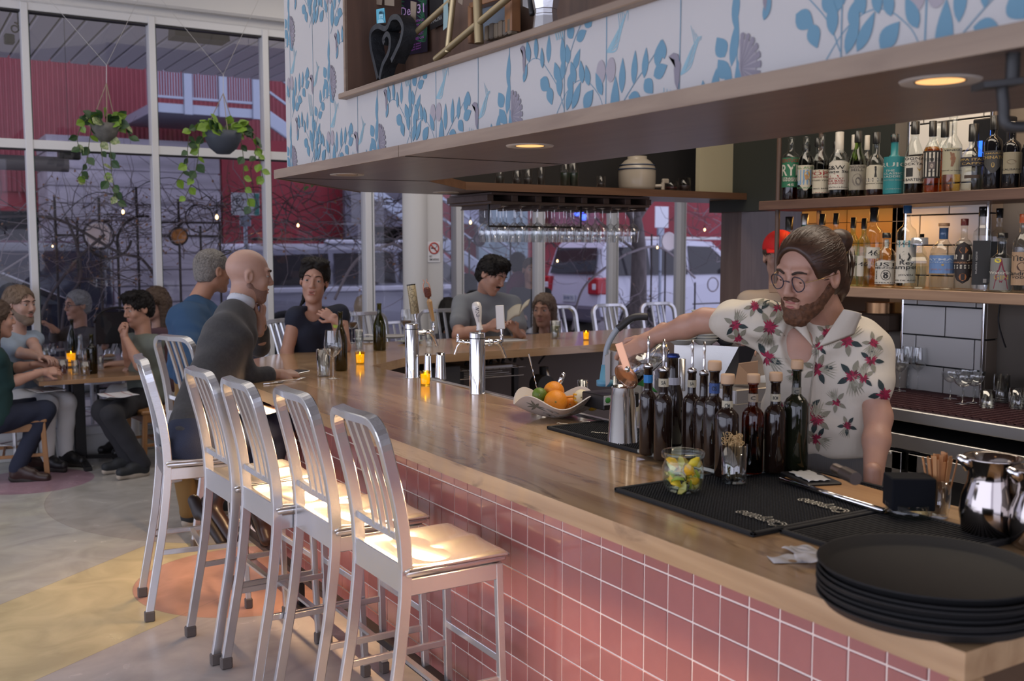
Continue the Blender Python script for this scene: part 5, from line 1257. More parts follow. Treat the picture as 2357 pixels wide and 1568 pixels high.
# lamp bracket / camera arm at upper right under the soffit
br=empty('tap_arm',(0,0,0),0,'blurred grey metal bracket with bent pipe hanging at the upper right','bracket')
M_dg=mat('dark_grey_metal',(.05,.05,.05),.5,.5)
a=PD(2330,192,1.75);mb=MB();mb.cyl(a,(a.x,a.y,2.10),.012,M_dg,8);mb.build('mount',br)
P_=[PD(2250,200,1.75),PD(2340,190,1.75)];mb=MB();mb.bar(P_,.05,.012,M_dg);mb.build('plate',br)
P_=catmull([PD(2305,195,1.75),PD(2310,240,1.75),PD(2312,280,1.75),PD(2330,292,1.75),PD(2400,290,1.75)],5);mb=MB();mb.tube(P_,.010,M_dg,8);mb.build('pipe',br)
# ---- shelf on top of the far soffit section, crock, glasses
ZS_=2.14
ck=empty('water_crock',(0,0,0),0,'white stoneware crock with two blue rings and a spigot above the far bar','crock')
p=PY(1466,436,5.36);ck.location=(p.x,5.36,ZS_)
Rk=pxm(43,depth(p));Hk=pxm(76,depth(p))
M_ck=mat('stoneware',(.33,.29,.24),.25)
mb=MB();mb.lathe([(0,0),(Rk*.92,0),(Rk*.98,.03),(Rk,Hk*.35),(Rk,Hk*.62),(Rk*.93,Hk*.78),(Rk*.68,Hk*.92),(Rk*.52,Hk*.97),(Rk*.52,Hk*1.05),(0,Hk*1.05)],M_ck,32);mb.build('body',ck)
for z in(.66,.78):
 mb=MB();rr=Rk*(1.0 if z<.7 else.94);mb.tube([(rr*math.cos(a),rr*math.sin(a),Hk*z)for a in[2*PI*i/32 for i in range(32)]],.004,mat('cobalt_ring',(.02,.04,.09),.3),6,closed=True);mb.build('painted_ring',ck)
mb=MB();mb.cyl((Rk*.7,-Rk*.6,Hk*.16),(Rk*1.0,-Rk*.85,Hk*.16),.012,M_ck,10);mb.cyl((Rk*1.05,-Rk*.88,Hk*.05),(Rk*1.05,-Rk*.88,Hk*.26),.013,M_ck,10);mb.rbox((Rk*1.02-.0,-Rk*.88-.012,Hk*.24),(Rk*1.05+.045,-Rk*.88+.012,Hk*.38),.005,M_ck);mb.build('spigot',ck)
for i,(px,w,h,c)in enumerate(((1383,.03,.09,(.05,.04,.04)),(1545,.05,.075,(.10,.02,.02)),(1575,.045,.10,(.07,.04,.04)),(1150,.03,.12,(.02,.03,.03)),(1190,.03,.10,(.03,.03,.035)),(1215,.03,.11,(.04,.04,.045)),(1245,.025,.14,(.03,.03,.03)),(1300,.035,.20,(.01,.03,.015)),(1320,.035,.20,(.01,.035,.02)))):
 p=PY(px,430,5.34);mb=MB();mb.lathe([(0,0),(w,0),(w,h),(w*.9,h),(w*.85,.02),(0,.02)],glassmat('dim_glass',(.85,.85,.85),.02,1.5));mb.lathe([(0,.021),(w*.8,.021),(w*.8,h*.5),(0,h*.5)],mat('dim_%d'%i,c,.4))
 o=mb.build('storage_jar');o.location=(p.x,5.34,ZS_);tag(o,['small clear jar just left of the stoneware crock','reddish glass jar right of the crock','large clear jar near the cream panel','dim jar at the left end of the overhead shelf','dim jar second from left on the overhead shelf','dim jar with a pale content on the overhead shelf','dim tall jar on the overhead shelf','dark green bottle jar left on the overhead shelf','dark green bottle jar next to its twin, further right'][i],'jar','jars on the overhead shelf')
# ---- hanging glass rack
rk=empty('glass_rack',(0,0,0),0,'dark wooden overhead rack with upside-down wine glasses','rack')
YR=5.42;x0=PY(1088,460,YR).x;x1=PY(1447,460,YR).x
M_rk=woodmat('rack_wood',(.085,.055,.045),(.06,.038,.03),.5,0,4)
mb=MB();mb.rbox((x0,5.20,2.030),(x1,5.72,2.045),.002,M_rk);mb.rbox((x0,5.20,2.082),(x1,5.72,2.096),.002,M_rk);mb.build('board',rk)
for k in range(8):
 x=x0+(x1-x0)*k/7;mb=MB();mb.rbox((x-.022,5.21,2.045),(x+.022,5.71,2.082),.002,M_rk);mb.build('spacer',rk)
mb=MB();xa=PY(1102,500,YR).x;xb=PY(1312,500,YR).x
mb.bar([(xa,5.3,2.03),(xa,5.3,1.90),(xb,5.3,1.90),(xb,5.3,2.03)],.012,.012,M_black,up=(0,1,0));mb.build('hanging_bar',rk)
for k in range(9):
 x=x0+.08+(x1-x0-.1)*k/8;mb=MB();mb.box((x-.004,5.22,2.012),(x+.004,5.7,2.02),M_rk);mb.box((x-.010,5.22,2.006),(x+.010,5.7,2.012),M_rk);mb.box((x-.003,5.22,2.02),(x+.003,5.7,2.03),M_rk);mb.build('slot_rail',rk)
gh=wineglass('hanging_wine_glass',.215,.043,'upside-down wine glass hanging in the front row of the rack','wine glasses hanging in the overhead rack',seg=14)
cnt=0
for j,yy in enumerate((5.28,5.38,5.48,5.58)):
 for k in range(9):
  if k==8 and j>1:continue
  x=x0+.13+(x1-x0-.20)*k/8*(1 if j<2 else.92)+.015*j
  o=gh if cnt==0 else copy_tree(gh)
  o.location=(x,yy,2.022);o.rotation_euler=(PI,0,0)
  o['label']='upside-down wine glass in the %s row of the rack, %s'%(['front','second','third','back'][j],['at its left end','second from the left end','third from the left end','just left of the middle','in the middle','just right of the middle','third from the right end','second from the right end','at its right end'][k])
  cnt+=1
# ================================================================== THINGS ON THE BAR
def ct(px,py):p=PZ(px,py,CT);return Vector((p.x,p.y,CT+.0004))
def szH(px,py,n):return pxm(n,depth(ct(px,py)))
M_water=glassmat('water',(.94,.96,.96),0,1.33)
# ---- candle holders
M_ygl=glassmat('yellow_glass',(1.0,.80,.16),0,1.4)
M_wax=mat('candle_wax',(.95,.75,.25),.5,emit=(1.0,.62,.06),emit_s=1.0)  # wax emits by itself, in place of flame light shining through it
def candle(loc,R,H,lab,g='yellow glass candle holders'):
 r=empty('candle_holder',loc,0,lab,'candle',g)
 mb=MB();mb.lathe([(0,.001),(R*.84,0),(R*.86,.003),(R,H),(R-.002,H),(R*.80,.008),(0,.007)],M_ygl,20);mb.build('glass',r)
 mb=MB();mb.lathe([(0,.009),(R*.76,.009),(R*.84,H*.78),(0,H*.76)],M_wax,18);w=mb.build('candle',r)
 mb=MB();mb.lathe([(0,H*.77),(.004,H*.82),(.0025,H*.92),(0,H*1.02)],mat('flame',(1,.7,.3),.5,emit=(1,.62,.2),emit_s=12),8);mb.build('flame',w)
 return r
for(px,py,w,h,lab)in((829,838,23,28,'yellow candle holder between the two wine bottles on the bar'),(979,887,26,33,'yellow candle holder at the foot of the left beer tap'),(1349,783,15,22,'small yellow candle holder on the far side of the bar'),(1538,770,10,12,'tiny yellow candle holder behind the bartender\'s hand')):
 p=ct(px,py);D_=depth(p);c=candle(p,pxm(w/2,D_),pxm(h,D_),lab)
 if py>800:add_light('candle_glow','POINT',(p.x,p.y,CT+.04),.12,(1,.6,.15),shadow_soft_size=.01)
# ---- wine glasses, bottles and tumblers of the seated group
def put(px,py,fn,lab,**k):
 o=fn(lab=lab,**k);at(o,ct(px,py));return o
wg=wineglass('wine_glass',szH(767,872,112),szH(767,872,21),'empty wine glass beside the half full water glass','stemware on the bar top',seg=28);at(wg,ct(767,872))
wg=wineglass('wine_glass',szH(810,790,74),szH(810,790,14.5),'glass of red wine in front of the woman in navy','stemware on the bar top',wine=.20);at(wg,ct(810,790))
wg=wineglass('wine_glass',szH(935,786,74),szH(935,786,13.5),'glass of red wine left of the first beer tap','stemware on the bar top',wine=.20);at(wg,ct(935,786))
t=tumbler('water_glass',szH(745,865,62),szH(745,865,16),'tall tumbler half full of water','water glasses on the bar',liquid=M_water,fill=.55);at(t,ct(745,866))
t=tumbler('water_glass',szH(827,803,44),szH(827,803,11),'water tumbler right of the first glass of red wine','water glasses on the bar',liquid=M_water,fill=.5);at(t,ct(827,803))
t=tumbler('water_glass',szH(985,800,30),szH(985,800,9),'empty tumbler just behind the left beer tap','water glasses on the bar');at(t,ct(988,798))
t=tumbler('lemonade_glass',szH(1279,778,40),szH(1279,778,13),'tumbler of cloudy pale lemonade on the far bar',None,liquid=mat('lemonade',(.55,.52,.30),.3),fill=.72);at(t,ct(1279,779))
def wineb(px,pb,pt,w,gl,lab,**k):
 p=ct(px,pb);D_=depth(p);return bottle('wine_bottle',tuple(p),pxm(pb-pt,D_),pxm(w/2,D_),style='burgundy',glass=gl,lab=lab,group='green wine bottles',neck=pxm(w*.165,D_),seg=28,**k)
wineb(785,853,714,31,'olive','dark green wine bottle beside the empty wine glass',liquid='straw',fill=.4,cap=('none',0))
wineb(874,806,696,30,'olive','olive green wine bottle in front of the pale counter chairs',liquid='straw',fill=.4,cap=('none',0))
# ---- phone, cutlery, plates, napkins
p=ct(682,858);mb=MB();mb.rbox((-.04,-.075,0),(.04,.075,.009),.003,M_black);mb.rbox((-.042,-.077,-.0005),(.042,.077,.005),.003,M_chrome);o=mb.build('phone');o.location=p;o.rotation_euler=(0,0,-.9);tag(o,'dark smartphone lying by the bald man\'s fist','phone')
def fork(p,rz,lab):
 mb=MB();mb.tube(catmull([(-.10,0,.003),(-.03,0,.006),(.03,0,.004)],5),[.0045]*5+[.003]*6,M_chrome,8)
 mb.rbox((.028,-.010,.003),(.05,.010,.006),.002,M_chrome)
 for y in(-.009,-.003,.003,.009):mb.tube([(.048,y,.005),(.075,y,.010),(.095,y,.012)],.0014,M_chrome,5)
 o=mb.build('fork');o.location=p;o.rotation_euler=(0,0,rz);return tag(o,lab,'fork')
fork(ct(668,878),.28,'steel fork with raised tines on the bar before the bald man')
mb=MB();mb.tube([(-.11,0,.004),(.0,0,.004)],.0045,M_chrome,8);mb.prism([(0,-.004),(.10,-.009),(.11,.004),(0,.005)],.003,.0045,M_chrome);o=mb.build('knife');o.location=ct(650,882);o.rotation_euler=(0,0,.18);tag(o,'steel table knife lying beside the fork','knife')
M_plate=mat('pale_plate',(.42,.42,.40),.3)
def plate(loc,R,lab,m=None,g='plates on the bar'):
 mb=MB();mb.lathe([(0,.002),(R*.55,.0),(R*.6,.004),(R,.016),(R,.019),(R*.58,.008),(0,.006)],m or M_plate,28);o=mb.build('plate');o.location=loc;return tag(o,lab,'plate',g)
plate(ct(852,785),szH(852,785,38),'pale plate with a folded napkin near the red wine');plate(ct(945,790),szH(945,790,30),'grey-green side plate left of the first beer tap',mat('sage_plate',(.30,.34,.31),.35));plate(ct(905,778),szH(905,778,38),'large pale plate behind the olive green bottle')
def napkin(loc,w,l,rz,lab,m=None,stripe=True,g=None):
 rnd=random.Random(int(loc[0]*1000));ph=rnd.random()*6
 mb=MB();mb.grid(lambda u,v:((u-.5)*w,(v-.5)*l,.006+.006*math.sin(u*7+ph)*math.sin(v*5+ph)),12,10,m or mat('linen',(.55,.54,.55),.8),thick=.004)
 if stripe:
  for x in(-.3,.25):mb.grid(lambda u,v,x=x:((x+.03*u)*w,(v-.5)*l,.0068+.006*math.sin((x+.5+.03*u)*7+ph)*math.sin(v*5+ph)),2,10,mat('red_stripe',(.30,.04,.04),.8))
 o=mb.build('napkin');o.location=loc;o.rotation_euler=(0,0,rz);return tag(o,lab,'napkin',g)
napkin(ct(850,779)+Vector((0,0,.02)),.16,.10,.3,'folded striped napkin on the plate near the red wine')
# menu on the far bar
mb=MB();mb.rbox((-.14,-.10,0),(.14,.10,.004),.001,mat('menu_white',(.5,.5,.5),.6));o=mb.build('menu_sheet');o.location=ct(1165,784);tag(o,'white menu sheet on the far bar in front of the reading man','menu')
# ---- beer taps
def tower(px,py,top,lab):
 p=ct(px,py);p.x=2.44;r=empty('beer_tap',p,0,lab,'tap','chrome draught towers on the bar');H=top-CT;R=.0385
 mb=MB();mb.lathe([(R*1.02,0),(R,.004),(R,H-.004),(R*.96,H),(0,H)],M_chrome,40);mb.build('column',r)
 mb=MB();mb.lathe([(R*1.01,H-.030),(R*1.01,H-.026)],M_black,40);mb.build('seam',r)
 return r,H
t1,H1=tower(962,868,PY(962,745,5.03).z,'left chrome beer tower with a patterned handle and a wooden handle')
t2,H2=tower(1105,905,PY(1105,765,4.31).z,'right chrome beer tower with a white WINE handle and a white block handle')
def faucet(par,H,rz,s=1.0):
 d=Vector((math.cos(rz),math.sin(rz),0));z=H-.05
 def q(a,b):return d*(a*s)+Vector((0,0,z+b*s))
 mb=MB();mb.cyl(q(.036,0),q(.075,0),.013*s,M_chrome,14);mb.cyl(q(.06,0),q(.072,0),.018*s,M_chrome,14);mb.tube([q(.075,0),q(.10,.002),q(.125,0)],[.010*s,.015*s,.013*s],M_chrome,12)
 mb.tube(catmull([q(.10,0),q(.122,-.022),q(.138,-.06),q(.145,-.078)],4),[.010*s]*6+[.0085*s]*7,M_chrome,12)
 mb.cyl(q(.125,0),q(.125,.028),.009*s,M_chrome,12);mb.ball(q(.125,.028),.011*s,M_chrome,10);mb.cyl(q(.125,.03),q(.125,.05),.007*s,M_chrome,10)
 mb.build('faucet',par);return q(.125,.05)
b1=faucet(t1,H1,-.15);b1b=faucet(t1,H1,.9,.95)
# patterned cream tube handle leaning left
M_cream=mat('cream_handle',(.52,.44,.27),.45);M_oak=woodmat('handle_oak',(.42,.25,.10),(.30,.17,.07),.4,2,9);M_leather=mat('leather_wrap',(.13,.035,.022),.5);M_copper=mat('copper_horn',(.45,.22,.15),.3,.6)
def handle_axis(base,dx,dz):return base,(base+Vector((dx*RT.x,dx*RT.y,dz)))
a,b=handle_axis(b1b,-.028,.21);hd=empty('handle',(0,0,0));hd.parent=t1
M=Matrix.Translation(a)@Vector((0,0,1)).rotation_difference(b-a).to_matrix().to_4x4();L=(b-a).length
mb=MB();mb.lathe([(.008,0),(.011,.045),(.011,.05)],M_chrome,12,M);mb.build('ferrule',hd)
mb=MB();mb.lathe([(0,.05),(.0235,.05),(.0245,L-.002),(.0245,L)],M_cream,24,M);mb.lathe([(.0245,L-.003),(.0248,L+.003),(0,L+.003)],M_black,24,M);mb.build('tube',hd)
mb=MB();frd=math.atan2(-t1 .location.y,-t1 .location.x)
for k in range(16):
 z=.06+(L-.07)*k/15;an=frd-.95;q=.0249;mb.add([M@Vector((q*math.cos(an+e),q*math.sin(an+e),z+f))for e,f in((-.07,0),(.07,0),(.07,.006),(-.07,.006))],[(0,1,2,3)],M_black)
for k,(z,an,r_)in enumerate(((.20,.25,.016),(.165,.1,.012),(.135,.35,.015),(.10,.15,.013),(.075,.4,.012),(.15,-.25,.010),(.11,-.3,.012),(.19,-.3,.009))):
 n=7 if k%2 else 18;mb.tube([M@Vector((.0250*math.cos(frd+an+r_*math.cos(t)/.025),.0250*math.sin(frd+an+r_*math.cos(t)/.025),z+r_*math.sin(t)))for t in[2*PI*i/n for i in range(n)]],.0006,M_black,4,closed=True)
mb.build('line_drawing',hd)
# wooden hexagonal handle with copper horns
a,b=handle_axis(b1,-.045,.235);hd=empty('handle',(0,0,0));hd.parent=t1
M=Matrix.Translation(a)@Vector((0,0,1)).rotation_difference(b-a).to_matrix().to_4x4();L=(b-a).length
mb=MB();mb.lathe([(0,.01),(.010,.01),(.017,.120),(.009,.135),(0,.135)],M_oak,6,M,smooth=False);mb.build('grip',hd)
mb=MB();mb.lathe([(.006,.135),(.008,.145),(.017,.150),(.016,.195),(.012,.200),(0,.2)],M_leather,16,M)
for k in range(7):mb.tube([M@Vector((.0175*math.cos(t),.0175*math.sin(t),.154+.006*k))for t in[2*PI*i/16 for i in range(16)]],.0022,M_leather,5,closed=True)
mb.build('wrap',hd)
mb=MB()
for s in(-1,1):mb.tube([M@Vector(p)for p in catmull([(s*.012*RT.x,s*.012*RT.y,.145),(s*.018*RT.x,s*.018*RT.y,.18),(s*.015*RT.x,s*.015*RT.y,.215),(s*.006*RT.x,s*.006*RT.y,.23),(s*.012*RT.x,s*.012*RT.y,.245)],4)],[.0045*(1-.5*i/16)for i in range(17)],M_copper,6)
mb.build('horns',hd)
# white WINE handle and white block
M_porc=mat('porcelain',(.62,.60,.58),.12,coat=.4)
bq=faucet(t2,H2,-.2);bqb=faucet(t2,H2,2.3,.8)
a,b=handle_axis(Vector((.005,-.02,H2-.005)),-.018,.14);hd=empty('handle',(0,0,0));hd.parent=t2
M=Matrix.Translation(a)@Vector((0,0,1)).rotation_difference(b-a).to_matrix().to_4x4()
mb=MB();mb.lathe([(.006,0),(.006,.015),(.017,.016),(.018,.022),(.014,.028),(.016,.034),(.0125,.04),(.014,.06),(.022,.105),(.0245,.130),(.020,.148),(.010,.155),(0,.156)],M_porc,28,M);mb.build('grip',hd)
fr2=math.atan2(-t2 .location.y,-t2 .location.x)
fn=lambda u,v:M@Vector(((.0195+.10*max(0,v-.08))*math.cos(fr2+.2+u/.02),(.0195+.10*max(0,v-.08))*math.sin(fr2+.2+u/.02),v+.0))
mb=MB();fw=lambda u,v:(lambda z,a_:M@Vector(((.0245-.34*max(0,.118-z)*.55+.0006)*math.cos(fr2+a_),(.0245-.34*max(0,.118-z)*.55+.0006)*math.sin(fr2+a_),z)))(.108-u,v/.022)
put_text(mb,'WINE',fw,.05,.017,mat('navy_ink',(.01,.01,.05),.5),0,.0,rot=0);mb.build('lettering',hd);mb=MB();put_text(mb,'GOES HERE',fw,.03,.006,mat('grey_ink',(.2,.2,.25),.5),.035,0);mb.build('lettering',hd)
p=bq;hd=empty('handle',(0,0,0));hd.parent=t2
mb=MB();mb.rbox((-.021,-.013,0),(.021,.013,.118),.003,M_porc);mb.xf(Matrix.Translation(p+Vector((0,0,.012))+Vector((-.004*RT.x,-.004*RT.y,0)))@Matrix.Rotation(-YAW,4,'Z')@Matrix.Rotation(-.05,4,'Y'));mb.build('grip',hd)
mb=MB();mb.cyl(p-Vector((0,0,.005)),p+Vector((0,0,.014)),.008,M_chrome,12);mb.build('ferrule',hd)
# ---- citrus bowl
bw=empty('fruit_bowl',(0,0,0),0,'white wavy ceramic bowl printed with grey leaves and filled with citrus','bowl')
pb=ct(1297,964);pb=pb+Vector((.0,.05,0));bw.location=pb;Db=depth(pb);RB=pxm(97,Db)
M_cer=mat('matt_ceramic',(.52,.47,.44),.55)
A0=math.atan2(-pb.y,-pb.x)
def bowl_pt(u,v,off=0.0):
 a=2*PI*u;rr=RB*(.20+.80*v**.8);w=.5+.5*math.cos(4*(a-A0)+PI*.82)
 z=.006+(.054+.050*w)*v**1.25;rr*=1-.10*(1-w)*v*0+.04*w*v
 k=.78 if False else 1
 return Vector(((rr+off)*math.cos(a),(rr+off)*math.sin(a)*k,z-off*.6))
mb=MB();mb.grid(lambda u,v:bowl_pt(u,v),96,10,M_cer);mb.grid(lambda u,v:bowl_pt(1-u,v,.005),96,10,M_cer);mb.grid(lambda u,v:bowl_pt(u,1,.005*v),96,1,M_cer)
mb.lathe([(0,.002),(RB*.22,.002),(RB*.24,.008)],M_cer,24);mb.build('dish',bw)
mb=MB();M_lp=mat('leaf_print_dark',(.16,.16,.13),.6);M_lp2=mat('leaf_print_pale',(.30,.28,.25),.6)
def on_bowl(u,v):return bowl_pt(u,v,.0062)
for(du,v,s,m,kind)in((-.105,.60,.055,M_lp,'star'),(-.05,.36,.045,M_lp2,'fan'),(-.02,.75,.03,M_lp2,'fan'),(.035,.42,.04,M_lp2,'fan'),(.075,.5,.05,M_lp2,'fan'),(.12,.58,.05,M_lp2,'fan'),(.10,.28,.04,M_lp,'thin'),(.15,.4,.04,M_lp2,'thin')):
 u0=(A0/(2*PI)+du)%1
 if kind=='star':
  for k in range(7):
   a=PI*(k/6)*1.2-.3;L_=[(u0+.0015+x*1.0,v+y*5)for x,y in leaf2(0,0,a,s,.012,5)]
   mb.add([on_bowl(u,min(.99,max(.02,w)))for u,w in L_],[tuple(range(len(L_)))],m)
 elif kind=='fan':
  for k in range(9):
   a=.2+PI*.8*k/8;x,y=math.cos(a)*s,math.sin(a)*s
   pts=[on_bowl(u0+x*t,min(.99,max(.02,v-.12+y*5*t)))for t in(0,.5,1)];mb.tube(pts,.0006,m,4)
  pts=[on_bowl(u0+math.cos(a)*s,min(.99,max(.02,v-.12+math.sin(a)*s*5)))for a in[.2+PI*.8*k/12 for k in range(13)]];mb.tube(pts,.0008,m,4)
 else:
  for k in range(3):a=1.0+k*.5;mb.tube([on_bowl(u0,v),on_bowl(u0+math.cos(a)*s,min(.99,v+math.sin(a)*s*5))],.0008,m,4)
mb.build('leaf_print',bw)
M_or=mat('orange_peel',(.80,.27,.01),.42,bump=.25,bscale=260,noise=.12,nscale=12);M_lemon=mat('lemon_peel',(.78,.42,.02),.42,bump=.2,bscale=240);M_lime=mat('lime_peel',(.13,.22,.02),.4,bump=.2,bscale=260,noise=.4,nscale=10);M_pith=mat('citrus_pith',(.72,.62,.42),.6)
def fruit(name,px,py,rp,m,lab,dz=0.0,back=0.0,squash=(1,1,.97),cat='fruit',tip=False):
 D_=Db+back;p=PD(px,py,D_);r=pxm(rp,D_);o=empty(name,p,0,lab,cat,'citrus in the wavy bowl')
 mb=MB();mb.ball((0,0,0),(r*squash[0],r*squash[1],r*squash[2]),m,28)
 if tip:mb.ball((r*1.0*RT.x,r*1.0*RT.y,-r*.1),r*.28,m,12)
 mb.build('peel',o)
 fd=(CC-p).normalized();mb=MB();mb.ball(fd*r*.985+Vector((0,0,-r*.05)),(r*.10,r*.10,r*.10),mat('calyx',(.25,.20,.05),.7),8);mb.build('stem_scar',o);return o
fruit('orange',1279,924,27,M_or,'front orange resting in the dip of the bowl rim')
fruit('orange',1275,901,24,M_or,'upper orange behind the front orange',back=.075)
fruit('lime',1242,909,17.5,M_lime,'green lime between lemon and oranges',back=.03)
fruit('lemon',1213,923,14,M_lemon,'small lemon at the left end of the bowl',squash=(1.1,.9,.9),back=.01)
fruit('lemon',1363,934,14,mat('lemon_dark',(.55,.30,.02),.45),'lemon at the right end of the bowl',squash=(1,1,.9),tip=True)
o=fruit('peeled_lemon',1338,914,18,M_pith,'half peeled lemon showing white pith',back=.01)
mb=MB();r=pxm(18,Db)
for k in range(3):mb.tube([(r*1.01*math.cos(a)*math.cos(.5*k-.4),r*1.01*math.sin(a),r*1.01*math.cos(a)*math.sin(.5*k-.4))for a in[2*PI*i/26 for i in range(15)]],r*.13,M_lemon,6)
mb.build('peel_strip',o)
fruit('orange',1312,930,20,M_or,'partly peeled orange lying deep in the bowl',back=.07)
mb=MB();P_=catmull([PD(1297,907,Db),PD(1303,914,Db),PD(1318,913,Db),PD(1330,916,Db+.02)],5);mb.tube(P_,.0055,M_or,6);tag(mb.build('orange_twist'),'curl of orange peel lying across the bowl','peel')
# ---- shaker tin, straws and clear containers by the well
p=ct(1433,1021);D_=depth(p);mb=MB();R1,R2,Hh=pxm(35,D_),pxm(26.5,D_),pxm(134,D_)
mb.lathe([(R1*1.03,0),(R1*1.03,.006),(R1,.008),(R2*1.05,Hh*.83),(R2,Hh*.84),(R2*.93,Hh*.97),(R2*.85,Hh),(R2*.80,Hh-.01),(0,Hh-.012)],mat('shaker_steel',(.60,.59,.58),.16,1.0),40);o=mb.build('shaker_tin');o.location=p;tag(o,'upright stainless shaker tin on the black bar mat','shaker')
# ---- bar mats
def mat_quad(name,c,z,th,lab,ribs=0,m=None,logos=()):
 r=empty(name,(0,0,0),0,lab,'mat')
 pts=[PZ(a,b,z)for a,b in c];mb=MB();mb.prism([(q.x,q.y)for q in pts],z,z+th,m or M_rubber);mb.build('base',r)
 x0,x1=min(q.x for q in pts),max(q.x for q in pts);y0,y1=min(q.y for q in pts),max(q.y for q in pts)
 return r,x0,x1,y0,y1
def barmat(x0,x1,y0,y1,lab,dots=True):
 r=empty('bar_mat',(0,0,0),0,lab,'mat');z=CT+.0003
 mb=MB();mb.rbox((x0,y0,z),(x1,y1,z+.005),.002,M_rubber)
 for a,b,c,d in((x0,y0,x1,y0+.012),(x0,y1-.012,x1,y1),(x0,y0,x0+.012,y1),(x1-.012,y0,x1,y1)):mb.rbox((a,b,z+.004),(c,d,z+.012),.002,M_rubber)
 mb.build('base',r)
 mb=MB();n=int((y1-y0-.03)/.011)
 if dots:
  for i in range(n):
   y=y0+.016+i*.011
   for j in range(int((x1-x0-.03)/.011)):x=x0+.016+j*.011;mb.box((x,y,z+.005),(x+.005,y+.005,z+.0095),M_rubber)
 else:
  for i in range(n):y=y0+.016+i*.011;mb.box((x0+.014,y,z+.005),(x1-.014,y+.0045,z+.0095),M_rubber)
 stuff(mb.build('ribs',r));return r
A=PZ(1258,988,CT);E_=PZ(1413,1132,CT)
barmat(A.x+.0,2.46,2.62,A.y,'ribbed black rubber bar mat under the shaker tin, beside the citrus bowl')
m2=barmat(E_.x,2.46,1.78,E_.y,'ribbed black rubber bar mat under the lemon jar and pick jar')
F_=PZ(1512,1168,CT)
m3=barmat(1.86,2.28,1.42,1.775,'black rubber bar mat with pale script lettering near the trays',dots=False)
M_logo=mat('cream_rubber',(.82,.77,.66),.7)
mb=MB()
def flat_at(px,py,w,h,rot,s):
 c=PZ(px,py,CT);fn=lambda u,v:Vector((c.x+u*math.cos(rot)-v*math.sin(rot),c.y+u*math.sin(rot)+v*math.cos(rot),CT+.0145));put_text(mb,s,fn,w,h,M_logo)
for(px,py)in((1752,1205),(1895,1175)):
 mb=MB()
 for dx_ in(-2,0,2):flat_at(px+dx_,py,.165,.060,PI/2,'Carpano')
 mb.build('script',m3)
for(px,py,w,s)in((1295,983,.045,'Pama'),(1347,978,.045,'Pama'),(1392,975,.04,'Pama'),(1385,1005,.08,'Fernet')):mb=MB();flat_at(px,py,w,.016,-.95,s);mb.build('script',[o for o in COL.objects if o.name=='bar_mat'][0])
# steel tray under the bottles
a=PZ(1466,1052,CT);mb=MB();mb.rbox((a.x,2.25,CT+.012),(2.44,a.y,CT+.018),.002,mat('pale_tray',(.42,.45,.42),.35,.3));mb.rbox((a.x,2.25,CT+.012),(a.x+.006,a.y,CT+.026),.002,mat('pale_tray'));tag(mb.build('bottle_tray'),'pale metal tray under the cluster of dark bottles','tray')
# ---- bottles on the tray
GBO='dark bitters bottles clustered on the bar'
CRM=(.45,.41,.30)
def tb(px,pb,pt,w,lab,cap,band=None,gl='darkbrown',style='bordeaux',z=CT+.0185,dep=None,neckf=.30,**k):
 p=PZ(px,pb,z);D_=depth(p);H=pxm(pb-pt,D_);R=pxm(w/2,D_);lb=None
 if band:
  lb=[dict(z0=band[1],z1=band[2],c=band[0],w=170,r=R*neckf*(band[4]if len(band)>4 else 1.04),items=[(T,band[3],.5,.45,.16,BK)]if len(band)>3 and band[3]else[])]
 return bottle('cocktail_bottle',tuple(p),H,R,style=style,glass=gl,cap=cap,label=lb,lab=lab,group=GBO,neck=R*neckf,seg=32,**k)
tb(1490,1046,838,38,'dark bottle with bright blue neck band and pourer, leftmost of the cluster',('pourer',0),((.02,.18,.48),.80,.89,''),neckf=.50)
tb(1525,1058,846,42,'dark bottle with cream neck band and pourer beside the blue banded bottle',('pourer',0),(CRM,.80,.89,'SA'),neckf=.50)
tb(1545,1024,818,50,'tall dark bottle with blue crown cap and slanted white label',('crown',0),None,neckf=.46,style='burgundy',label2=None)if False else bottle('cocktail_bottle',tuple(PZ(1547,1022,CT+.0185)),pxm(204,depth(PZ(1547,1022,CT))),pxm(25,depth(PZ(1547,1022,CT))),style='burgundy',glass='darkbrown',cap=('crown',0),neck=pxm(11,depth(PZ(1547,1022,CT))),label=dict(z0=.66,z1=.74,c=(.45,.45,.5),w=120,r=pxm(17,depth(PZ(1547,1022,CT)))),lab='tall dark bottle with blue crown cap and slanted white label',group=GBO,seg=32)
tb(1590,1056,848,44,'dark bottle with cream neck band and pourer, fourth from the left',('pourer',0),(CRM,.80,.88,'SA'),neckf=.42)
tb(1617,1066,853,44,'dark bottle with plain neck and pourer, in the middle of the cluster',('pourer',0),None,neckf=.42)
tb(1641,1078,845,48,'brown bottle with blue neck label and pale cork stopper',('cork',.026),((.03,.07,.22),.75,.85,'OS'),neckf=.46)
tb(1671,1096,876,54,'dark bottle with cork stopper right behind the jar of picks',('cork',.026),(CRM,.70,.80,'CM'),neckf=.42)
tb(1730,1088,874,50,'amber bottle with cork stopper standing right of the pick jar',('cork',.024),((.30,.24,.17),.77,.86,'C'),gl='brown',liquid='cola',fill=.5,neckf=.42)
tb(1781,1086,870,50,'dark bottle with cork stopper second from the right of the cluster',('cork',.024),(CRM,.76,.84,'BCM'),neckf=.42)
tb(1829,1080,842,58,'large olive-black bottle with cork stopper, rightmost of the cluster',('cork',.025),((.20,.19,.15),.72,.80,'C'),gl='darkgreen',neckf=.34)
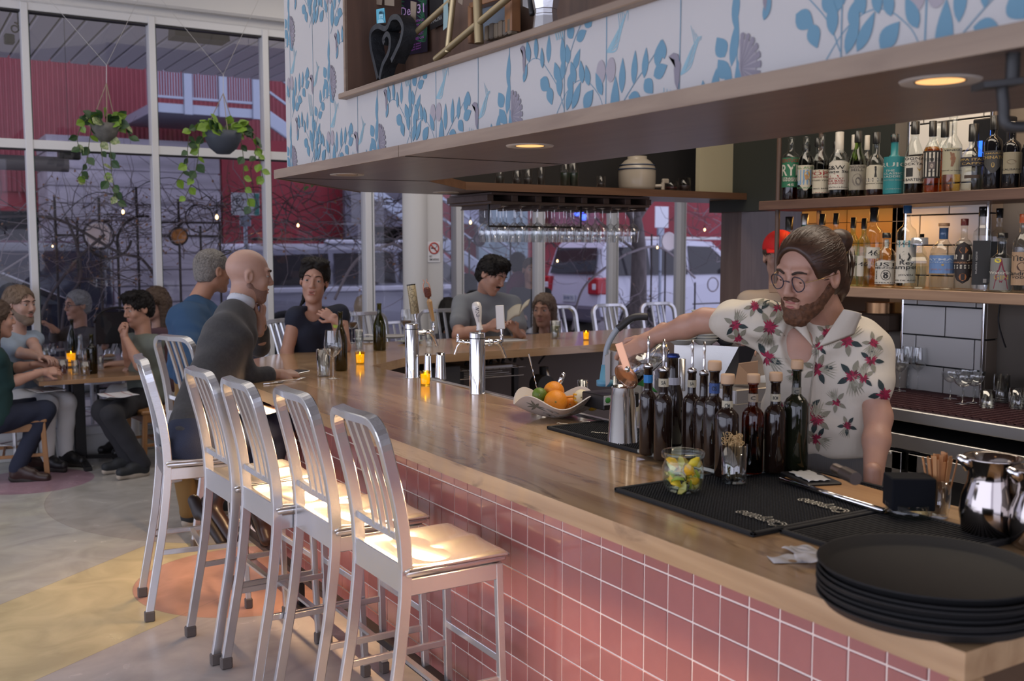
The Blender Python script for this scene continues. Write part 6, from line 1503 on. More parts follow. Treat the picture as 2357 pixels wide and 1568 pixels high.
# ---- garnish jar and pick jar
p=ct(1571,1139)+Vector((0,0,.012));D_=depth(p);R=pxm(48,D_);H=pxm(92,D_)
gj=empty('garnish_jar',p,0,'round glass jar of lemon and lime wedges on the bar mat','jar')
mb=MB();mb.lathe([(0,.003),(R*.70,0),(R*.85,.008),(R*1.0,H*.35),(R*.98,H*.62),(R*.88,H*.76),(R*.86,H*.82),(R*1.02,H*.86),(R*1.04,H*.97),(R,H),(R*.93,H*.97),(R*.82,H*.80),(R*.93,H*.6),(R*.95,H*.35),(R*.78,.012),(0,.012)],glassmat('jar_glass',(.95,1.0,.97),0,1.45,1.2),40);mb.build('glass_wall',gj)
rnd=random.Random(5)
for k in range(34):
 a,rr,z=rnd.uniform(0,2*PI),R*.86*math.sqrt(rnd.random()),.018+H*.62*k/34
 m=rnd.choice([mat('wedge_lemon',(.95,.62,.04),.4),M_lemon,mat('wedge_lime',(.35,.42,.04),.4)]);rot=Matrix.Rotation(rnd.uniform(0,6),4,Vector((rnd.gauss(0,1),rnd.gauss(0,1),rnd.gauss(0,1))).normalized())
 mb=MB();s=.021
 mb.lathe([(0,-s),(s*.5,-s*.8),(s*.9,0),(s*.5,s*.8),(0,s)],m,8,Matrix.Translation((rr*math.cos(a),rr*math.sin(a),z))@rot,a0=0,a1=PI*.45)
 mb.lathe([(0,-s),(s*.45,-s*.7),(s*.8,0),(s*.45,s*.7),(0,s)],mat('wedge_flesh',(.70,.58,.20),.3),1,Matrix.Translation((rr*math.cos(a),rr*math.sin(a),z))@rot,a0=0,a1=PI*.44,smooth=False)
 mb.build('citrus_wedge',gj)
p=ct(1689,1119)+Vector((0,0,.012));D_=depth(p);R=pxm(30,D_);H=pxm(88,D_)
pj=tumbler('pick_jar',H,R,'ribbed glass jar holding knotted bamboo picks',None,cat='jar',R0=R*.92);at(pj,p)
M_bam=mat('bamboo',(.50,.34,.16),.6)
for k in range(46):
 a,rr=rnd.uniform(0,2*PI),R*.8*math.sqrt(rnd.random());a2,r2=a+rnd.gauss(0,.5),R*.85*math.sqrt(rnd.random())
 top=Vector((r2*math.cos(a2),r2*math.sin(a2),H+rnd.uniform(.0,.028)));mb=MB();mb.tube([(rr*.8*math.cos(a),rr*.8*math.sin(a),.012),top],.0011,M_bam,4)
 d=Vector((rnd.gauss(0,1),rnd.gauss(0,1),.4)).normalized();e=d.orthogonal().normalized()
 mb.tube([top+d*(.004+.006*math.cos(t))+e*.0055*math.sin(t)for t in[2*PI*i/8 for i in range(9)]],.0012,M_bam,4);mb.build('bamboo_pick',pj)
# ---- cutting board with steel edge, check holder, muddler
a,b=PZ(1797,1103,CT+.02),PZ(2033,1176,CT+.02)
mb=MB();mb.tube([a,b],.008,M_chrome,12);mb.prism([(a.x,a.y),(b.x,b.y),(b.x+.16,b.y+.03),(a.x+.16,a.y+.03)],CT+.012,CT+.022,woodmat('board_wood',(.50,.28,.12),(.38,.2,.08),.4,1,3));tag(mb.build('cutting_board'),'wooden cutting board with a shiny steel front edge','board')
p=PZ(1862,1098,CT+.03);cb2=empty('card_tray',p,-.35,'black tray with a white paper card behind the cutting board','tray')
mb=MB();mb.rbox((-.05,-.085,-.016),(.06,.085,0),.003,M_black);mb.build('tray',cb2)
mb=MB();mb.grid(lambda u,v:((u-.5)*.07+.003*math.sin(v*20),(v-.5)*.13,.002+.004*abs(math.sin(u*9+v*6))),10,10,mat('menu_white'),thick=.001);mb.build('paper',cb2)
P0,P1=PD(1922,1078,2.55),PD(1967,1101,2.45);mb=MB();mb.cyl(P0,P1,.013,mat('muddler_steel',(.35,.30,.27),.3,1.0),16);mb.cyl(P0 .lerp(P1,.45),P0 .lerp(P1,1.06),.016,mat('muddler_grip',(.10,.08,.07),.35,.6),16);tag(mb.build('muddler'),'steel muddler handle sticking up beside the bartender\'s forearm','muddler')
# ---- receipts, tray stack, napkin caddy, straws, pitcher
for k,(px,py,rz,lab)in enumerate(((1815,1290,.3,'crumpled white receipt slip at the left of the black trays'),(1850,1275,-.4,'white receipt with faint print, on top by the tray rim'),(1875,1300,.1,'white receipt slip pushed under the tray stack'))):
 mb=MB();mb.grid(lambda u,v:((u-.5)*.085,(v-.5)*.055,.003+.007*k+.005*math.sin(u*8+k)*math.sin(v*4+k)),14,8,mat('receipt',(.55,.53,.54),.7),thick=.0008)
 if k==1:
  for i in range(3):mb.grid(lambda u,v:(-.025+.05*u,-.016+.014*i+.002*v,.003+.0075+.005*math.sin((u*.6+.2)*8+1)*math.sin((.2+.25*i)*4+1)+.0012),8,1,mat('faint_ink',(.2,.2,.22),.7))
 o=mb.build('receipt');o.location=PZ(px,py,CT);o.rotation_euler=(0,0,rz+YAW*0-.8);tag(o,lab,'paper','receipts by the trays')
TRc=PZ(2139,1305,CT+.082);RTR=.212;M_tray=mat('black_tray',(.008,.008,.009),.7,bump=.1,bscale=300)
mb=MB();mb.lathe([(0,.0),(RTR*.88,0),(RTR*.93,.004),(RTR*.985,.020),(RTR*1.0,.0215),(RTR*1.0,.024),(RTR*.975,.0235),(RTR*.92,.006),(RTR*.88,.0035),(0,.0035)],M_tray,64)
tr0=mb.build('serving_tray');tr0 .location=(TRc.x,TRc.y,CT+.001);tag(tr0,'round black serving tray, lowest of its stack','tray','black serving trays in the stack')
names_=['lowest','second from the bottom','third from the bottom','fourth from the bottom','fifth from the bottom','third from the top','second from the top','topmost']
for k in range(1,8):
 o=tr0 .copy();COL.objects.link(o);o.location=(TRc.x+.004*math.sin(k*2.1),TRc.y+.004*math.cos(k*1.7),CT+.001+.0082*k+(.006 if k==7 else 0));o['label']='round black serving tray, %s of its stack'%names_[k]
p=ct(2090,1195);cd=empty('napkin_caddy',p,-.6,'black napkin caddy standing in a clear holder behind the trays','caddy')
mb=MB();mb.rbox((-.055,-.04,.03),(.055,.04,.115),.003,mat('black_napkins',(.006,.007,.010),.9,spec=.2));mb.build('black_napkins',cd)
mb=MB();mb.lathe([(.052,0),(.056,.01),(.058,.045),(.054,.045),(.05,.008),(0,.006)],glassmat('jar_glass'),28);mb.build('holder',cd)
p=ct(2158,1190);st=tumbler('stick_cup',.10,.032,'glass cup full of flat wooden stir sticks',None,cat='cup');at(st,p)
for k in range(26):
 a,rr=rnd.uniform(0,6.28),.024*math.sqrt(rnd.random());d=Vector((.030*math.cos(a)*rr/.024,.030*math.sin(a)*rr/.024,.15+rnd.uniform(-.01,.012)));q=Vector((rr*.7*math.cos(a),rr*.7*math.sin(a),.01))
 mb=MB();mb.tube([q,q+d],1,mat('stir_stick',(.55,.27,.11),.6),up=(math.cos(a),math.sin(a),0),sec=[(.0008,-.005),(.0008,.005),(-.0008,.005),(-.0008,-.005)],smooth=False);mb.build('stir_stick',st)
def pitcher(px,py,lab,s=1.0):
 p=ct(px,py);r=empty('steel_pitcher',p,0,lab,'pitcher','steel pitchers at the right edge');prof=[(0,.002),(.050,0),(.058,.012),(.064,.05),(.060,.085),(.050,.115),(.048,.135),(.056,.165),(.060,.172),(.056,.170),(.045,.135),(.047,.115),(0,.11)]
 mb=MB();mb.lathe([(a*s,b*s)for a,b in prof],mat('pitcher_steel',(.40,.36,.34),.1,1.0),40);mb.build('body',r)
 mb=MB();mb.tube([Vector((-.05*RT.x,-.05*RT.y,.155))*s,Vector((-.075*RT.x,-.075*RT.y,.172))*s],[.018*s,.006*s],M_chrome,10);mb.build('spout',r)
 mb=MB();e=Vector((RT.x,RT.y,0));mb.tube(catmull([e*.055*s+Vector((0,0,.15*s)),e*.10*s+Vector((0,0,.14*s)),e*.105*s+Vector((0,0,.09*s)),e*.062*s+Vector((0,0,.04*s))],5),.005*s,M_chrome,8);mb.build('handle',r)
 return r
pitcher(2278,1232,'polished steel pitcher standing behind the black trays at right',1.14)
pitcher(2392,1262,'second steel pitcher cut off by the right edge',1.1)
# ---- speed rail / well behind the bar
wl=empty('bar_well',(0,0,0),0,'stainless ice well and prep ledge on the working side of the bar','well')
mb=MB();mb.rbox((2.50,2.55,.82),(2.98,4.0,.88),.004,M_steel);mb.rbox((2.50,2.55,.0),(2.56,4.0,.82),.004,M_steel);mb.rbox((2.94,2.55,0),(2.98,4.0,.82),.004,M_steel);mb.build('ledge',wl)
mb=MB();mb.rbox((2.55,3.05,.88),(2.95,3.5,.955),.004,M_rubber);mb.build('ice_bin',wl)
def onl(px,py,z=.88):p=PZ(px,py,z);return p
t=tumbler('steel_cup_with_spoon',.12,.045,'steel-rimmed clear cup with a twisted bar spoon behind the lime',None,cat='cup',R0=.04);p=PD(1245,925,Db+.22);at(t,(p.x,p.y,CT-.085))
mb=MB();a,b=PD(1246,935,Db+.22),PD(1217,815,Db+.18);n=34;mb.tube([a.lerp(b,i/n)+Vector((.0016*math.cos(i*1.6),.0016*math.sin(i*1.6),0))for i in range(n+1)],.0022,M_chrome,6);mb.cyl(a.lerp(b,.78),b,.004,M_chrome,8);tag(mb.build('bar_spoon'),'twisted steel bar spoon standing up behind the citrus bowl','spoon')
mb=MB();a,b=PD(1284,890,Db+.2),PD(1297,862,Db+.19);mb.tube([a,a.lerp(b,.5),b],[.008,.011,.010],M_chrome,12);mb.ball(b,.010,M_chrome,12);tag(mb.build('steel_peeler'),'rounded steel handle rising behind the top orange','tool')
for i,(px,py,w,h,back,lab)in enumerate(((1341,925,24,50,.28,'clear glass mixing jar behind the peeled lemon'),(1505,905,26,78,.6,'frosted swing-top jar behind the blue banded bottle'),(1570,900,15,74,.55,'polished steel jigger cup behind the bottles'),(1658,870,14,38,.7,'small plastic cup with white rim behind the blue labelled bottle'),(1415,905,20,60,.5,'square clear container under the pouring hand'))):
 D_=Db+back;p=PD(px,py,D_);H=pxm(h,D_);R=pxm(w/2,D_)
 m=M_steel if i==2 else(glassmat('frosted',(.80,.80,.82),.1,1.4,1.5)if i in(1,3)else M_stem)
 t=tumbler('bar_vessel',H,R,lab,'vessels in the bar well',m=m,R0=R*.92);at(t,p)
 if i==1:
  mb=MB()
  for s in(-1,1):mb.tube(catmull([(s*R*.5,0,H*.9),(s*R*.6,-R*.9,H*.6),(s*R*.2,-R*1.05,H*.4)],4),.0015,M_chrome,5)
  mb.build('wire_bail',t)
# shaker tins behind first tap, cloth, blue pump
for i,(px,top,bot,w,lab)in enumerate(((985,814,870,18,'steel shaker tin just right of the left beer tower'),(1014,812,873,24,'steel shaker tin between the two beer towers'))):
 D_=5.6;p=PD(px,bot,D_);H=pxm(bot-top,D_);R=pxm(w/2,D_);mb=MB();mb.lathe([(0,0),(R*1.12,0),(R*1.1,.004),(R*.9,H*.9),(R*.86,H),(R*.8,H*.96),(0,H*.95)],M_chrome,24);o=mb.build('shaker_tin');o.location=p;tag(o,lab,'shaker','shaker tins by the taps')
mb=MB();mb.rbox((2.50,5.0,.88),(2.9,5.6,.94),.01,M_black);tag(mb.build('tin_ledge'),'black ledge behind the beer towers','ledge')
# grill shelf and gadgets under the far counter
gr=empty('wire_shelf',(0,0,0),0,'black steel wire shelf with a tray under the far bar top','shelf')
a,b=PY(1045,855,6.2),PY(1205,850,6.2)
mb=MB()
for z in(a.z,a.z-.06):
 for k in range(4):mb.cyl((a.x,6.2+.1*k,z),(b.x,6.2+.1*k,z),.005,M_steel,5)
for k in range(12):x=a.x+(b.x-a.x)*k/11;mb.cyl((x,6.18,a.z),(x,6.55,a.z),.003,M_steel,4)
mb.build('wires',gr)
mb=MB()
for x in(a.x+.06,b.x-.06):mb.rbox((x-.02,6.2,0),(x+.02,6.24,a.z),.003,M_black)
mb.build('legs',gr)
mb=MB();mb.rbox((a.x+.1,6.15,a.z+.006),(b.x-.12,6.5,a.z+.03),.004,M_steel);
for k in range(5):mb.tube(catmull([(a.x+.12+.1*k,6.25,a.z+.03),(a.x+.16+.1*k,6.28,a.z+.08),(a.x+.22+.1*k,6.3,a.z+.04)],4),.012,M_black,6)
mb.build('tray_of_tools',gr)
mb=MB();a=PY(1252,860,6.3);mb.cyl((a.x,6.3,0),(a.x,6.3,a.z+.05),.035,M_black,10);mb.cyl((a.x-.03,6.22,a.z-.08),(a.x-.03,6.34,a.z-.08),.075,M_dg,18);mb.tube([(a.x,6.28,a.z+.05),(a.x+.04,6.26,a.z-.10)],[.012,.02],M_steel,8);tag(mb.build('juicer'),'dark lever juicer standing under the far bar top','juicer')
mb=MB();a=PY(1068,850,6.1);mb.rbox((a.x-.22,6.15,a.z-.12),(a.x+.0,6.4,a.z+.02),.005,mat('dark_steel_box',(.08,.08,.085),.4,.6));mb.rbox((a.x-.22,6.2,0),(a.x-.18,6.24,a.z-.12),.003,M_black);mb.rbox((a.x-.05,6.2,0),(a.x-.01,6.24,a.z-.12),.003,M_black);tag(mb.build('steel_bin'),'dark steel bin under the bar beside the shaker tins','bin')
mb=MB();mb.tube(catmull([PY(1290,808,6.6),PY(1262,812,6.6),PY(1245,830,6.62),PY(1240,838,6.62)],5),.008,M_black,6);mb.rbox(tuple(PY(1265,810,6.62)),tuple(PY(1290,803,6.62)+Vector((0,.06,0))),.004,M_black);tag(mb.build('cable_clip'),'black cable and clip under the edge of the far bar top','cable')
# green-lidded scale / card reader, blue funnel, cloth
Dq=4.15
sc_=empty('prep_box',PD(1400,905,Dq),0,'black box with white and green label below the hanging cloth','box')
mb=MB();mb.rbox((-.06,-.05,-.06),(.12,.10,0),.004,M_black);mb.build('case',sc_);mb=MB();mb.rbox((-.06,-.052,-.04),(-.02,-.050,-.002),.001,mat('menu_white'));mb.ball((-.04,-.052,-.02),(.014,.002,.012),mat('logo_green',(.05,.25,.05),.5),10);mb.build('sticker',sc_)
mb=MB();p=PD(1392,888,Dq);mb.lathe([(0,0),(.034,0),(.034,.022),(.022,.024),(.014,.085),(0,.085)],mat('blue_plastic',(.10,.28,.42),.4),20);mb.tube(catmull([(0,0,.08),(.01,0,.16),(.05,0,.23),(.11,0,.27)],6),.012,mat('grey_tube',(.32,.36,.42),.4),10);mb.tube(catmull([(.05,0,.23),(.11,0,.275),(.17,.0,.28)],6),.015,mat('black_grip',(.03,.03,.035),.5),10);o=mb.build('bar_faucet');o.location=p;o.rotation_euler=(0,0,-YAW);tag(o,'grey hose tap with black grip and blue base behind the pouring hand','faucet')
mb=MB();c=[PD(1392,818,Dq-.1),PD(1422,800,Dq-.12),PD(1420,850,Dq-.12),PD(1394,890,Dq-.1)]
mb.grid(lambda u,v:(c[0].lerp(c[1],u)).lerp(c[3].lerp(c[2],u),v)+Vector((0,-.02*math.sin(u*9)*(1-.3*v),.012*math.sin(u*5))),16,14,mat('grey_cloth',(.42,.39,.38),.85),thick=.003);tag(mb.build('bar_cloth'),'pale grey bar cloth hanging from the hose tap','cloth')
mb=MB();p=PD(1465,885,4.0);rr=random.Random(2);mb.grid(lambda u,v:p+RT*((u-.5)*.10)+Vector((0,(v-.5)*.10,.03*math.sin(u*4+v*2)*math.cos(v*3))),12,10,mat('green_cloth',(.05,.26,.06),.8),thick=.003);tag(mb.build('green_cloth'),'crumpled green cloth just right of the shaker tin top','cloth')
# plates and till at the kitchen end of the bar
bs=empty('steel_station',(0,0,0),0,'brushed steel station with plates on top behind the arm of the bartender','station')
Dp=5.0;a=PD(1552,790,Dp);b=PD(1705,805,Dp-.2)
mb=MB();mb.prism([(a.x,a.y),(b.x,b.y),(b.x+.25,b.y+.35),(a.x+.25,a.y+.35)],0,a.z,M_steel);mb.build('cabinet',bs);zt=a.z
def stack(px,w,n,lab,m,x_=0.0,hh=.0125,prof=0):
 c=PZ(px,800,zt);D_=depth(c);R=pxm(w/2,D_)
 for k in range(n):
  mb=MB();mb.lathe([(0,.002),(R*.5,0),(R*.55,.004),(R*.97,.024),(R,.028),(R*.96,.030),(R*.5,.012),(0,.010)],m,28);o=mb.build('stacked_plate')if k==0 else None
  if k==0:first=o
  else:o=first.copy();COL.objects.link(o);bpy_unused=None
  o.location=(c.x+.02,c.y+.14,zt+.001+hh*k);tag(o,lab.replace('#','lowest' if k==0 else 'topmost' if k==n-1 else['','second','third','fourth','fifth','sixth','seventh','eighth','ninth','tenth'][k]+' from the bottom'),'plate',lab.split(',')[0]+'s')
stack(1607,75,7,'wide white shallow bowl, # in the left stack',M_plate,hh=.011)
stack(1662,66,11,'small white bowl, # in the tall stack',M_plate,hh=.0135)
stack(1712,56,8,'black plate, # in the dark stack',mat('black_plate',(.03,.03,.035),.5),hh=.012)
mb=MB();a=PD(1735,815,4.4);q=[PD(1700,800,4.5),PD(1745,790,4.4),PD(1700,900,4.2),PD(1655,885,4.3)];mb.add([*q,*[v+Vector((.03,.03,.0))for v in q]],[(0,1,2,3),(7,6,5,4),(0,4,5,1),(1,5,6,2),(2,6,7,3),(3,7,4,0)],mat('screen_black',(.008,.008,.012),.15));mb.cyl(q[3]+Vector((.05,.03,0)),(q[3].x+.05,q[3].y+.03,0),.03,M_black,8)
tag(mb.build('till_screen'),'tilted black till screen beside the bartender\'s waist','screen')
mb=MB();q=[PD(1700,838,3.9),PD(1745,832,3.85),PD(1745,885,3.8),PD(1690,885,3.85)];mb.add([*q,*[v+Vector((.02,.02,.0))for v in q]],[(0,1,2,3),(7,6,5,4),(0,4,5,1),(1,5,6,2),(2,6,7,3),(3,7,4,0)],mat('card_flap',(.22,.13,.08),.6));c=PD(1718,888,3.85);mb.rbox((c.x-.10,c.y-.05,c.z-.06),(c.x+.14,c.y+.12,c.z-.004),.004,M_steel);mb.rbox((c.x-.10,c.y+.0,0),(c.x+.14,c.y+.12,c.z-.06),.004,M_steel)
tag(mb.build('order_pad'),'open cardboard pad on a steel ledge left of the bartender','pad')
mb=MB();mb.rbox((2.475,1.1,.90),(3.0,1.9,.95),.004,M_steel);mb.rbox((2.5,1.15,0),(2.56,1.85,.90),.004,M_steel);mb.rbox((2.93,1.15,0),(2.98,1.85,.90),.004,M_steel);tag(mb.build('under_bar_sink'),'steel under-bar ledge at the near working side','ledge')
mb=MB();p=Vector((2.2,1.10,CT));
# ---- decor in the niche
NX=FX+.10
def NP(px,py,dx=.10):return PX(px,py,FX+dx)
ht=empty('heart_sculpture',(0,0,0),0,'dark cast metal open heart sculpture standing in the niche','sculpture')
M_cast=mat('cast_iron_dark',(.045,.05,.055),.5,.4,bump=.5,bscale=40,noise=.4,nscale=20)
def band(pts,m,name,par,w=.055):
 P_=catmull([NP(a,b,.06)for a,b in pts],6);mb=MB();n=len(P_)
 vs=[];t=.010
 for i,p in enumerate(P_):
  a=P_[max(i-1,0)];b=P_[min(i+1,n-1)];d=(b-a).normalized();nn=Vector((1,0,0)).cross(d).normalized()*t
  for s,q in((-1,0),(-1,w),(1,w),(1,0)):vs.append(p+nn*s+Vector((q,0,0)))
 fs=[(i*4+k,i*4+(k+1)%4,(i+1)*4+(k+1)%4,(i+1)*4+k)for i in range(n-1)for k in range(4)]+[(0,1,2,3),tuple((n-1)*4+k for k in(3,2,1,0))]
 mb.add(vs,fs,m);mb.build(name,par)
band([(869,180),(862,150),(853,110),(853,75),(868,60),(884,66),(892,60),(900,42),(915,40),(926,60),(922,90),(912,115),(900,140)],M_cast,'outer_loop',ht)
band([(873,182),(880,150),(894,120),(897,90),(890,78),(882,90),(884,100)],M_cast,'inner_scroll',ht)
# brass tubes, bicycle frame
M_brass=mat('brass_tube',(.42,.33,.18),.35,.7)
bf=empty('brass_frame',(0,0,0),0,'brushed brass bicycle tubes leaning in the niche','frame')
for(a,b,r)in(((1003,136),(1200,-30),.012),((916,112),(1040,0),.011),((1030,120),(1045,-20),.011),((1103,100),(1098,-20),.016)):
 mb=MB();mb.cyl(NP(*a,.12),NP(*b,.12),r,M_brass,16);mb.build('tube',bf)
# poster
ps=empty('concert_poster',(0,0,0),0,'dark poster with green palm leaves and purple neon lettering','poster')
c=[NP(911,132,.245),NP(985,119,.245),NP(985,-40,.245),NP(911,-40,.245)]
def pst(u,v,o=0.0):p=c[0].lerp(c[1],u).lerp(c[3].lerp(c[2],u),v);return p+Vector((-.002-o,0,0))
mb=MB();mb.add([pst(0,0),pst(1,0),pst(1,1),pst(0,1)],[(0,1,2,3)],mat('poster_ground',(.018,.012,.03),.4));mb.build('sheet',ps)
mb=MB();gp=mat('palm_green',(.03,.14,.07),.5);pu=mat('neon_purple',(.45,.12,.5),.5);pw=mat('neon_pink',(.55,.35,.6),.5)
for(u0,v0,aa)in((.02,.75,.3),(.98,.7,2.6),(.0,.5,.2),(.95,.45,2.9),(.95,.15,2.2)):
 for k in range(8):
  a=aa-.8+k*.23;L_=leaf2(u0,v0,a,.30,.03,4);mb.add([pst(min(1,max(0,x)),min(1,max(0,y)),.0008)for x,y in L_],[tuple(range(len(L_)))],gp)
mb.build('palm_leaves',ps)
mb=MB();fn=lambda u,v:pst(u,v,.0016)
put_text(mb,'Dec 31',fn,.72,.13,pw,.55,.62,rot=.06)
for k,s in enumerate(('CELEBRATE WITH US','FOR THE PARTY OF','THE YEAR, DJ, DANCE','DRINKING THE BEST','AND PARADISE ON')):put_text(mb,s,fn,.70,.035,pu,.55,.45-k*.062,rot=.06)
for k in range(3):put_text(mb,'DOORS AT EIGHT',fn,.45,.018,pu,.6,.13-k*.035,rot=.06)
mb.build('lettering',ps)
# second dark flyer, tags, photo card
def card(name,q,m,lab,dx=.24,cat='card',txt=None):
 r=empty(name,(0,0,0),0,lab,cat);P_=[NP(a,b,dx)for a,b in q];mb=MB();mb.add(P_+[v+Vector((.002,0,0))for v in P_],[(0,1,2,3),(7,6,5,4),(0,4,5,1),(1,5,6,2),(2,6,7,3),(3,7,4,0)],m);mb.build('card',r)
 if txt:
  mb=MB();fn=lambda u,v:P_[0].lerp(P_[1],u).lerp(P_[3].lerp(P_[2],u),v)+Vector((-.0012,0,0))
  for(s,w,h,cx,cy,mm)in txt:put_text(mb,s,fn,w,h,mm,cx,cy)
  mb.build('print',r)
 return r
card('dark_flyer',[(990,70),(1020,55),(1018,-20),(988,-20)],M_black,'torn black flyer with pale letters right of the poster',.24,'flyer',[('RAMONA',.9,.14,.5,.22,mat('pale_ink',(.4,.4,.38),.6))])
card('photo_card',[(867,54),(887,52),(884,18),(866,22)],mat('photo_blue',(.10,.45,.60),.3),'blue tinted photo card of a man in a cap hung on the heart',.055,'photo',None)
r=[o for o in COL.objects if o.name=='photo_card'][0];mb=MB();f=lambda a,b:NP(a,b,.053)
mb.add([f(870,53),(f(884,52)),f(883,46),f(880,44),f(873,44),f(870,47)],[tuple(range(6))],mat('photo_pale',(.30,.60,.70),.4));mb.add([f(872,43),f(882,42),f(882,30),f(878,26),f(873,27)],[tuple(range(5))],mat('photo_pale'));mb.add([f(871,33),f(883,32),f(882,27),f(877,24),f(872,27)],[tuple(range(5))],mat('photo_mid',(.06,.25,.35),.4));mb.add([f(874,40),f(880,39.5),f(880,38),f(874,38.5)],[(0,1,2,3)],mat('photo_mid'));mb.build('portrait',r)
for q,lab in(([(945,38),(956,52),(958,5),(945,2)],'kraft paper swing tag hanging over the poster'),([(858,9),(878,12),(880,-10),(858,-10)],'small tan tag at the top left of the niche'),([(885,12),(907,14),(907,-10),(885,-10)],'small pale tag beside the tan tag'),([(1054,5),(1064,12),(1066,-10),(1054,-10)],'striped tag near the brass tubes')):
 card('paper_tag',q,mat('kraft_tag',(.27,.21,.15),.7),lab,.13,'tag')
card('postcard_strip',[(1020,70),(1032,60),(1030,-10),(1021,-10)],mat('teal_strip',(.25,.38,.38),.5),'pale teal folded strip hanging behind the brass tube',.11,'card')
# framed group of books and moka pot
fr3=empty('book_frame',(0,0,0),0,'orange-brown wooden frame holding a picture of old book spines','frame')
M_pine=woodmat('pine_frame',(.36,.17,.07),(.26,.12,.05),.4,2,6)
for(a,b,w)in(((1091,100),(1091,15),.022),((1180,74),(1180,-30),.045),((1091,14),(1180,-12),.02)):
 mb=MB();mb.bar([NP(*a,.19),NP(*b,.19)],w,.04,M_pine,up=(1,0,0));mb.build('rail',fr3)
mb=MB();q=[NP(1094,98,.21),NP(1178,74,.21),NP(1178,-10,.21),NP(1094,15,.21)];mb.add(q,[(0,1,2,3)],mat('blue_grey_backing',(.16,.19,.22),.6));mb.build('backing',fr3)
for k in range(6):
 x=1118+k*10.5;yb=93-k*3.0;mb=MB();a=NP(x,yb,.17);b=NP(x,yb-34-3*(k%2),.17);mb.rbox((FX+.17,a.y-.012,a.z),(FX+.20,a.y+.012,b.z),.004,mat('book_spine_%d'%(k%3),((.20,.15,.10),(.16,.13,.10),(.23,.18,.12))[k%3],.7));mb.build('book_spine',fr3)
mp=empty('moka_pot',(0,0,0),0,'faceted aluminium moka pot standing on the niche lip','coffee pot')
a=NP(1256,46,.10);mp.location=(a.x,a.y,NZ0+.001);sN=.0
mb=MB();mb.lathe([(0,0),(.045,0),(.036,.07),(.036,.075),(.034,.078),(.034,.09),(.036,.092),(.052,.17),(0,.17)],M_alu,8,smooth=False);mb.build('body',mp)
mb=MB();mb.tube(catmull([(0,.045,.16),(0,.085,.15),(0,.075,.09)],5),.009,M_black,8);mb.build('handle',mp)
mb=MB();q=[NP(1203,14,.2),NP(1222,22,.2),NP(1222,-20,.2),NP(1203,-20,.2)];mb.add(q+[v+Vector((.002,0,0))for v in q],[(0,1,2,3),(7,6,5,4),(0,4,5,1),(1,5,6,2),(2,6,7,3),(3,7,4,0)],mat('menu_white'));tag(mb.build('white_card'),'white card corner beside the moka pot','card')
# ================================================================== HANGING PLANTS
M_leafd=mat('leaf_dark',(.035,.085,.028),.4,noise=.3,nscale=30);M_leafl=mat('leaf_bright',(.17,.30,.03),.4,noise=.2,nscale=30);M_leafv=mat('leaf_variegated',(.42,.44,.24),.45,noise=.5,nscale=60,color2=(.08,.16,.04));M_vine=mat('vine_stem',(.07,.08,.03),.6)
def plant(px,py,w,h,potm,label,vines,y,leafs,wires,nl):
 p=PY(px,py,y);D_=depth(p);R=pxm(w/2,D_);H=pxm(h,D_)
 r=empty('hanging_plant',(p.x,y,p.z-H),0,label,'plant')
 mb=MB();mb.lathe([(0,0),(R*.35,.004),(R*.72,H*.28),(R*.94,H*.65),(R,H),(R*.94,H),(R*.86,H*.8),(0,H*.78)],potm,32);mb.build('pot',r)
 apex=PY(wires[0],wires[1],y)-r.location
 for k in range(3):a=2*PI*k/3+.5;mb=MB();mb.cyl((R*.96*math.cos(a),R*.96*math.sin(a),H),apex,.0035,mat('jute',(.30,.24,.17),.8),5);mb.build('cord',r)
 top=PY(wires[2],wires[3],y)-r.location;mb=MB();mb.cyl(apex,top,.003,M_steel,5);c2=Vector((top.x+.5,0,4.25-r.location.z));c3=Vector((top.x-.9,0,4.25-r.location.z));mb.cyl(top,c2,.002,M_steel,4);mb.cyl(top,c3,.002,M_steel,4);mb.build('wire',r)
 rnd=random.Random(px);lfs=[]
 def leaf(q,sz,m,d=None):
  d=d or Vector((rnd.gauss(0,1),rnd.gauss(0,.6)-.3,rnd.gauss(-.3,.5))).normalized();nrm=Vector((rnd.gauss(0,.5),-1,rnd.gauss(.2,.5))).normalized();s=d.cross(nrm).normalized()
  out=[(0,0),(.18,.30),(.38,.44),(.62,.38),(.85,.16),(1,0),(.85,-.16),(.62,-.38),(.38,-.44),(.18,-.30)]
  vs=[q+d*sz*a+s*sz*b*.95+nrm*sz*.18*abs(b)for a,b in out]+[q+d*sz*.5-nrm*sz*.02]
  fs=[(i,(i+1)%10,10)for i in range(10)]
  mb=MB();mb.add(vs,fs,m);mb.build('leaf',r)
 for pts in vines:
  P_=catmull([PY(a,b,y-.02)-r.location for a,b in pts],5);mb=MB();mb.tube(P_,.0032,M_vine,5,caps=False);mb.build('vine',r)
  n=max(3,int(len(P_)*leafs));
  for k in range(n):
   q=P_[min(len(P_)-1,int(len(P_)*(k+.5)/n))];leaf(q,pxm(rnd.uniform(17,26),D_),rnd.choice(nl),Vector((rnd.choice((-1,1))*rnd.uniform(.4,1),rnd.gauss(0,.2),-rnd.uniform(.2,1))).normalized())
 for k in range(48):
  a=rnd.uniform(0,2*PI);q=Vector((R*rnd.uniform(.3,1.05)*math.cos(a),R*rnd.uniform(.3,1.0)*math.sin(a),H*rnd.uniform(.85,1.35)))
  leaf(q,pxm(rnd.uniform(20,32),D_),rnd.choice(nl),Vector((math.cos(a)*.8,math.sin(a)*.5,rnd.uniform(-.4,.7))).normalized())
 return r
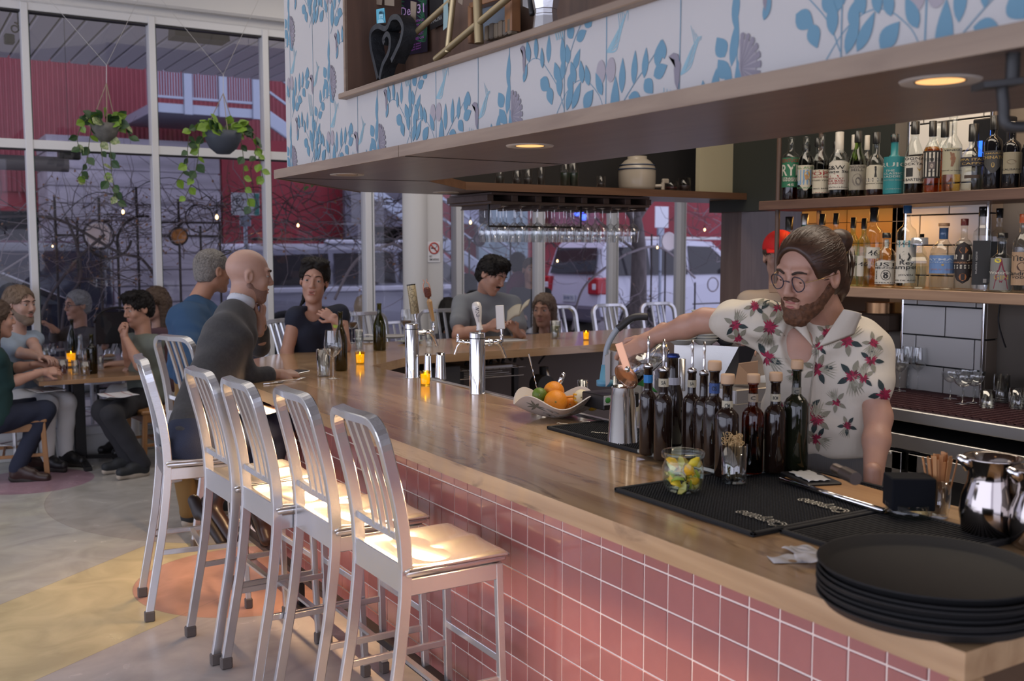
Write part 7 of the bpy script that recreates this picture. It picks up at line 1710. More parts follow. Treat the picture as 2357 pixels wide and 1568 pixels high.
plant(241,285,64,42,mat('stone_pot',(.14,.135,.12),.8,noise=.4,nscale=20),'grey stone hanging pot with dark heart leaves and long trailing vines',[[(210,290),(205,330),(200,370),(185,400),(177,412)],[(232,320),(236,370),(245,410),(262,440),(272,468)],[(252,315),(255,360),(258,410),(266,445)],[(270,285),(290,290),(298,320)],[(215,265),(190,285),(178,320),(185,345)]],8.75,.42,(245,192,245,150),[M_leafd,M_leafd,M_leafl,M_leafv])
plant(513,303,86,52,mat('blue_pot',(.045,.055,.075),.6),'dark blue hanging pot with bright green trailing pothos',[[(480,300),(460,330),(455,370),(445,410),(424,460)],[(465,285),(440,300),(432,340),(430,380),(405,420)],[(550,300),(560,360),(562,420),(575,475)],[(570,300),(590,340),(600,385),(607,415)],[(545,290),(575,300),(590,320),(588,360)]],8.75,.5,(514,215,514,172),[M_leafl,M_leafl,M_leafl,M_leafd])
# small leaf sprig hanging below the soffit corner
for k,(px,py)in enumerate(((716,432),(700,440))):
 p=PY(px,py,8.6);mb=MB();s=.05;mb.add([p+Vector((s*a,0,s*b))for a,b in((0,0),(.5,.3),(1,.8),(.4,.9),(-.1,.5))],[(0,1,2,3,4)],M_leafd);mb.cyl(p,(p.x+.05,8.6,4.26),.003,M_vine,4);tag(mb.build('leaf_sprig'),['upper green leaf poking below the soffit corner','lower green leaf poking below the soffit corner'][k],'leaf')
# ================================================================== DINING TABLES
tbl=empty('dining_table',(0,0,0),0,'wooden dining table on a black pedestal with the group at left','table')
TZ=.75;tp=[PZ(88,878,TZ),PZ(332,868,TZ),PZ(300,812,TZ),PZ(100,806,TZ)]
x0,x1=tp[0].x,1.80;y0=tp[0].y-.03;y1=y0+.78
M_ttop=woodmat('table_top',(.42,.25,.13),(.30,.17,.085),.25,0,3,rand=.12,coat=.3)
for k in range(7):mb=MB();mb.rbox((x0,y0+k*.111,TZ-.035),(x1,y0+(k+1)*.111-.001,TZ),.001,M_ttop);mb.build('plank',tbl)
cx,cy=PZ(188,1068,0).x+.0,PZ(188,1068,0).y+.05
mb=MB();mb.rbox((cx-.045,cy-.045,.04),(cx+.045,cy+.045,TZ-.035),.006,M_black);mb.build('pedestal',tbl)
for d in((1,0),(-1,0),(0,1),(0,-1)):
 mb=MB();mb.bar([(cx,cy,.05),(cx+d[0]*.40,cy+d[1]*.36,.022)],.055,.03,M_black);mb.rbox((cx+d[0]*.40-.03,cy+d[1]*.36-.03,0),(cx+d[0]*.40+.03,cy+d[1]*.36+.03,.03),.006,M_black);mb.build('foot',tbl)
pt=empty('patio_table',(0,0,0),0,'wooden patio table just outside the glass, behind the dining table','table')
mb=MB();mb.rbox((.75,9.56,TZ-.03),(2.0,10.45,TZ),.004,M_ttop);mb.build('top',pt);mb=MB();mb.cyl((1.4,10,0),(1.4,10,TZ-.03),.04,M_black,10);mb.rbox((1.1,9.7,-.02),(1.7,10.3,.02),.01,M_black);mb.build('pedestal',pt)
pc=empty('patio_chair',(0,0,0),0,'black metal patio chair back behind the man in olive','chair');q=PY(268,718,10.2);mb=MB();mb.tube([(q.x+.20*math.cos(a),10.2,q.z-.1+.14*math.sin(a))for a in[PI*i/12 for i in range(13)]],.012,M_black,6);mb.rbox((q.x-.19,10.19,q.z-.30),(q.x+.19,10.21,q.z+.0),.01,M_black);mb.build('back',pc)
mb=MB()
for sx in(-.19,.19):mb.cyl((q.x+sx,10.2,-.02),(q.x+sx,10.2,q.z-.1),.012,M_black,6)
mb.rbox((q.x-.2,10.2,.44),(q.x+.2,10.6,.46),.01,M_black);mb.build('seat_and_legs',pc)
def tt(px,py):p=PZ(px,py,TZ);return Vector((p.x,p.y,TZ+.0004))
def tsz(n,p):return pxm(n,depth(p))
p=tt(213,860);bottle('wine_bottle',tuple(p),tsz(93,p),tsz(12,p),style='bordeaux',glass='olive',liquid='straw',fill=.5,cap=('none',0),lab='green bottle standing at the front of the left dining table',group='green wine bottles',seg=20)
p=tt(168,828);bottle('wine_bottle',tuple(p),tsz(95,p),tsz(11,p),style='burgundy',glass='darkgreen',cap=('none',0),lab='dark bottle in front of the older man in glasses',group='green wine bottles',seg=20)
p=tt(186,828);mb=MB();mb.lathe([(0,.001),(.042,0),(.045,.06),(.024,.13),(.022,.20),(.026,.24),(.024,.24),(.02,.2),(0,.13)],M_stem,20);o=mb.build('carafe');o.location=p;tag(o,'clear glass carafe beside the dark bottle at the left table','carafe')
GT='glasses on the left dining table'
M_whisky=glassmat('cocktail_amber',(.65,.22,.03),0,1.33)
for(px,py,w,h,lq,lab)in((106,822,22,28,mat('lemonade'),'tumbler of pale lemonade at the back left of the table'),(144,861,26,33,M_whisky,'tumbler of amber cocktail held near the front left corner'),(196,864,24,32,mat('orange_drink',(.6,.3,.06),.3),'tumbler with orange slice beside the green bottle'),(174,861,17,32,M_water,'narrow water glass in the middle front of the table'),(122,815,14,24,M_water,'small water glass behind the lemonade'),(232,852,14,32,M_water,'water glass right of the green bottle'),(197,830,14,28,None,'empty glass behind the orange drink')):
 p=tt(px,py);t=tumbler('table_glass',tsz(h,p),tsz(w/2,p),lab,GT,liquid=lq,fill=.6);at(t,p)
p=tt(164,834);candle(p,tsz(12,p),tsz(26,p),'yellow candle holder in the middle of the left dining table')
for(px,py,w,lab)in((247,829,20,'white plate with bread in front of the man in olive'),(135,808,20,'white plate at the back of the left table')):
 p=tt(px,py);plate(p,tsz(w,p),lab,g='plates on the left table')
p=tt(252,826);mb=MB();mb.ball((0,0,.03),(.05,.03,.018),mat('bread',(.42,.26,.15),.8),10);o=mb.build('bread_piece');o.location=p;tag(o,'piece of bread on the white plate at the left table','bread')
# wooden dining chairs
M_chw=woodmat('chair_wood',(.34,.17,.065),(.24,.11,.04),.4,2,5)
def wood_chair(loc,rz,lab):
 r=empty('dining_chair',loc,rz,lab,'chair','light wooden dining chairs')
 S=.21
 for sx in(-1,1):
  for sy in(-1,1):
   h=.455 if sx>0 else.88
   mb=MB();mb.bar([(sx*(S+.02),sy*(S+.005),0),(sx*S,sy*S,.44)]+([(sx*S-.06,sy*S,.88)]if sx<0 else[]),.032,.038,M_chw,up=(1,0,.1));mb.build('leg',r)
 mb=MB();mb.rbox((-S-.02,-S-.02,.44),(S+.03,S+.02,.47),.008,M_chw);mb.build('seat',r)
 mb=MB()
 for s in(-1,1):mb.rbox((-S,s*S-.01,.375),(S,s*S+.01,.44),.003,M_chw);mb.rbox((s*S-.01,-S,.375),(s*S+.01,S,.44),.003,M_chw)
 mb.build('apron',r)
 for s in(-1,1):mb=MB();mb.bar([(-S-.01,s*S,.19),(S+.01,s*S,.19)],.018,.024,M_chw);mb.build('stretcher',r)
 for x in(-.07,.07):mb=MB();mb.bar([(x,-S,.19),(x,S,.19)],.018,.02,M_chw);mb.build('stretcher',r)
 mb=MB();mb.rbox((-S-.085,-S,.80),(-S-.06,S,.88),.008,M_chw);mb.build('top_rail',r)
 for y in(-.12,-.04,.04,.12):mb=MB();mb.bar([(-S+.0,y,.45),(-S-.07,y,.82)],.012,.03,M_chw,up=(1,0,0));mb.build('back_slat',r)
 return r
p=PZ(118,1100,0);wood_chair((p.x-.23,p.y+.22,0),-.12,'light wooden chair of the person in dark green at the far left')
p=PZ(320,1080,0);wood_chair((p.x+.24,p.y+.20,0),PI+.1,'light wooden chair of the man in the olive shirt')
# low metal chairs at the window tables
def low_chair(px,py,y,rz,lab,s=.66):
 p=PY(px,py,y);c=clone(stool,(p.x,y,0),rz,lab,'chair','low metal chairs by the windows');c.scale=(1,1,p.z/1.24);return c
low_chair(268,768,10.35,PI+.5,'low metal chair with rounded back behind the man in olive')
low_chair(918,742,8.7,-PI/2,'low metal chair by the white pier')
low_chair(1335,770,8.75,-PI/2,'low metal chair below the windows, behind the far counter')
# ================================================================== PEOPLE
def V3(*a):return np.array(a,dtype=np.float32)
class Sdf:
 """smooth union of tapered limbs and ellipsoids on a grid, turned into one continuous mesh"""
 def __init__(s):s.pr=[]
 def cone(s,a,b,ra,rb,k=.02,sub=False):s.pr.append(('c',np.array(a,float),np.array(b,float),ra,rb,k,sub));return s
 def ell(s,c,r,k=.015,sub=False,R=None):s.pr.append(('e',np.array(c,float),np.array(r,float),R,None,k,sub));return s
 def half(s,p,n,k=.004):s.pr.append(('h',np.array(p,float),np.array(n,float)/np.linalg.norm(n),None,None,k,True));return s
 def ext(s):
  lo,hi=[],[]
  for t in s.pr:
   if t[6]:continue
   if t[0]=='c':lo+=[np.minimum(t[1]-t[3],t[2]-t[4])];hi+=[np.maximum(t[1]+t[3],t[2]+t[4])]
   else:m=max(t[2])if t[3]is not None else t[2];lo+=[t[1]-m];hi+=[t[1]+m]
  return np.min(lo,0)-.03,np.max(hi,0)+.03
 def mesh(s,h,wob=0.0,wf=30.0,seed=0):
  lo,hi=s.ext();n=np.ceil((hi-lo)/h).astype(int)+2
  G=np.full(n,.05,np.float32)
  ax=[lo[i]+h*np.arange(n[i])for i in range(3)]
  for t in s.pr:
   kind,p,q,ra,rb,k,sub=t
   if kind=='h':sl=(slice(None),)*3
   else:
    if kind=='c':a0=np.minimum(p-ra,q-rb);a1=np.maximum(p+ra,q+rb)
    else:m=max(q)if ra is not None else q;a0,a1=p-m,p+m
    a0=a0-.05-k;a1=a1+.05+k
    i0=np.clip(((a0-lo)/h).astype(int),0,n-1);i1=np.clip(((a1-lo)/h).astype(int)+2,1,n)
    sl=tuple(slice(a,b)for a,b in zip(i0,i1))
   X,Y,Z=np.meshgrid(ax[0][sl[0]],ax[1][sl[1]],ax[2][sl[2]],indexing='ij')
   if kind=='c':
    d=q-p;L2=max(d@d,1e-9);u=np.clip(((X-p[0])*d[0]+(Y-p[1])*d[1]+(Z-p[2])*d[2])/L2,0,1)
    D=np.sqrt((X-p[0]-u*d[0])**2+(Y-p[1]-u*d[1])**2+(Z-p[2]-u*d[2])**2)-(ra+(rb-ra)*u)
   elif kind=='e':
    x,y,z=X-p[0],Y-p[1],Z-p[2]
    if ra is not None:x,y,z=(ra[0][0]*x+ra[1][0]*y+ra[2][0]*z,ra[0][1]*x+ra[1][1]*y+ra[2][1]*z,ra[0][2]*x+ra[1][2]*y+ra[2][2]*z)
    k0=np.sqrt((x/q[0])**2+(y/q[1])**2+(z/q[2])**2);k1=np.sqrt((x/q[0]**2)**2+(y/q[1]**2)**2+(z/q[2]**2)**2)+1e-9
    D=k0*(k0-1)/k1
   else:D=(X-p[0])*q[0]+(Y-p[1])*q[1]+(Z-p[2])*q[2]
   g=G[sl]
   if sub:
    D=-D if kind!='h' else D
    hh=np.maximum(k-np.abs(g-D),0)/k;G[sl]=np.maximum(g,D)+hh*hh*k*.25
   else:
    hh=np.maximum(k-np.abs(g-D),0)/k;G[sl]=np.minimum(g,D)-hh*hh*k*.25
  if wob:
   X,Y,Z=np.meshgrid(*ax,indexing='ij');f=wf;a=seed*1.7
   G+=(wob*(np.sin(X*f+2*np.sin(Z*f*.6+a)+a)*np.sin(Z*f*.8+1.5*np.sin(Y*f*.7)+a)+.5*np.sin((Y+X)*f*1.7+2*np.sin(Z*f+a)))).astype(np.float32)
  return nets(G,lo,h)
def nets(G,lo,h):
 S=G<0;n=G.shape
 c=S[:-1,:-1,:-1].astype(np.int8);cnt=np.zeros_like(c)
 for a in(0,1):
  for b in(0,1):
   for d in(0,1):cnt+=S[a:n[0]-1+a,b:n[1]-1+b,d:n[2]-1+d]
 act=(cnt>0)&(cnt<8);idx=-np.ones(act.shape,int);I=np.argwhere(act);idx[act]=np.arange(len(I))
 P=np.zeros((len(I),3));W=np.zeros(len(I))
 for a in(0,1,2):
  o=[x for x in(0,1,2)if x!=a]
  for b in(0,1):
   for d in(0,1):
    c0=I.copy();c0[:,o[0]]+=b;c0[:,o[1]]+=d;c1=c0 .copy();c1[:,a]+=1
    g0=G[tuple(c0 .T)];g1=G[tuple(c1 .T)];m=(g0<0)!=(g1<0)
    t=np.where(m,g0/np.where(m,g0-g1,1),0);q=c0 .astype(float);q[:,a]+=t
    P[m]+=q[m];W+=m
 P=lo+h*P/np.maximum(W,1)[:,None];F=[]
 for a in(0,1,2):
  b,d=(a+1)%3,(a+2)%3
  s0=[slice(1,None)]*3;s1=[slice(1,None)]*3;s0[a]=slice(0,-1);s1[a]=slice(1,None)
  A=S[tuple(s0)];B=S[tuple(s1)];E_=np.argwhere(A!=B)
  if not len(E_):continue
  base=E_.copy();base[:,b]+=1;base[:,d]+=1
  ina=A[tuple(E_.T)]
  def cell(db,dd):q=base.copy();q[:,b]-=db;q[:,d]-=dd;q=np.minimum(q,np.array(idx.shape)-1);return idx[tuple(q.T)]
  Q=np.stack([cell(0,0),cell(1,0),cell(1,1),cell(0,1)],1);Q[~ina]=Q[~ina][:,::-1];F.append(Q[(Q>=0).all(1)])
 return P,np.concatenate(F)
def sdf_obj(name,parts,m,parent,bev=None):
 """parts: list of (P, F); joined into one mesh"""
 Vs,Fs,o=[],[],0
 for P,F in parts:Vs.append(P);Fs.append(F+o);o+=len(P)
 P=np.concatenate(Vs);F=np.concatenate(Fs);me=bpy.data.meshes.new(name)
 me.from_pydata(P.tolist(),[],F.tolist());me.materials.append(m);me.polygons.foreach_set('use_smooth',[True]*len(F));me.update()
 ob=bpy.data.objects.new(name,me);COL.objects.link(ob);ob.parent=parent;return ob
def xfm(PF,R,c,s=1.0):return(PF[0]*s)@np.array(R).T+np.array(c),PF[1]
def frame(f,up=(0,0,1)):
 y=Vector(f).normalized();x=y.cross(Vector(up)).normalized();z=x.cross(y);return np.array([[x[i],y[i],z[i]]for i in range(3)])
def head_sdf(fem=False,neck=None,thin=1.0,lid=0.0):
 S=Sdf();w=.93 if fem else 1.0
 S.ell((0,-.012,.038),(.074*w,.094,.082)).ell((0,.026,-.02),(.060*w,.062,.085),.03).ell((0,.038,-.062),(.046*w*thin,.048,.046),.02)
 S.cone((-.04*w,-.0,-.055),(-.015,.062,-.098),.020,.016,.02).cone((.04*w,-.0,-.055),(.015,.062,-.098),.020,.016,.02).ell((0,.068,-.098),(.019,.018,.017),.02)
 for s in(-1,1):
  S.ell((s*.038*w,.062,-.022),(.022,.020,.022),.02);S.cone((s*.012,.086,.036),(s*.044*w,.072,.036),.0075,.007,.012)
  S.ell((s*.0315,.098,.014),(.016,.016,.010),.012,True)
  S.ell((s*.010,.096,-.026),(.0085,.010,.007),.006)
  S.ell((s*.077*w,-.008,-.002),(.010,.020,.031),.008).ell((s*.084*w,-.002,.002),(.006,.011,.018),.006,True)
  S.ell((s*.0315,.0758,.0205-.0075*lid),(.0155,.0125,.0085+.005*lid),.003).ell((s*.0315,.0750,.0010),(.0145,.0118,.0055),.003)
 S.cone((0,.086,.022),(0,.106,-.020),.0075,.0105,.010)
 S.cone((-.018,.088,-.052),(.018,.088,-.052),.0052,.0052,.006).cone((-.016,.087,-.064),(.016,.087,-.064),.0062,.0062,.006).cone((-.022,.094,-.058),(.022,.094,-.058),.0022,.0022,.003,True)
 if neck is not None:S.cone((0,-.018,-.05),neck,.052 if not fem else.043,.056 if not fem else.046,.03)
 return S
M_lip=mat('lips',(.38,.13,.11),.45);M_brow=mat('brow_dark',(.035,.02,.014),.8);M_eyew=mat('eye_white',(.38,.35,.33),.25);M_iris=mat('iris',(.025,.015,.01),.15)
def head(par,c,f,skin,hair=None,style='short',up=(0,0,1),fem=False,s=1.0,beard=None,brow=M_brow,neck_w=None,h=.0042,lips=True,mouth=0.0,stache=None,lid=0.0,strands=None):
 """returns mesh parts of the head in world space and adds eyes, brows, hair as children"""
 R=frame(f,up);c=np.array(c)
 nk=None if neck_w is None else R.T@(np.array(neck_w)-c)/s
 S=head_sdf(fem,nk,lid=lid)
 if mouth:S.ell((0,.094,-.060),(.011,.012,mouth),.004,True)
 out=xfm(S.mesh(h),R,c,s)
 M=Matrix([[*(R[i]*s),c[i]]for i in range(3)]+[[0,0,0,1]])
 for q in(-1,1):
  mb=MB();mb.ball((q*.0315,.0745,.0098),(.0125,.0120,.0118),M_eyew,14);mb.ball((q*.0315,.0822,.0092),(.0066,.0052,.0064),M_iris,10);mb.xf(M);mb.build('eye',par)
  mb=MB();mb.tube(catmull([(q*.013,.0945,.031),(q*.030,.0925,.038),(q*.048*(.95 if fem else 1),.078,.032)],5),[.0034*(1 if not fem else.75)]*8+[.002]*3,brow,6);mb.xf(M);mb.build('eyebrow',par)
 if lips:
  mb=MB();mb.tube(catmull([(-.021,.0855,-.0535),(-.008,.0935,-.0508),(0,.0938,-.0518),(.008,.0935,-.0508),(.021,.0855,-.0535)],4),[.0012]+[.0034]*15+[.0012],M_lip,6);mb.tube(catmull([(-.018,.0855,-.063),(0,.0938,-.0655),(.018,.0855,-.063)],4),[.001]+[.0040]*7+[.001],M_lip,6);mb.xf(M);mb.build('lips',par)
 def hh(prims,m,nm,w=.0012,hr=None):
  T=Sdf();prims(T);PF=T.mesh(hr or h,w,160,2);sdf_obj(nm,[xfm(PF,R,c,s)],m,par)
  if nm=='hair' and strands:
   rs=random.Random(len(PF[0]));mb=MB();n0,Ls=strands;Q=PF[0];cc=Vector((0,-.014,.04));tgt=Vector((0,-.16,.05))if style in('bun','tail')else Vector((0,-.10,-.14))
   for _ in range(n0):
    p=Vector(Q[rs.randrange(len(Q))])
    if(p-cc).length<.06 or p.z<-.07:continue
    pts=[];jit=Vector((rs.gauss(0,.25),rs.gauss(0,.25),rs.gauss(0,.25)))*(.4 if style in('bun','tail')else 1.3)
    r0=(p-cc).length+rs.uniform(-.001,.003)
    for k_ in range(6):
     pts.append(p.copy());d=(tgt-p).normalized()+jit;n_=(p-cc).normalized();d=(d-n_*d.dot(n_)).normalized()
     q=p+d*Ls/5
     if(q-tgt).length<.03 or q.z<-.085:break
     el_=lambda v:math.sqrt((v.x/.082)**2+(v.y/.102)**2+(v.z/.09)**2)
     a_,b_=el_(p-cc),el_(q-cc);p=cc+(q-cc)*(a_/b_ if style!='long' else 1)
    if len(pts)>2:mb.tube(pts,[.0008]+[.0017]*(len(pts)-2)+[.0006],m,3,caps=False)
   mb.xf(M);stuff(mb.build('hair_strands',par))
 def cap(T,inf=.008,line=.084,back=-.075,side=.0):
  T.ell((0,-.014,.040),(.074+inf,.094+inf,.082+inf)).ell((0,-.045,-.005),(.062+inf,.060+inf,.075+inf),.02)
  T.ell((0,.118,-.015),(.080,.095,line+.022),.012,True);T.ell((.09,.03,-.03),(.035,.05,.052),.01,True);T.ell((-.09,.03,-.03),(.035,.05,.052),.01,True);T.half((0,0,back),(0,0,-1))
 if hair:
  if style=='short':hh(lambda T:cap(T,.011),hair,'hair',.003)
  if style=='buzz':hh(lambda T:cap(T,.006,.070,-.06),hair,'hair',.001)
  if style=='thick':
   def f_(T):cap(T,.013,.066);T.ell((.02,.045,.105),(.055,.045,.028),.02).ell((-.03,.03,.112),(.045,.045,.026),.02)
   hh(f_,hair,'hair',.005)
  if style=='long':
   def f_(T):
    cap(T,.012,.082,-.2)
    for q in(-1,1):T.cone((q*.065,-.02,.02),(q*.075,-.01,-.20),.028,.022,.03)
    T.cone((0,-.07,.0),(0,-.075,-.24),.062,.05,.03)
   hh(f_,hair,'hair',.003)
  if style=='tail':
   def f_(T):cap(T,.013,.080,-.075);T.ell((-.035,.03,.105),(.045,.05,.026),.02).ell((.035,.03,.105),(.045,.05,.026),.02).cone((.0,-.10,.01),(.045,-.10,-.10),.028,.018,.02);T.cone((.045,-.10,-.10),(.07,-.06,-.16),.018,.006,.02)
   hh(f_,hair,'hair',.002)
  if style=='bun':
   def f_(T):cap(T,.011,.100,-.085);T.ell((0,-.152,.050),(.036,.040,.036),.015).ell((0,-.105,-.045),(.055,.035,.045),.03).cone((-.04,-.095,-.07),(-.02,-.115,-.11),.018,.008,.02).cone((.04,-.095,-.06),(.03,-.12,-.10),.02,.008,.02)
   hh(f_,hair,'hair',.0003)
 if beard:
  def f_(T):
   T.ell((0,.032,-.064),(.056,.056,.050)).cone((-.052,-.0,-.035),(-.018,.066,-.100),.024,.022,.02).cone((.052,-.0,-.035),(.018,.066,-.100),.024,.022,.02).ell((0,.070,-.102),(.026,.022,.024),.02).cone((-.022,.088,-.042),(.022,.088,-.042),.0068,.0068,.008)
   T.ell((0,.115,-.061),(.0175,.040,.0080),.004,True).ell((.040,.088,-.018),(.034,.034,.024),.01,True).ell((-.040,.088,-.018),(.034,.034,.024),.01,True).ell((0,.09,-.012),(.03,.05,.024),.005,True);T.half((0,0,-.012),(0,.1,1))
  hh(f_,beard,'beard',.0016)
 if stache:hh(lambda T:T.cone((-.022,.086,-.046),(0,.0965,-.040),.0045,.0062,.004).cone((.022,.086,-.046),(0,.0965,-.040),.0045,.0062,.004),stache,'moustache',.0004,.0025)
 return out,M
def hand_sdf(curl=.5,spread=.12,thumb=.6,s=1.0):
 """local: y along the fingers, x towards the thumb, z out of the back"""
 S=Sdf();kn=[(.028,.092),(.009,.097),(-.011,.093),(-.029,.084)];ln=[.075,.083,.077,.060]
 for i,((x,y),L)in enumerate(zip(kn,ln)):
  S.cone((x*.45,.012,0),(x,y,.002),.0145,.0115,.012)
  c=curl[i]if hasattr(curl,'__len__')else curl;a=-c*.9;p=np.array([x,y,.002]);sp=(1.5-i)*spread*.35
  for k,(fr,r0,r1)in enumerate(((.44,.0095,.0088),(.32,.0088,.0080),(.24,.0080,.0066))):
   d=np.array([math.sin(sp),math.cos(sp)*math.cos(a),math.sin(a)]);q=p+d*L*fr;S.cone(p,q,r0,r1,.003);p=q;a-=c*1.05
 S.cone((.012,.02,-.004),(.036,.045,-.010),.017,.0125,.012);t=thumb
 p=np.array([.036,.045,-.010]);d1=np.array([.75*(1-.4*t),.62,-.35*t]);d1/=np.linalg.norm(d1);q=p+d1*.034;S.cone(p,q,.0118,.0100,.005)
 d2=np.array([.30-.5*t,.85,-.42*t]);d2/=np.linalg.norm(d2);S.cone(q,q+d2*.030,.0100,.0078,.003)
 S.cone((0,-.05,0),(0,.02,0),.024,.026,.012);return S
def hand(w,fdir,back,s=1.0,left=False,h=.0042,**k):
 P,F=hand_sdf(**k).mesh(h)
 if left:P=P*np.array([-1,1,1]);F=F[:,::-1]
 y=Vector(fdir).normalized();z=Vector(back);z=(z-y*z.dot(y)).normalized();x=y.cross(z)
 return(P*s)@np.array([list(x),list(y),list(z)])+np.array(w),F
def Pp(px,py,D_):return np.array(PD(px,py,D_))
def skinmat(n,c):return mat('skin_'+n,c,.48,noise=.10,nscale=14,sss=.12,bump=.06,bscale=220)
SK=skinmat('fair',(.48,.265,.19));SK2=skinmat('tan',(.42,.22,.145));SK3=skinmat('pink',(.47,.285,.22))
def arm(S,sh,el,wr,k=1.0,inf=0.0,upto=1.0):
 S.cone(sh,el,.050*k+inf,.041*k+inf,.03)
 if upto>=1:S.cone(el,np.array(el)*.65+np.array(wr)*.35,.041*k+inf,.040*k+inf,.02).cone(np.array(el)*.65+np.array(wr)*.35,wr,.040*k+inf,.026*k+inf,.02)
 return S
def torso(S,nk,pel,shL,shR,k=1.0,inf=0.0):
 nk,pel,shL,shR=map(np.array,(nk,pel,shL,shR));ch=nk*.72+pel*.28;wa=nk*.30+pel*.70;ax=(shR-shL)/np.linalg.norm(shR-shL)
 for q in(-1,1):
  S.cone(ch+ax*q*.075*k,wa+ax*q*.065*k,.105*k+inf,.095*k+inf,.05);S.cone(wa+ax*q*.065*k,pel+ax*q*.08*k,.095*k+inf,.108*k+inf,.05)
 S.cone(nk*.9+pel*.1,shL,.062*k+inf,.056*k+inf,.05).cone(nk*.9+pel*.1,shR,.062*k+inf,.056*k+inf,.05);return S
def shoe(par,an,toe,m,sole,nm='shoe'):
 an,toe=np.array(an),np.array(toe);d=toe-an;d/=np.linalg.norm(d);S=Sdf();up=np.array([0,0,1.])-d*d[2];up/=np.linalg.norm(up)
 S.cone(an+up*.02,an-up*.045,.046,.040,.02).cone(an-up*.045,toe-up*.03,.040,.036,.03).cone(an+up*.0,(an+toe)/2-up*.01,.044,.038,.03)
 o=sdf_obj(nm,[S.mesh(.007)],m,par);T=Sdf();T.cone(an-up*.078-d*.02,toe-up*.062+d*.01,.026,.026,.01);T.cone(an-up*.078,(an+toe)/2-up*.072,.034,.034,.02);sdf_obj('sole',[T.mesh(.007)],sole,par);return o
def person(name,lab,base,**K):
 """K: nk, pel, sh=(L,R), el, wr, hd=(centre, forward), cloth, skin ..."""
 r=empty(name,(0,0,0),0,lab,'person',K.get('group'));k=K.get('k',1.0);hh_=K.get('h',.009);skin=K.get('skin',SK)
 S=Sdf();torso(S,K['nk'],K['pel'],*K['sh'],k=k,inf=-.012)
 for sh,el,wr in zip(K['sh'],K['el'],K['wr']):
  if el is not None:arm(S,sh,el,wr,k)
 c,f=K['hd'][:2];hk=K.get('hs',1.0)
 kn=K.get('knee');an=K.get('ankle')
 if not kn and K.get('legs',True):
  pe=np.array(K['pel'],float);f_=np.array(f,float);f_[2]=0;f_/=np.linalg.norm(f_);sd=np.cross(f_,[0,0,1.]);zf=-.02 if pe[1]>9.5 else 0.
  if K.get('stand'):pe[2]=min(pe[2],.98);K['pel']=pe;kn=[pe-sd*.10-[0,0,pe[2]*.48],pe+sd*.10-[0,0,pe[2]*.48]];an=[np.array([q_[0],q_[1],zf+.10])for q_ in kn]
  else:kn=[pe-sd*.10+f_*.40-[0,0,.04],pe+sd*.10+f_*.40-[0,0,.04]];kn=[pe+(q_-pe)*K.get('kf',1.0)for q_ in kn];an=[np.array([*(q_[:2]-f_[:2]*.03),zf+.10 if pe[2]<.9 else.40])for q_ in kn]
  K['toe']=[a_+f_*.17-[0,0,.015]for a_ in an];K.setdefault('pants',mat('dark_trousers',(.02,.02,.028),.9));K['shoe']=M_black if not K.get('shoe')else K['shoe']
  if not K.get('stand')and name=='person':cst=clone(stool,(pe[0]-f_[0]*.30,pe[1]-f_[1]*.30,zf),math.atan2(f_[1],f_[0]),'metal chair under the '+lab,'chair');cst['label']=' '.join(cst['label'].split()[:15]);cst.scale=(1,1,max(.3,(pe[2]-.10-zf)/.772));del cst['group']
 K['knee']=kn;K['ankle']=an
 if kn:
  for q,(a,b)in enumerate(zip(kn,an)):
   hp=np.array(K['pel'])+(np.array(K['sh'][q])-np.array(K['nk']))*.42;S.cone(hp,a,.07,.05,.03).cone(a,b,.05,.036,.02)
 hp_,M=head(r,c,f,skin,K.get('hair'),K.get('style','short'),up=K.get('up',(0,0,1)),fem=K.get('fem',False),s=hk,beard=K.get('beard'),neck_w=K['nk'],h=K.get('hh',.006),mouth=K.get('mouth',0),stache=K.get('stache'),lips=not K.get('nolips'),lid=K.get('lid',.15),strands=K.get('strands',(700,.028)))
 parts=[S.mesh(hh_),hp_]
 for hd in K.get('hands',[]):parts.append(hand(*hd[0],h=K.get('hh',.006),**hd[1]))
 body=sdf_obj('body',parts,skin,r)
 T=Sdf();torso(T,K['nk'],K['pel'],*K['sh'],k=k,inf=.006+K.get('loose',.004))
 sl=K.get('sleeve',.55)
 for sh,el,wr in zip(K['sh'],K['el'],K['wr']):
  if el is None or sl<=0:continue
  sh,el,wr=map(np.array,(sh,el,wr))
  if sl<1:T.cone(sh,sh+(el-sh)*sl,.060*k,.058*k+K.get('flare',0),.03)
  else:T.cone(sh,el,.060*k,.052*k,.03);T.cone(el,el+(wr-el)*(sl-1),.052*k,.042*k,.02)
 nkd=np.array(c)-np.array(K['nk']);nkd=nkd/np.linalg.norm(nkd)
 T.ell(np.array(K['nk'])+nkd*.055+np.array(K.get('vneck',(0,0,0))),K.get('neckhole',(.066,.066,.05)),.012,True)
 if K.get('hem')is not None:T.half(K['hem'],(0,0,-1),.02)
 sh_o=sdf_obj(K.get('cname','shirt'),[T.mesh(K.get('ch',hh_),K.get('wob',.0035),K.get('wf',26),len(lab))],K['cloth'],r)
 if kn:
  L=Sdf()
  pel=np.array(K['pel']);ax=(np.array(K['sh'][1])-np.array(K['sh'][0]))*.5
  L.cone(pel+ax*.4,pel-ax*.4,.118*k,.118*k,.04)
  for q,(a,b)in enumerate(zip(kn,an)):
   hp=pel+(np.array(K['sh'][q])-np.array(K['nk']))*.45;L.cone(hp,a,.098*k,.075*k,.05).cone(a,b,.072*k,.055*k,.03)
  sdf_obj('trousers',[L.mesh(hh_,.004,22,3)],K['pants'],r)
  if K.get('toe'):
   for a,b in zip(an,K['toe']):shoe(r,a,b,K['shoe'],K.get('sole',mat('sole_dark',(.02,.015,.012),.7)))
 return r,body,sh_o,M
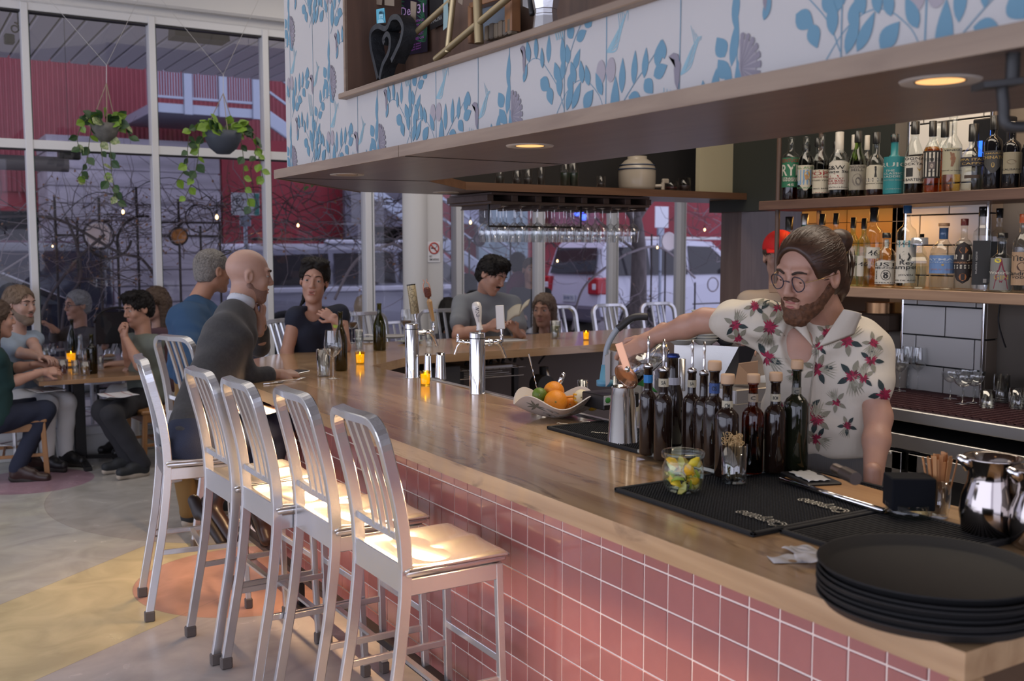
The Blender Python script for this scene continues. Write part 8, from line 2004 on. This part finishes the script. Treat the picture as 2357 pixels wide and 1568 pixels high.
# ---- bartender
M_hb=mat('hair_auburn',(.060,.024,.012),.42,noise=.6,nscale=14,nstretch=(1,1,9),bump=.05,bscale=30,bstretch=(1,1,10));M_bb=mat('beard_auburn',(.14,.055,.022),.7,noise=.5,nscale=90,bump=.4,bscale=160)
M_shirt=mat('cream_shirt',(.60,.54,.45),.75,bump=1.0,bscale=6,bstretch=(1.6,1.6,.6))
Dt=3.30
hc=Pp(1862,632,3.22);nkb=Pp(1905,742,3.34);shL=Pp(1742,726,3.34);shR=Pp(2003,788,3.36)
shL,shR=Pp(1752,742,3.38),Pp(1988,796,3.30)
elL,wrL=Pp(1622,738,3.50),Pp(1500,778,3.66)
elR,wrR=Pp(2022,960,3.22),Pp(2008,1120,3.10)
fwd=-np.array(RT)*.80-np.array(FW)*.62-np.array(UP)*.36
bt,body,shirt,HM=person('bartender','bartender with a bun, glasses and beard in a floral shirt, pouring a drink',None,nk=nkb,pel=Pp(1890,1075,3.42),sh=(shL,shR),el=(elL,elR),wr=(wrL,wrR),hd=(hc,fwd),up=(RT.x*.16,RT.y*.16,1),hair=M_hb,style='bun',beard=M_bb,brow=M_hb,cloth=M_shirt,cname='floral_shirt',ch=.006,h=.0065,hh=.0036,
hs=1.14,lid=.8,legs=False,strands=(900,.11),k=1.0,sleeve=.52,flare=.014,wob=.0075,wf=24,hem=tuple(Pp(1890,1035,3.42)),vneck=tuple(np.array(fwd)*.11/np.linalg.norm(fwd)+np.array([0,0,-.06])),neckhole=(.055,.07,.10),loose=.014,hands=[((wrL,Pp(1440,822,3.66)-wrL,(-FW.x+.2*UP.x,-FW.y,.75)),dict(curl=[.55,.75,.85,.95],thumb=.9,s=1.05,left=False)),((wrR,(0,0,-1),(RT.x,RT.y,0)),dict(curl=.6,s=1.0))])
pel=Pp(1890,1075,3.42);T_=Sdf();ax=(shR-shL);ax=ax/np.linalg.norm(ax)
T_.cone(pel+ax*.07+[0,0,.10],pel-ax*.07+[0,0,.10],.112,.112,.04).cone(pel+ax*.08-[0,0,.0],pel-ax*.08,.120,.120,.05)
for q in(-1,1):T_.cone(pel+ax*.085*q,np.array([pel[0]+ax[0]*.10*q+.05,pel[1]+ax[1]*.10*q,.09]),.095,.06,.04)
sdf_obj('trousers',[T_.mesh(.009,.003,20)],mat('grey_pinstripe',(.13,.125,.12),.8,bump=.3,bscale=20,bstretch=(14,14,.2)),bt)
for q in(-1,1):a=np.array([pel[0]+ax[0]*.10*q+.05,pel[1]+ax[1]*.10*q,.10]);shoe(bt,a,a+[-.14,-.10,-.01],M_black,M_rubber)
# glasses of the bartender
mb=MB();M_fr=mat('glasses_frame',(.012,.014,.035),.25)
for q in(-1,1):
 P_=[(q*(.033+.0235*math.cos(t)*(1+.06*math.sin(t))),.104-.012*abs(math.cos(t))*(q*math.cos(t)>0),.008+.0205*math.sin(t))for t in[2*PI*i/24 for i in range(24)]]
 mb.tube(P_,.0016,M_fr,6,closed=True);mb.tube([(q*.056,.094,.014),(q*.076,.04,.012),(q*.084,-.012,.010)],.0010,mat('gold_wire',(.5,.33,.14),.25,1),5)
mb.tube([(-.010,.104,.012),(0,.107,.015),(.010,.104,.012)],.0016,M_fr,6);mb.xf(HM);mb.build('eyeglasses',bt)
# printed flowers laid on the shirt surface
from mathutils.bvhtree import BVHTree
me=shirt.data;bvh=BVHTree.FromPolygons([v.co.copy()for v in me.vertices],[tuple(p.vertices)for p in me.polygons])
M_fl,M_fl2,M_lfg,M_lfd,M_lfl=mat('print_crimson',(.30,.012,.05),.75),mat('print_dark_red',(.12,.01,.025),.75),mat('print_sage',(.23,.215,.155),.75),mat('print_ink_green',(.02,.035,.035),.75),mat('print_pale_sage',(.36,.34,.26),.75)
mb=MB()
def on_shirt(px,py):
 d=ray(px,py);h_,n_,i_,dist=bvh.ray_cast(CC,d.normalized())
 return(h_+n_*.0022)if h_ is not None and(n_.dot(d)<0)else None
def decal(poly,m):
 P_=[on_shirt(*p)for p in poly]
 if any(p is None for p in P_):return
 c=on_shirt(sum(p[0]for p in poly)/len(poly),sum(p[1]for p in poly)/len(poly))
 if c is None or max((p-c).length for p in P_)>.09:return
 n=len(P_);mb.add(P_+[c],[(i,(i+1)%n,n)for i in range(n)],m)
def cs(p):
 q=on_shirt(*p);q=Vector(q)if q is not None else PD(p[0],p[1],3.20)
 if depth(q)>3.34:q=PD(p[0],p[1],3.22)
 return q-FW*.016
mb2=MB()
for pts in(((1872,800),(1852,742),(1812,708),(1824,752)),((1880,800),(1938,712),(1980,722),(1962,768))):
 a,b,c,d=map(cs,pts);mb2 .grid(lambda u,v:a.lerp(b,u).lerp(d.lerp(c,u),v)-FW*(.012*math.sin(PI*v)),8,6,M_shirt,thick=.003)
mb2 .build('collar',bt)
mb2=MB();L_=[cs(p)+FW*.013 for p in((1878,800),(1872,850),(1866,900),(1862,960),(1862,1020))];mb2 .tube(L_,.0022,mat('seam_shade',(.38,.34,.28),.8),5);mb2 .build('placket',bt)
rnd=random.Random(11)
def lf_px(x,y,a,L,W,m):decal([(x+u*math.cos(a)-v*math.sin(a),y-u*math.sin(a)-v*math.cos(a))for u,v in leaf2(0,0,0,L,W,4)],m)
def bloom(x,y,s,rot):
 for k in range(5):a=rot+k*1.3+rnd.uniform(-.2,.2);lf_px(x+8*s*math.cos(a),y-8*s*math.sin(a),a,26*s,12*s,rnd.choice((M_lfg,M_lfg,M_lfd)))
 for k in range(7):a=rot+2.0+k*.16;lf_px(x,y,a,42*s,2.6*s,M_lfl)
 for k in range(17):a=rot+k*.37+rnd.uniform(-.1,.1);lf_px(x,y,a,rnd.uniform(11,19)*s,4.6*s,rnd.choice((M_fl,M_fl,M_fl2)))
for(x,y,s)in((1777,685,1.1),(1790,712,.8),(1693,748,.9),(1738,705,.8),(1772,754,1.15),(1765,822,1.15),(1838,772,.8),(1885,798,.7),(1950,785,1.1),(1903,767,.8),(1962,866,1.15),(1883,850,1.1),(1750,880,.9),(1862,942,1.0),(1880,965,1.1),(1880,1010,.9),(2010,790,.8),(2005,830,.9),(1988,870,.8),(2035,908,1.1),(1925,925,.8),(1950,980,.7),(1800,940,.8),(1830,860,.6),(1960,730,.7),(1700,778,.8),(1820,715,.7),(1800,1000,.8)):bloom(x,y,s,rnd.uniform(0,6))
stuff(mb.build('flower_print',shirt))
# glass jug with copper strainer in the pouring hand
jg=empty('mixing_jug',(0,0,0),0,'tilted glass mixing jug with copper strainer in the hand of the bartender','jug')
a,b=PD(1520,800,3.72),PD(1440,868,3.62);M=Matrix.Translation(a)@Vector((0,0,1)).rotation_difference(b-a).to_matrix().to_4x4();L=(b-a).length
mb=MB();mb.lathe([(0,0),(.040,0),(.047,.02),(.049,L*.6),(.044,L),(.042,L),(.046,L*.6),(.043,.022),(0,.01)],M_stem,32,M);mb.build('glass_body',jg)
M_cop=mat('copper',(.62,.33,.20),.28,.9);mb=MB();mb.lathe([(0,L*.93),(.043,L*.93),(.050,L*.97),(.050,L),(0,L*.96)],M_cop,28,M);q=[PD(1424,790,3.5),PD(1444,850,3.5)];mb.bar([q[0],q[0].lerp(q[1],.5),q[1]],.026,.004,M_cop,up=FW);mb.ball(q[1],.011,M_chrome,10);mb.build('strainer',jg)
mb=MB();mb.tube([PD(1458,878,3.6),PD(1461,890,3.62)],.005,M_water,8);mb.build('pour_stream',jg)
# ---- bald man on the stool
M_char=mat('charcoal_knit',(.042,.042,.046),.9,noise=.25,nscale=60,bump=.3,bscale=300,sheen=.15);M_jean=mat('dark_denim',(.018,.026,.055),.85,bump=.2,bscale=200)
Db_=5.55
hips=np.array([1.30,5.12,.86]);nk_=Pp(552,705,5.62)
r,body,sh_o,HMb=person('person','bald man in a charcoal sweater seated on the bar stool, chin in hand',None,skin=SK3,nk=nk_,pel=hips,sh=(Pp(560,720,5.92),Pp(520,758,5.42)),el=(Pp(598,800,5.95),Pp(570,868,5.42)),wr=(Pp(600,738,5.78),Pp(640,862,5.55)),hd=(Pp(572,636,5.68),np.array([.95,-.16,-.12])),hs=1.22,
hands=[((Pp(600,745,5.78),(.15,.0,1),(.8,-.5,0)),dict(curl=[.7,.8,.9,.9],left=True,s=1.05)),((Pp(640,862,5.55),(.95,.15,-.05),(0,-.3,1)),dict(curl=[1.1,1.2,1.2,1.3],s=1.1))],cloth=M_char,cname='sweater',sleeve=1.62,k=1.16,h=.008,hh=.0045,wob=.0065,wf=17,loose=.010,hem=(0,0,.90),knee=((1.70,5.42,.86),(1.72,5.16,.84)),ankle=((1.66,5.40,.46),(1.60,5.12,.48)),toe=((1.80,5.44,.38),(1.62,5.02,.30)),pants=M_jean,shoe=mat('brown_leather',(.035,.018,.015),.35),neckhole=(.070,.070,.048))
S=Sdf();c=np.array(nk_);d_=Pp(572,636,5.68)-c;d_/=np.linalg.norm(d_);S.cone(c+d_*.030,c+d_*.050,.077,.070,.02).cone(c+d_*.05,c+d_*.12,.064,.064,.004,True).half(c+d_*.052,d_);sdf_obj('shirt_collar',[S.mesh(.005)],mat('pale_blue_cotton',(.50,.53,.60),.8),r)
S=Sdf();S.ell((0,.036,-.064),(.053,.056,.052)).cone((-.048,-.0,-.045),(-.016,.067,-.100),.0225,.0185,.02).cone((.048,-.0,-.045),(.016,.067,-.100),.0225,.0185,.02).half((0,0,-.022),(0,.15,1));P_,F_=S.mesh(.005)
sdf_obj('stubble',[xfm((P_,F_),frame((.95,-.16,-.12)),Pp(572,636,5.68),1.22)],mat('stubble',(.26,.15,.115),.7,noise=.25,nscale=200),r)
mb=MB();a,b=Vector(Pp(600,738,5.78)),Vector(Pp(598,752,5.80));mb.cyl(a.lerp(b,.5),b,.034,mat('watch_band',(.02,.02,.02),.3,.6),16);mb.build('watch',r)
# brown boot hanging from the stool
# the sole-up boot of the bald man
S=Sdf();S.cone(Pp(512,1120,5.24),Pp(482,1165,5.22),.050,.048,.03).cone(Pp(482,1165,5.22),Pp(532,1240,5.14),.046,.040,.03);sdf_obj('boot',[S.mesh(.006,.001,40)],mat('brown_leather'),r)
S=Sdf();S.cone(Pp(452,1160,5.20),Pp(510,1250,5.10),.030,.024,.02).cone(Pp(446,1152,5.2),Pp(458,1185,5.18),.030,.03,.01);sdf_obj('boot_sole',[S.mesh(.006)],mat('boot_sole',(.018,.012,.012),.5),r)
mb=MB()
for k in range(7):x=528+3.4*k;mb.tube(catmull([PD(535,1120,5.1),PD(x,1150,5.08),PD(x+3*math.sin(k),1180+4*k,5.08)],4),.0022,M_black,4)
stuff(mb.build('laces',r))
napkin(Vector((1.58,5.12,.945)),.26,.30,.3,'striped napkin lying on the lap of the bald man')
# ---- grey haired man in blue shirt, standing
M_blue=mat('blue_denim_shirt',(.015,.055,.125),.8,bump=.2,bscale=240);M_gh=mat('hair_grey',(.27,.25,.23),.8,noise=.5,nscale=80,bump=.8,bscale=160)
r,b_,s_,HMg=person('person','standing man with short grey hair and navy-blue shirt behind the bald man',None,skin=SK2,nk=Pp(455,695,6.9),pel=np.array([1.72,6.62,.98]),sh=(Pp(485,740,7.1),Pp(410,735,6.75)),el=(Pp(500,850,7.1),Pp(405,850,6.7)),wr=(Pp(540,870,7.0),Pp(440,900,6.6)),hd=(Pp(490,625,6.95),np.array([.95,.25,-.05])),hair=M_gh,style='buzz',hs=1.2,k=1.1,sleeve=1.6,cloth=M_blue,wob=.006,h=.009,hh=.0055,hem=(0,0,.92),
knee=((1.70,6.66,.52),(1.58,6.58,.52)),ankle=((1.72,6.62,.12),(1.58,6.50,.12)),toe=((1.92,6.68,.10),(1.76,6.60,.10)),pants=mat('mustard_chino',(.20,.11,.03),.85),shoe=mat('black_canvas',(.015,.017,.02),.7),sole=mat('sole_cream',(.40,.34,.27),.7))
mb=MB();mb.tube(catmull([(-.078,.0,.085),(-.084,.05,.105),(-.05,.085,.115)],4),.0032,M_black,6);mb.tube(catmull([(.078,.0,.085),(.084,.05,.105),(.05,.085,.115),(0,.09,.125),(-.05,.085,.115)],4),.0032,M_black,6);mb.xf(HMg);mb.build('sunglasses',r)
# ---- woman in navy
r,b_,s_,HMw=person('person','woman with dark ponytail in a navy cap-sleeve top, hand at her neck',None,skin=SK,fem=True,nk=Pp(722,712,7.02),pel=Pp(735,905,7.2),sh=(Pp(783,724,7.15),Pp(680,728,6.95)),el=(Pp(793,800,7.0),Pp(660,812,6.9)),wr=(Pp(768,730,6.86),Pp(672,885,6.8)),hd=(Pp(723,647,7.0),np.array([-.42,-.86,-.06])),up=(.12,0,1),hair=mat('hair_black',(.008,.006,.005),.65,spec=.25),style='tail',hs=1.22,k=1.02,sleeve=.16,cloth=mat('navy_cotton',(.010,.014,.032),.85),cname='top',h=.009,hh=.0045,mouth=.005,kf=.35,vneck=(-.03,-.08,-.06),neckhole=(.07,.07,.08),
hands=[((Pp(772,738,6.86),Pp(735,712,6.86)-Pp(772,738,6.86),(-FW.x,-FW.y,.3)),dict(curl=[.5,.6,.7,.8],left=True,s=.95))])
mb=MB();a=Vector(Pp(776,745,6.87));mb.cyl(a,a+Vector((.006,.004,-.018)),.031,mat('lime_band',(.45,.60,.10),.5),16);mb.build('wristband',r)
# ---- reader in grey T-shirt
M_bk=mat('hair_black');D_=8.35
r,b_,s_,HMr=person('person','young man with moustache in a grey T-shirt reading a paperback',None,skin=SK,nk=Pp(1118,672,8.35),pel=Pp(1120,870,8.45),sh=(Pp(1178,700,8.4),Pp(1062,700,8.3)),el=(Pp(1200,785,8.2),Pp(1055,772,8.05)),wr=(Pp(1188,762,8.0),Pp(1120,755,7.95)),hd=(Pp(1132,634,8.25),np.array([.32,-.78,-.42])),up=(0,.3,1),hair=M_bk,kf=.35,lid=.8,style='thick',stache=M_bk,hs=1.22,k=1.18,sleeve=.62,cloth=mat('grey_tshirt',(.20,.215,.235),.85),h=.010,hh=.0055,flare=.012,
hands=[((Pp(1190,764,8.0),Pp(1172,744,7.95)-Pp(1190,764,8.0),(.5,.6,.3)),dict(curl=.6,left=True)),((Pp(1120,755,7.95),Pp(1150,740,7.9)-Pp(1120,755,7.95),(0,-1,.5)),dict(curl=.5))])
bk=empty('paperback',(0,0,0),0,'open paperback held by the man in the grey T-shirt','book');c=[Vector(Pp(*p))for p in((1166,742,7.95),(1196,722,7.9),(1200,700,8.0),(1168,716,8.05))]
mb=MB();mb.grid(lambda u,v:c[0].lerp(c[1],u).lerp(c[3].lerp(c[2],u),v)+Vector((0,0,.018*math.sin(PI*u))),10,4,mat('page_cream',(.42,.38,.30),.7),thick=.018);mb.build('left_pages',bk)
c2=[Vector(Pp(*p))for p in((1196,722,7.9),(1216,700,7.95),(1220,688,8.05),(1200,706,8.0))];mb=MB();mb.grid(lambda u,v:c2[0].lerp(c2[1],u).lerp(c2[3].lerp(c2[2],u),v)+Vector((0,0,.01*math.sin(PI*u))),8,4,mat('page_cream'),thick=.012);mb.build('right_pages',bk)
# ---- people at the left table
def seated(lab,hp,D_,f,top,cloth,skin=SK2,hair=None,style='short',fem=False,beard=None,sw=46,lean=(0,0),arms=None,hands=None,hs=1.18,h=.011,sl=.6,grp=None,k=1.05,knee=None,ankle=None,toe=None,pants=None,shoe=M_black,**kw):
 x,y=hp;f=np.array(f,float);side=np.cross(f,[0,0,1.]);side/=np.linalg.norm(side);nk=Pp(x+lean[0]*.3,y+62*8.6/D_*(hs/1.18),D_)-f*.03;pel=nk+np.array([0,0,-.50])-f*.02-np.array(lean[1]if hasattr(lean[1],'__len__')else(0,0,0))
 sh=(nk-side*.175*k+[0,0,-.05],nk+side*.175*k+[0,0,-.05])
 if arms is None:el=tuple(s+[0,0,-.26]+f*.10 for s in sh);wr=tuple(e+f*.24+[0,0,.02]for e in el)
 else:el,wr=arms
 hd_=hands if hands is not None else[((wr[0],tuple(f),(0,0,1)),dict(curl=.5,left=True)),((wr[1],tuple(f),(0,0,1)),dict(curl=.5))]
 return person('person',lab,None,nk=nk,pel=pel,sh=sh,el=el,wr=wr,hd=(Pp(x,y,D_),f+np.array([0,0,kw.pop('pitch',-.05)])),hair=hair,style=style,fem=fem,beard=beard,cloth=cloth,skin=skin,hs=hs,h=h,hh=kw.pop('hh',.0062),sleeve=sl,k=k,hands=hd_,knee=knee,ankle=ankle,toe=toe,pants=pants,shoe=shoe,group=grp,**kw)
M_brn=mat('hair_brown',(.075,.045,.028),.7,bump=.5,bscale=90);M_navy=mat('navy_trousers',(.012,.016,.035),.9)
seated('bearded man in a pale blue polo shirt at the left table',(46,703),8.30,(.62,-.78,0),None,mat('pale_blue_polo',(.30,.37,.46),.85),hair=mat('hair_ash',(.17,.115,.075),.75,bump=.6,bscale=90),beard=mat('beard_grey',(.22,.16,.12),.8,bump=.8,bscale=140),skin=SK3,arms=((Pp(75,790,8.3),Pp(45,812,8.2)),(Pp(95,825,8.15),Pp(88,822,8.1))),hs=1.25)
r=seated('older man with glasses and grey hair in a dark shirt gesturing at the table',(178,704),10.0,(-.9,-.35,0),None,mat('dark_grey_shirt',(.055,.050,.055),.85),hair=mat('hair_silver',(.26,.25,.25),.75,bump=.6,bscale=90),arms=((Pp(250,785,9.9),Pp(128,775,9.9)),(Pp(240,800,9.7),Pp(122,755,9.7))),sl=1.6,hands=[((Pp(122,755,9.7),(-.6,0,.5),(0,0,1)),dict(curl=.6))])[0]
mb=MB();
for q in(-1,1):mb.tube([(q*(.033+.02*math.cos(t)),.10,.010+.016*math.sin(t))for t in[2*PI*i/16 for i in range(16)]],.0018,M_fr,5,closed=True);mb.tube([(q*.053,.10,.012),(q*.08,.0,.01)],.0018,M_fr,5)
mb.xf(Matrix([[*(frame((-.9,-.35,-.05))[i]*1.18),Pp(178,704,10.0)[i]]for i in range(3)]+[[0,0,0,1]]));mb.build('eyeglasses',r)
cl=Pp(281,772,8.38)
seated('man in an olive-grey T-shirt with clasped hands at the left table',(318,712),8.55,(-.93,-.30,0),None,mat('olive_tshirt',(.13,.145,.12),.88),hair=M_bk,style='thick',pitch=-.22,arms=((Pp(300,838,8.6),Pp(322,842,8.3)),(cl+[.02,.03,-.02],cl+[.02,-.03,-.02])),hands=[((cl+[.02,.03,-.02],(-.3,-.3,.9),(-.8,.3,0)),dict(curl=.9,left=True)),((cl+[.02,-.03,-.02],(-.3,.3,.9),(-.8,-.3,0)),dict(curl=.9))],lean=(14,0),
knee=((1.42,8.50,.50),(1.44,8.22,.50)),ankle=((1.60,8.45,.10),(1.66,8.22,.10)),toe=((1.42,8.42,.09),(1.48,8.16,.09)),pants=mat('black_trousers',(.018,.018,.022),.9),shoe=mat('black_canvas'),sole=mat('sole_cream'))
seated('long-haired brunette woman behind the man in olive',(357,700),9.0,(-.92,-.38,0),None,mat('maroon_top',(.10,.05,.06),.85),hair=M_brn,style='long',fem=True,sl=1.3,skin=SK3)
seated('woman in a dark green top with bracelets, cut by the left edge',(-8,735),7.75,(.97,.10,0),None,mat('dark_green_top',(.008,.035,.035),.9),hair=M_brn,style='long',fem=True,sl=1.15,skin=SK,arms=((Pp(20,850,8.1),Pp(12,885,7.7)),(Pp(92,838,8.1),Pp(98,856,7.85))),hands=[((Pp(90,838,8.1),(.9,0,0),(0,-.5,1)),dict(curl=.5)),((Pp(98,856,7.85),(.95,.1,0),(0,-.7,.6)),dict(curl=.5))],
knee=((1.0,8.85,.52),(1.02,8.58,.52)),ankle=((.90,8.80,.12),(.80,8.52,.10)),toe=((1.06,8.82,.09),(1.0,8.45,.05)),pants=M_navy,shoe=mat('brown_leather'))
# ---- people beyond the far bar and outside
seated('woman with long hair resting her chin on her hand below the reader',(1252,715),9.0,(-.75,-.55,0),None,mat('dark_blue_top',(.02,.03,.07),.85),hair=mat('hair_mousy',(.12,.08,.055),.7,bump=.5,bscale=90),style='long',fem=True,sl=.2,hh=.008)
def back_head(lab,px,py,D_,f,hair,style,cloth,fem=False,**k):seated(lab,(px,py),D_,f,None,cloth,hair=hair,style=style,fem=fem,sl=1.4,hh=.008,h=.013,**k)
back_head('blonde curly-haired woman seated outside the window, seen from behind',838,712,11.0,(.2,.97,0),mat('hair_blonde',(.42,.32,.22),.8,bump=.8,bscale=60),'long',M_navy,True)
back_head('dark-haired person seated outside behind the left beer tap',1030,720,10.3,(.1,.97,0),M_bk,'long',mat('dark_top',(.03,.03,.04),.9),True)
back_head('person with grey-streaked dark hair outside, left of the reader',1072,662,11.5,(-.5,.8,0),M_bk,'short',mat('dark_top'))
back_head('person in a mauve shirt at the right end of the windows',1712,640,10.8,(-.2,.95,0),M_brn,'short',mat('mauve_shirt',(.16,.11,.15),.85))
r=seated('standing passer-by with dark hair and a magenta backpack outside',(1192,610),12.4,(.6,.75,0),None,mat('grey_coat',(.07,.06,.075),.9),stand=True,hair=M_bk,style='short',sl=1.6,h=.013,hh=.009)[0]
S=Sdf();c=Pp(1195,672,12.2);S.ell(c,(.17,.13,.24),.02).ell(c+[0,-.10,-.06],(.11,.06,.12),.02);sdf_obj('backpack',[S.mesh(.012,.006,24)],mat('magenta_bag',(.13,.015,.06),.7,noise=.6,nscale=8),r)
back_head('passer-by in a dark jacket beside the backpack, partly behind a mullion',1222,622,12.0,(-.3,-.9,0),M_brn,'buzz',mat('dark_jacket',(.035,.033,.04),.9),stand=True)
r=seated('person in a red cap behind the left bottle shelf',(1795,592),6.3,(-.6,-.7,0),None,mat('cream_tee',(.35,.28,.22),.85),hair=M_brn,style='short',skin=SK3,h=.013,stand=True)[0]
S=Sdf();R_c=frame((-.6,-.7,0));S.ell((0,-.01,.05),(.088,.106,.09)).half((0,0,.035),(0,0,-1)).cone((0,-.085,.05),(0,-.10,-.04),.075,.05,.03);P_=xfm(S.mesh(.005),R_c,Pp(1795,592,6.3),1.2);M_rc=mat('red_cap_cloth',(.50,.008,.010),.7);sdf_obj('cap',[P_],M_rc,r)
mb=MB();mb.grid(lambda u,v:Vector(R_c@np.array([(u-.5)*.15,.06+.10*v*(1-(2*u-1)**2*.4),.045-.02*v])*1.2)+Vector(Pp(1795,592,6.3)),10,6,M_rc,thick=.006);mb.build('cap_brim',r)
napkin(Vector((1.05,8.72,.66)),.22,.26,.2,'white napkin on the lap of the person in dark green')
napkin(Vector((1.52,8.36,.63)),.24,.28,.1,'white napkin with red stripes on the lap of the man in olive')
print('OBJECTS',len(bpy.data.objects))
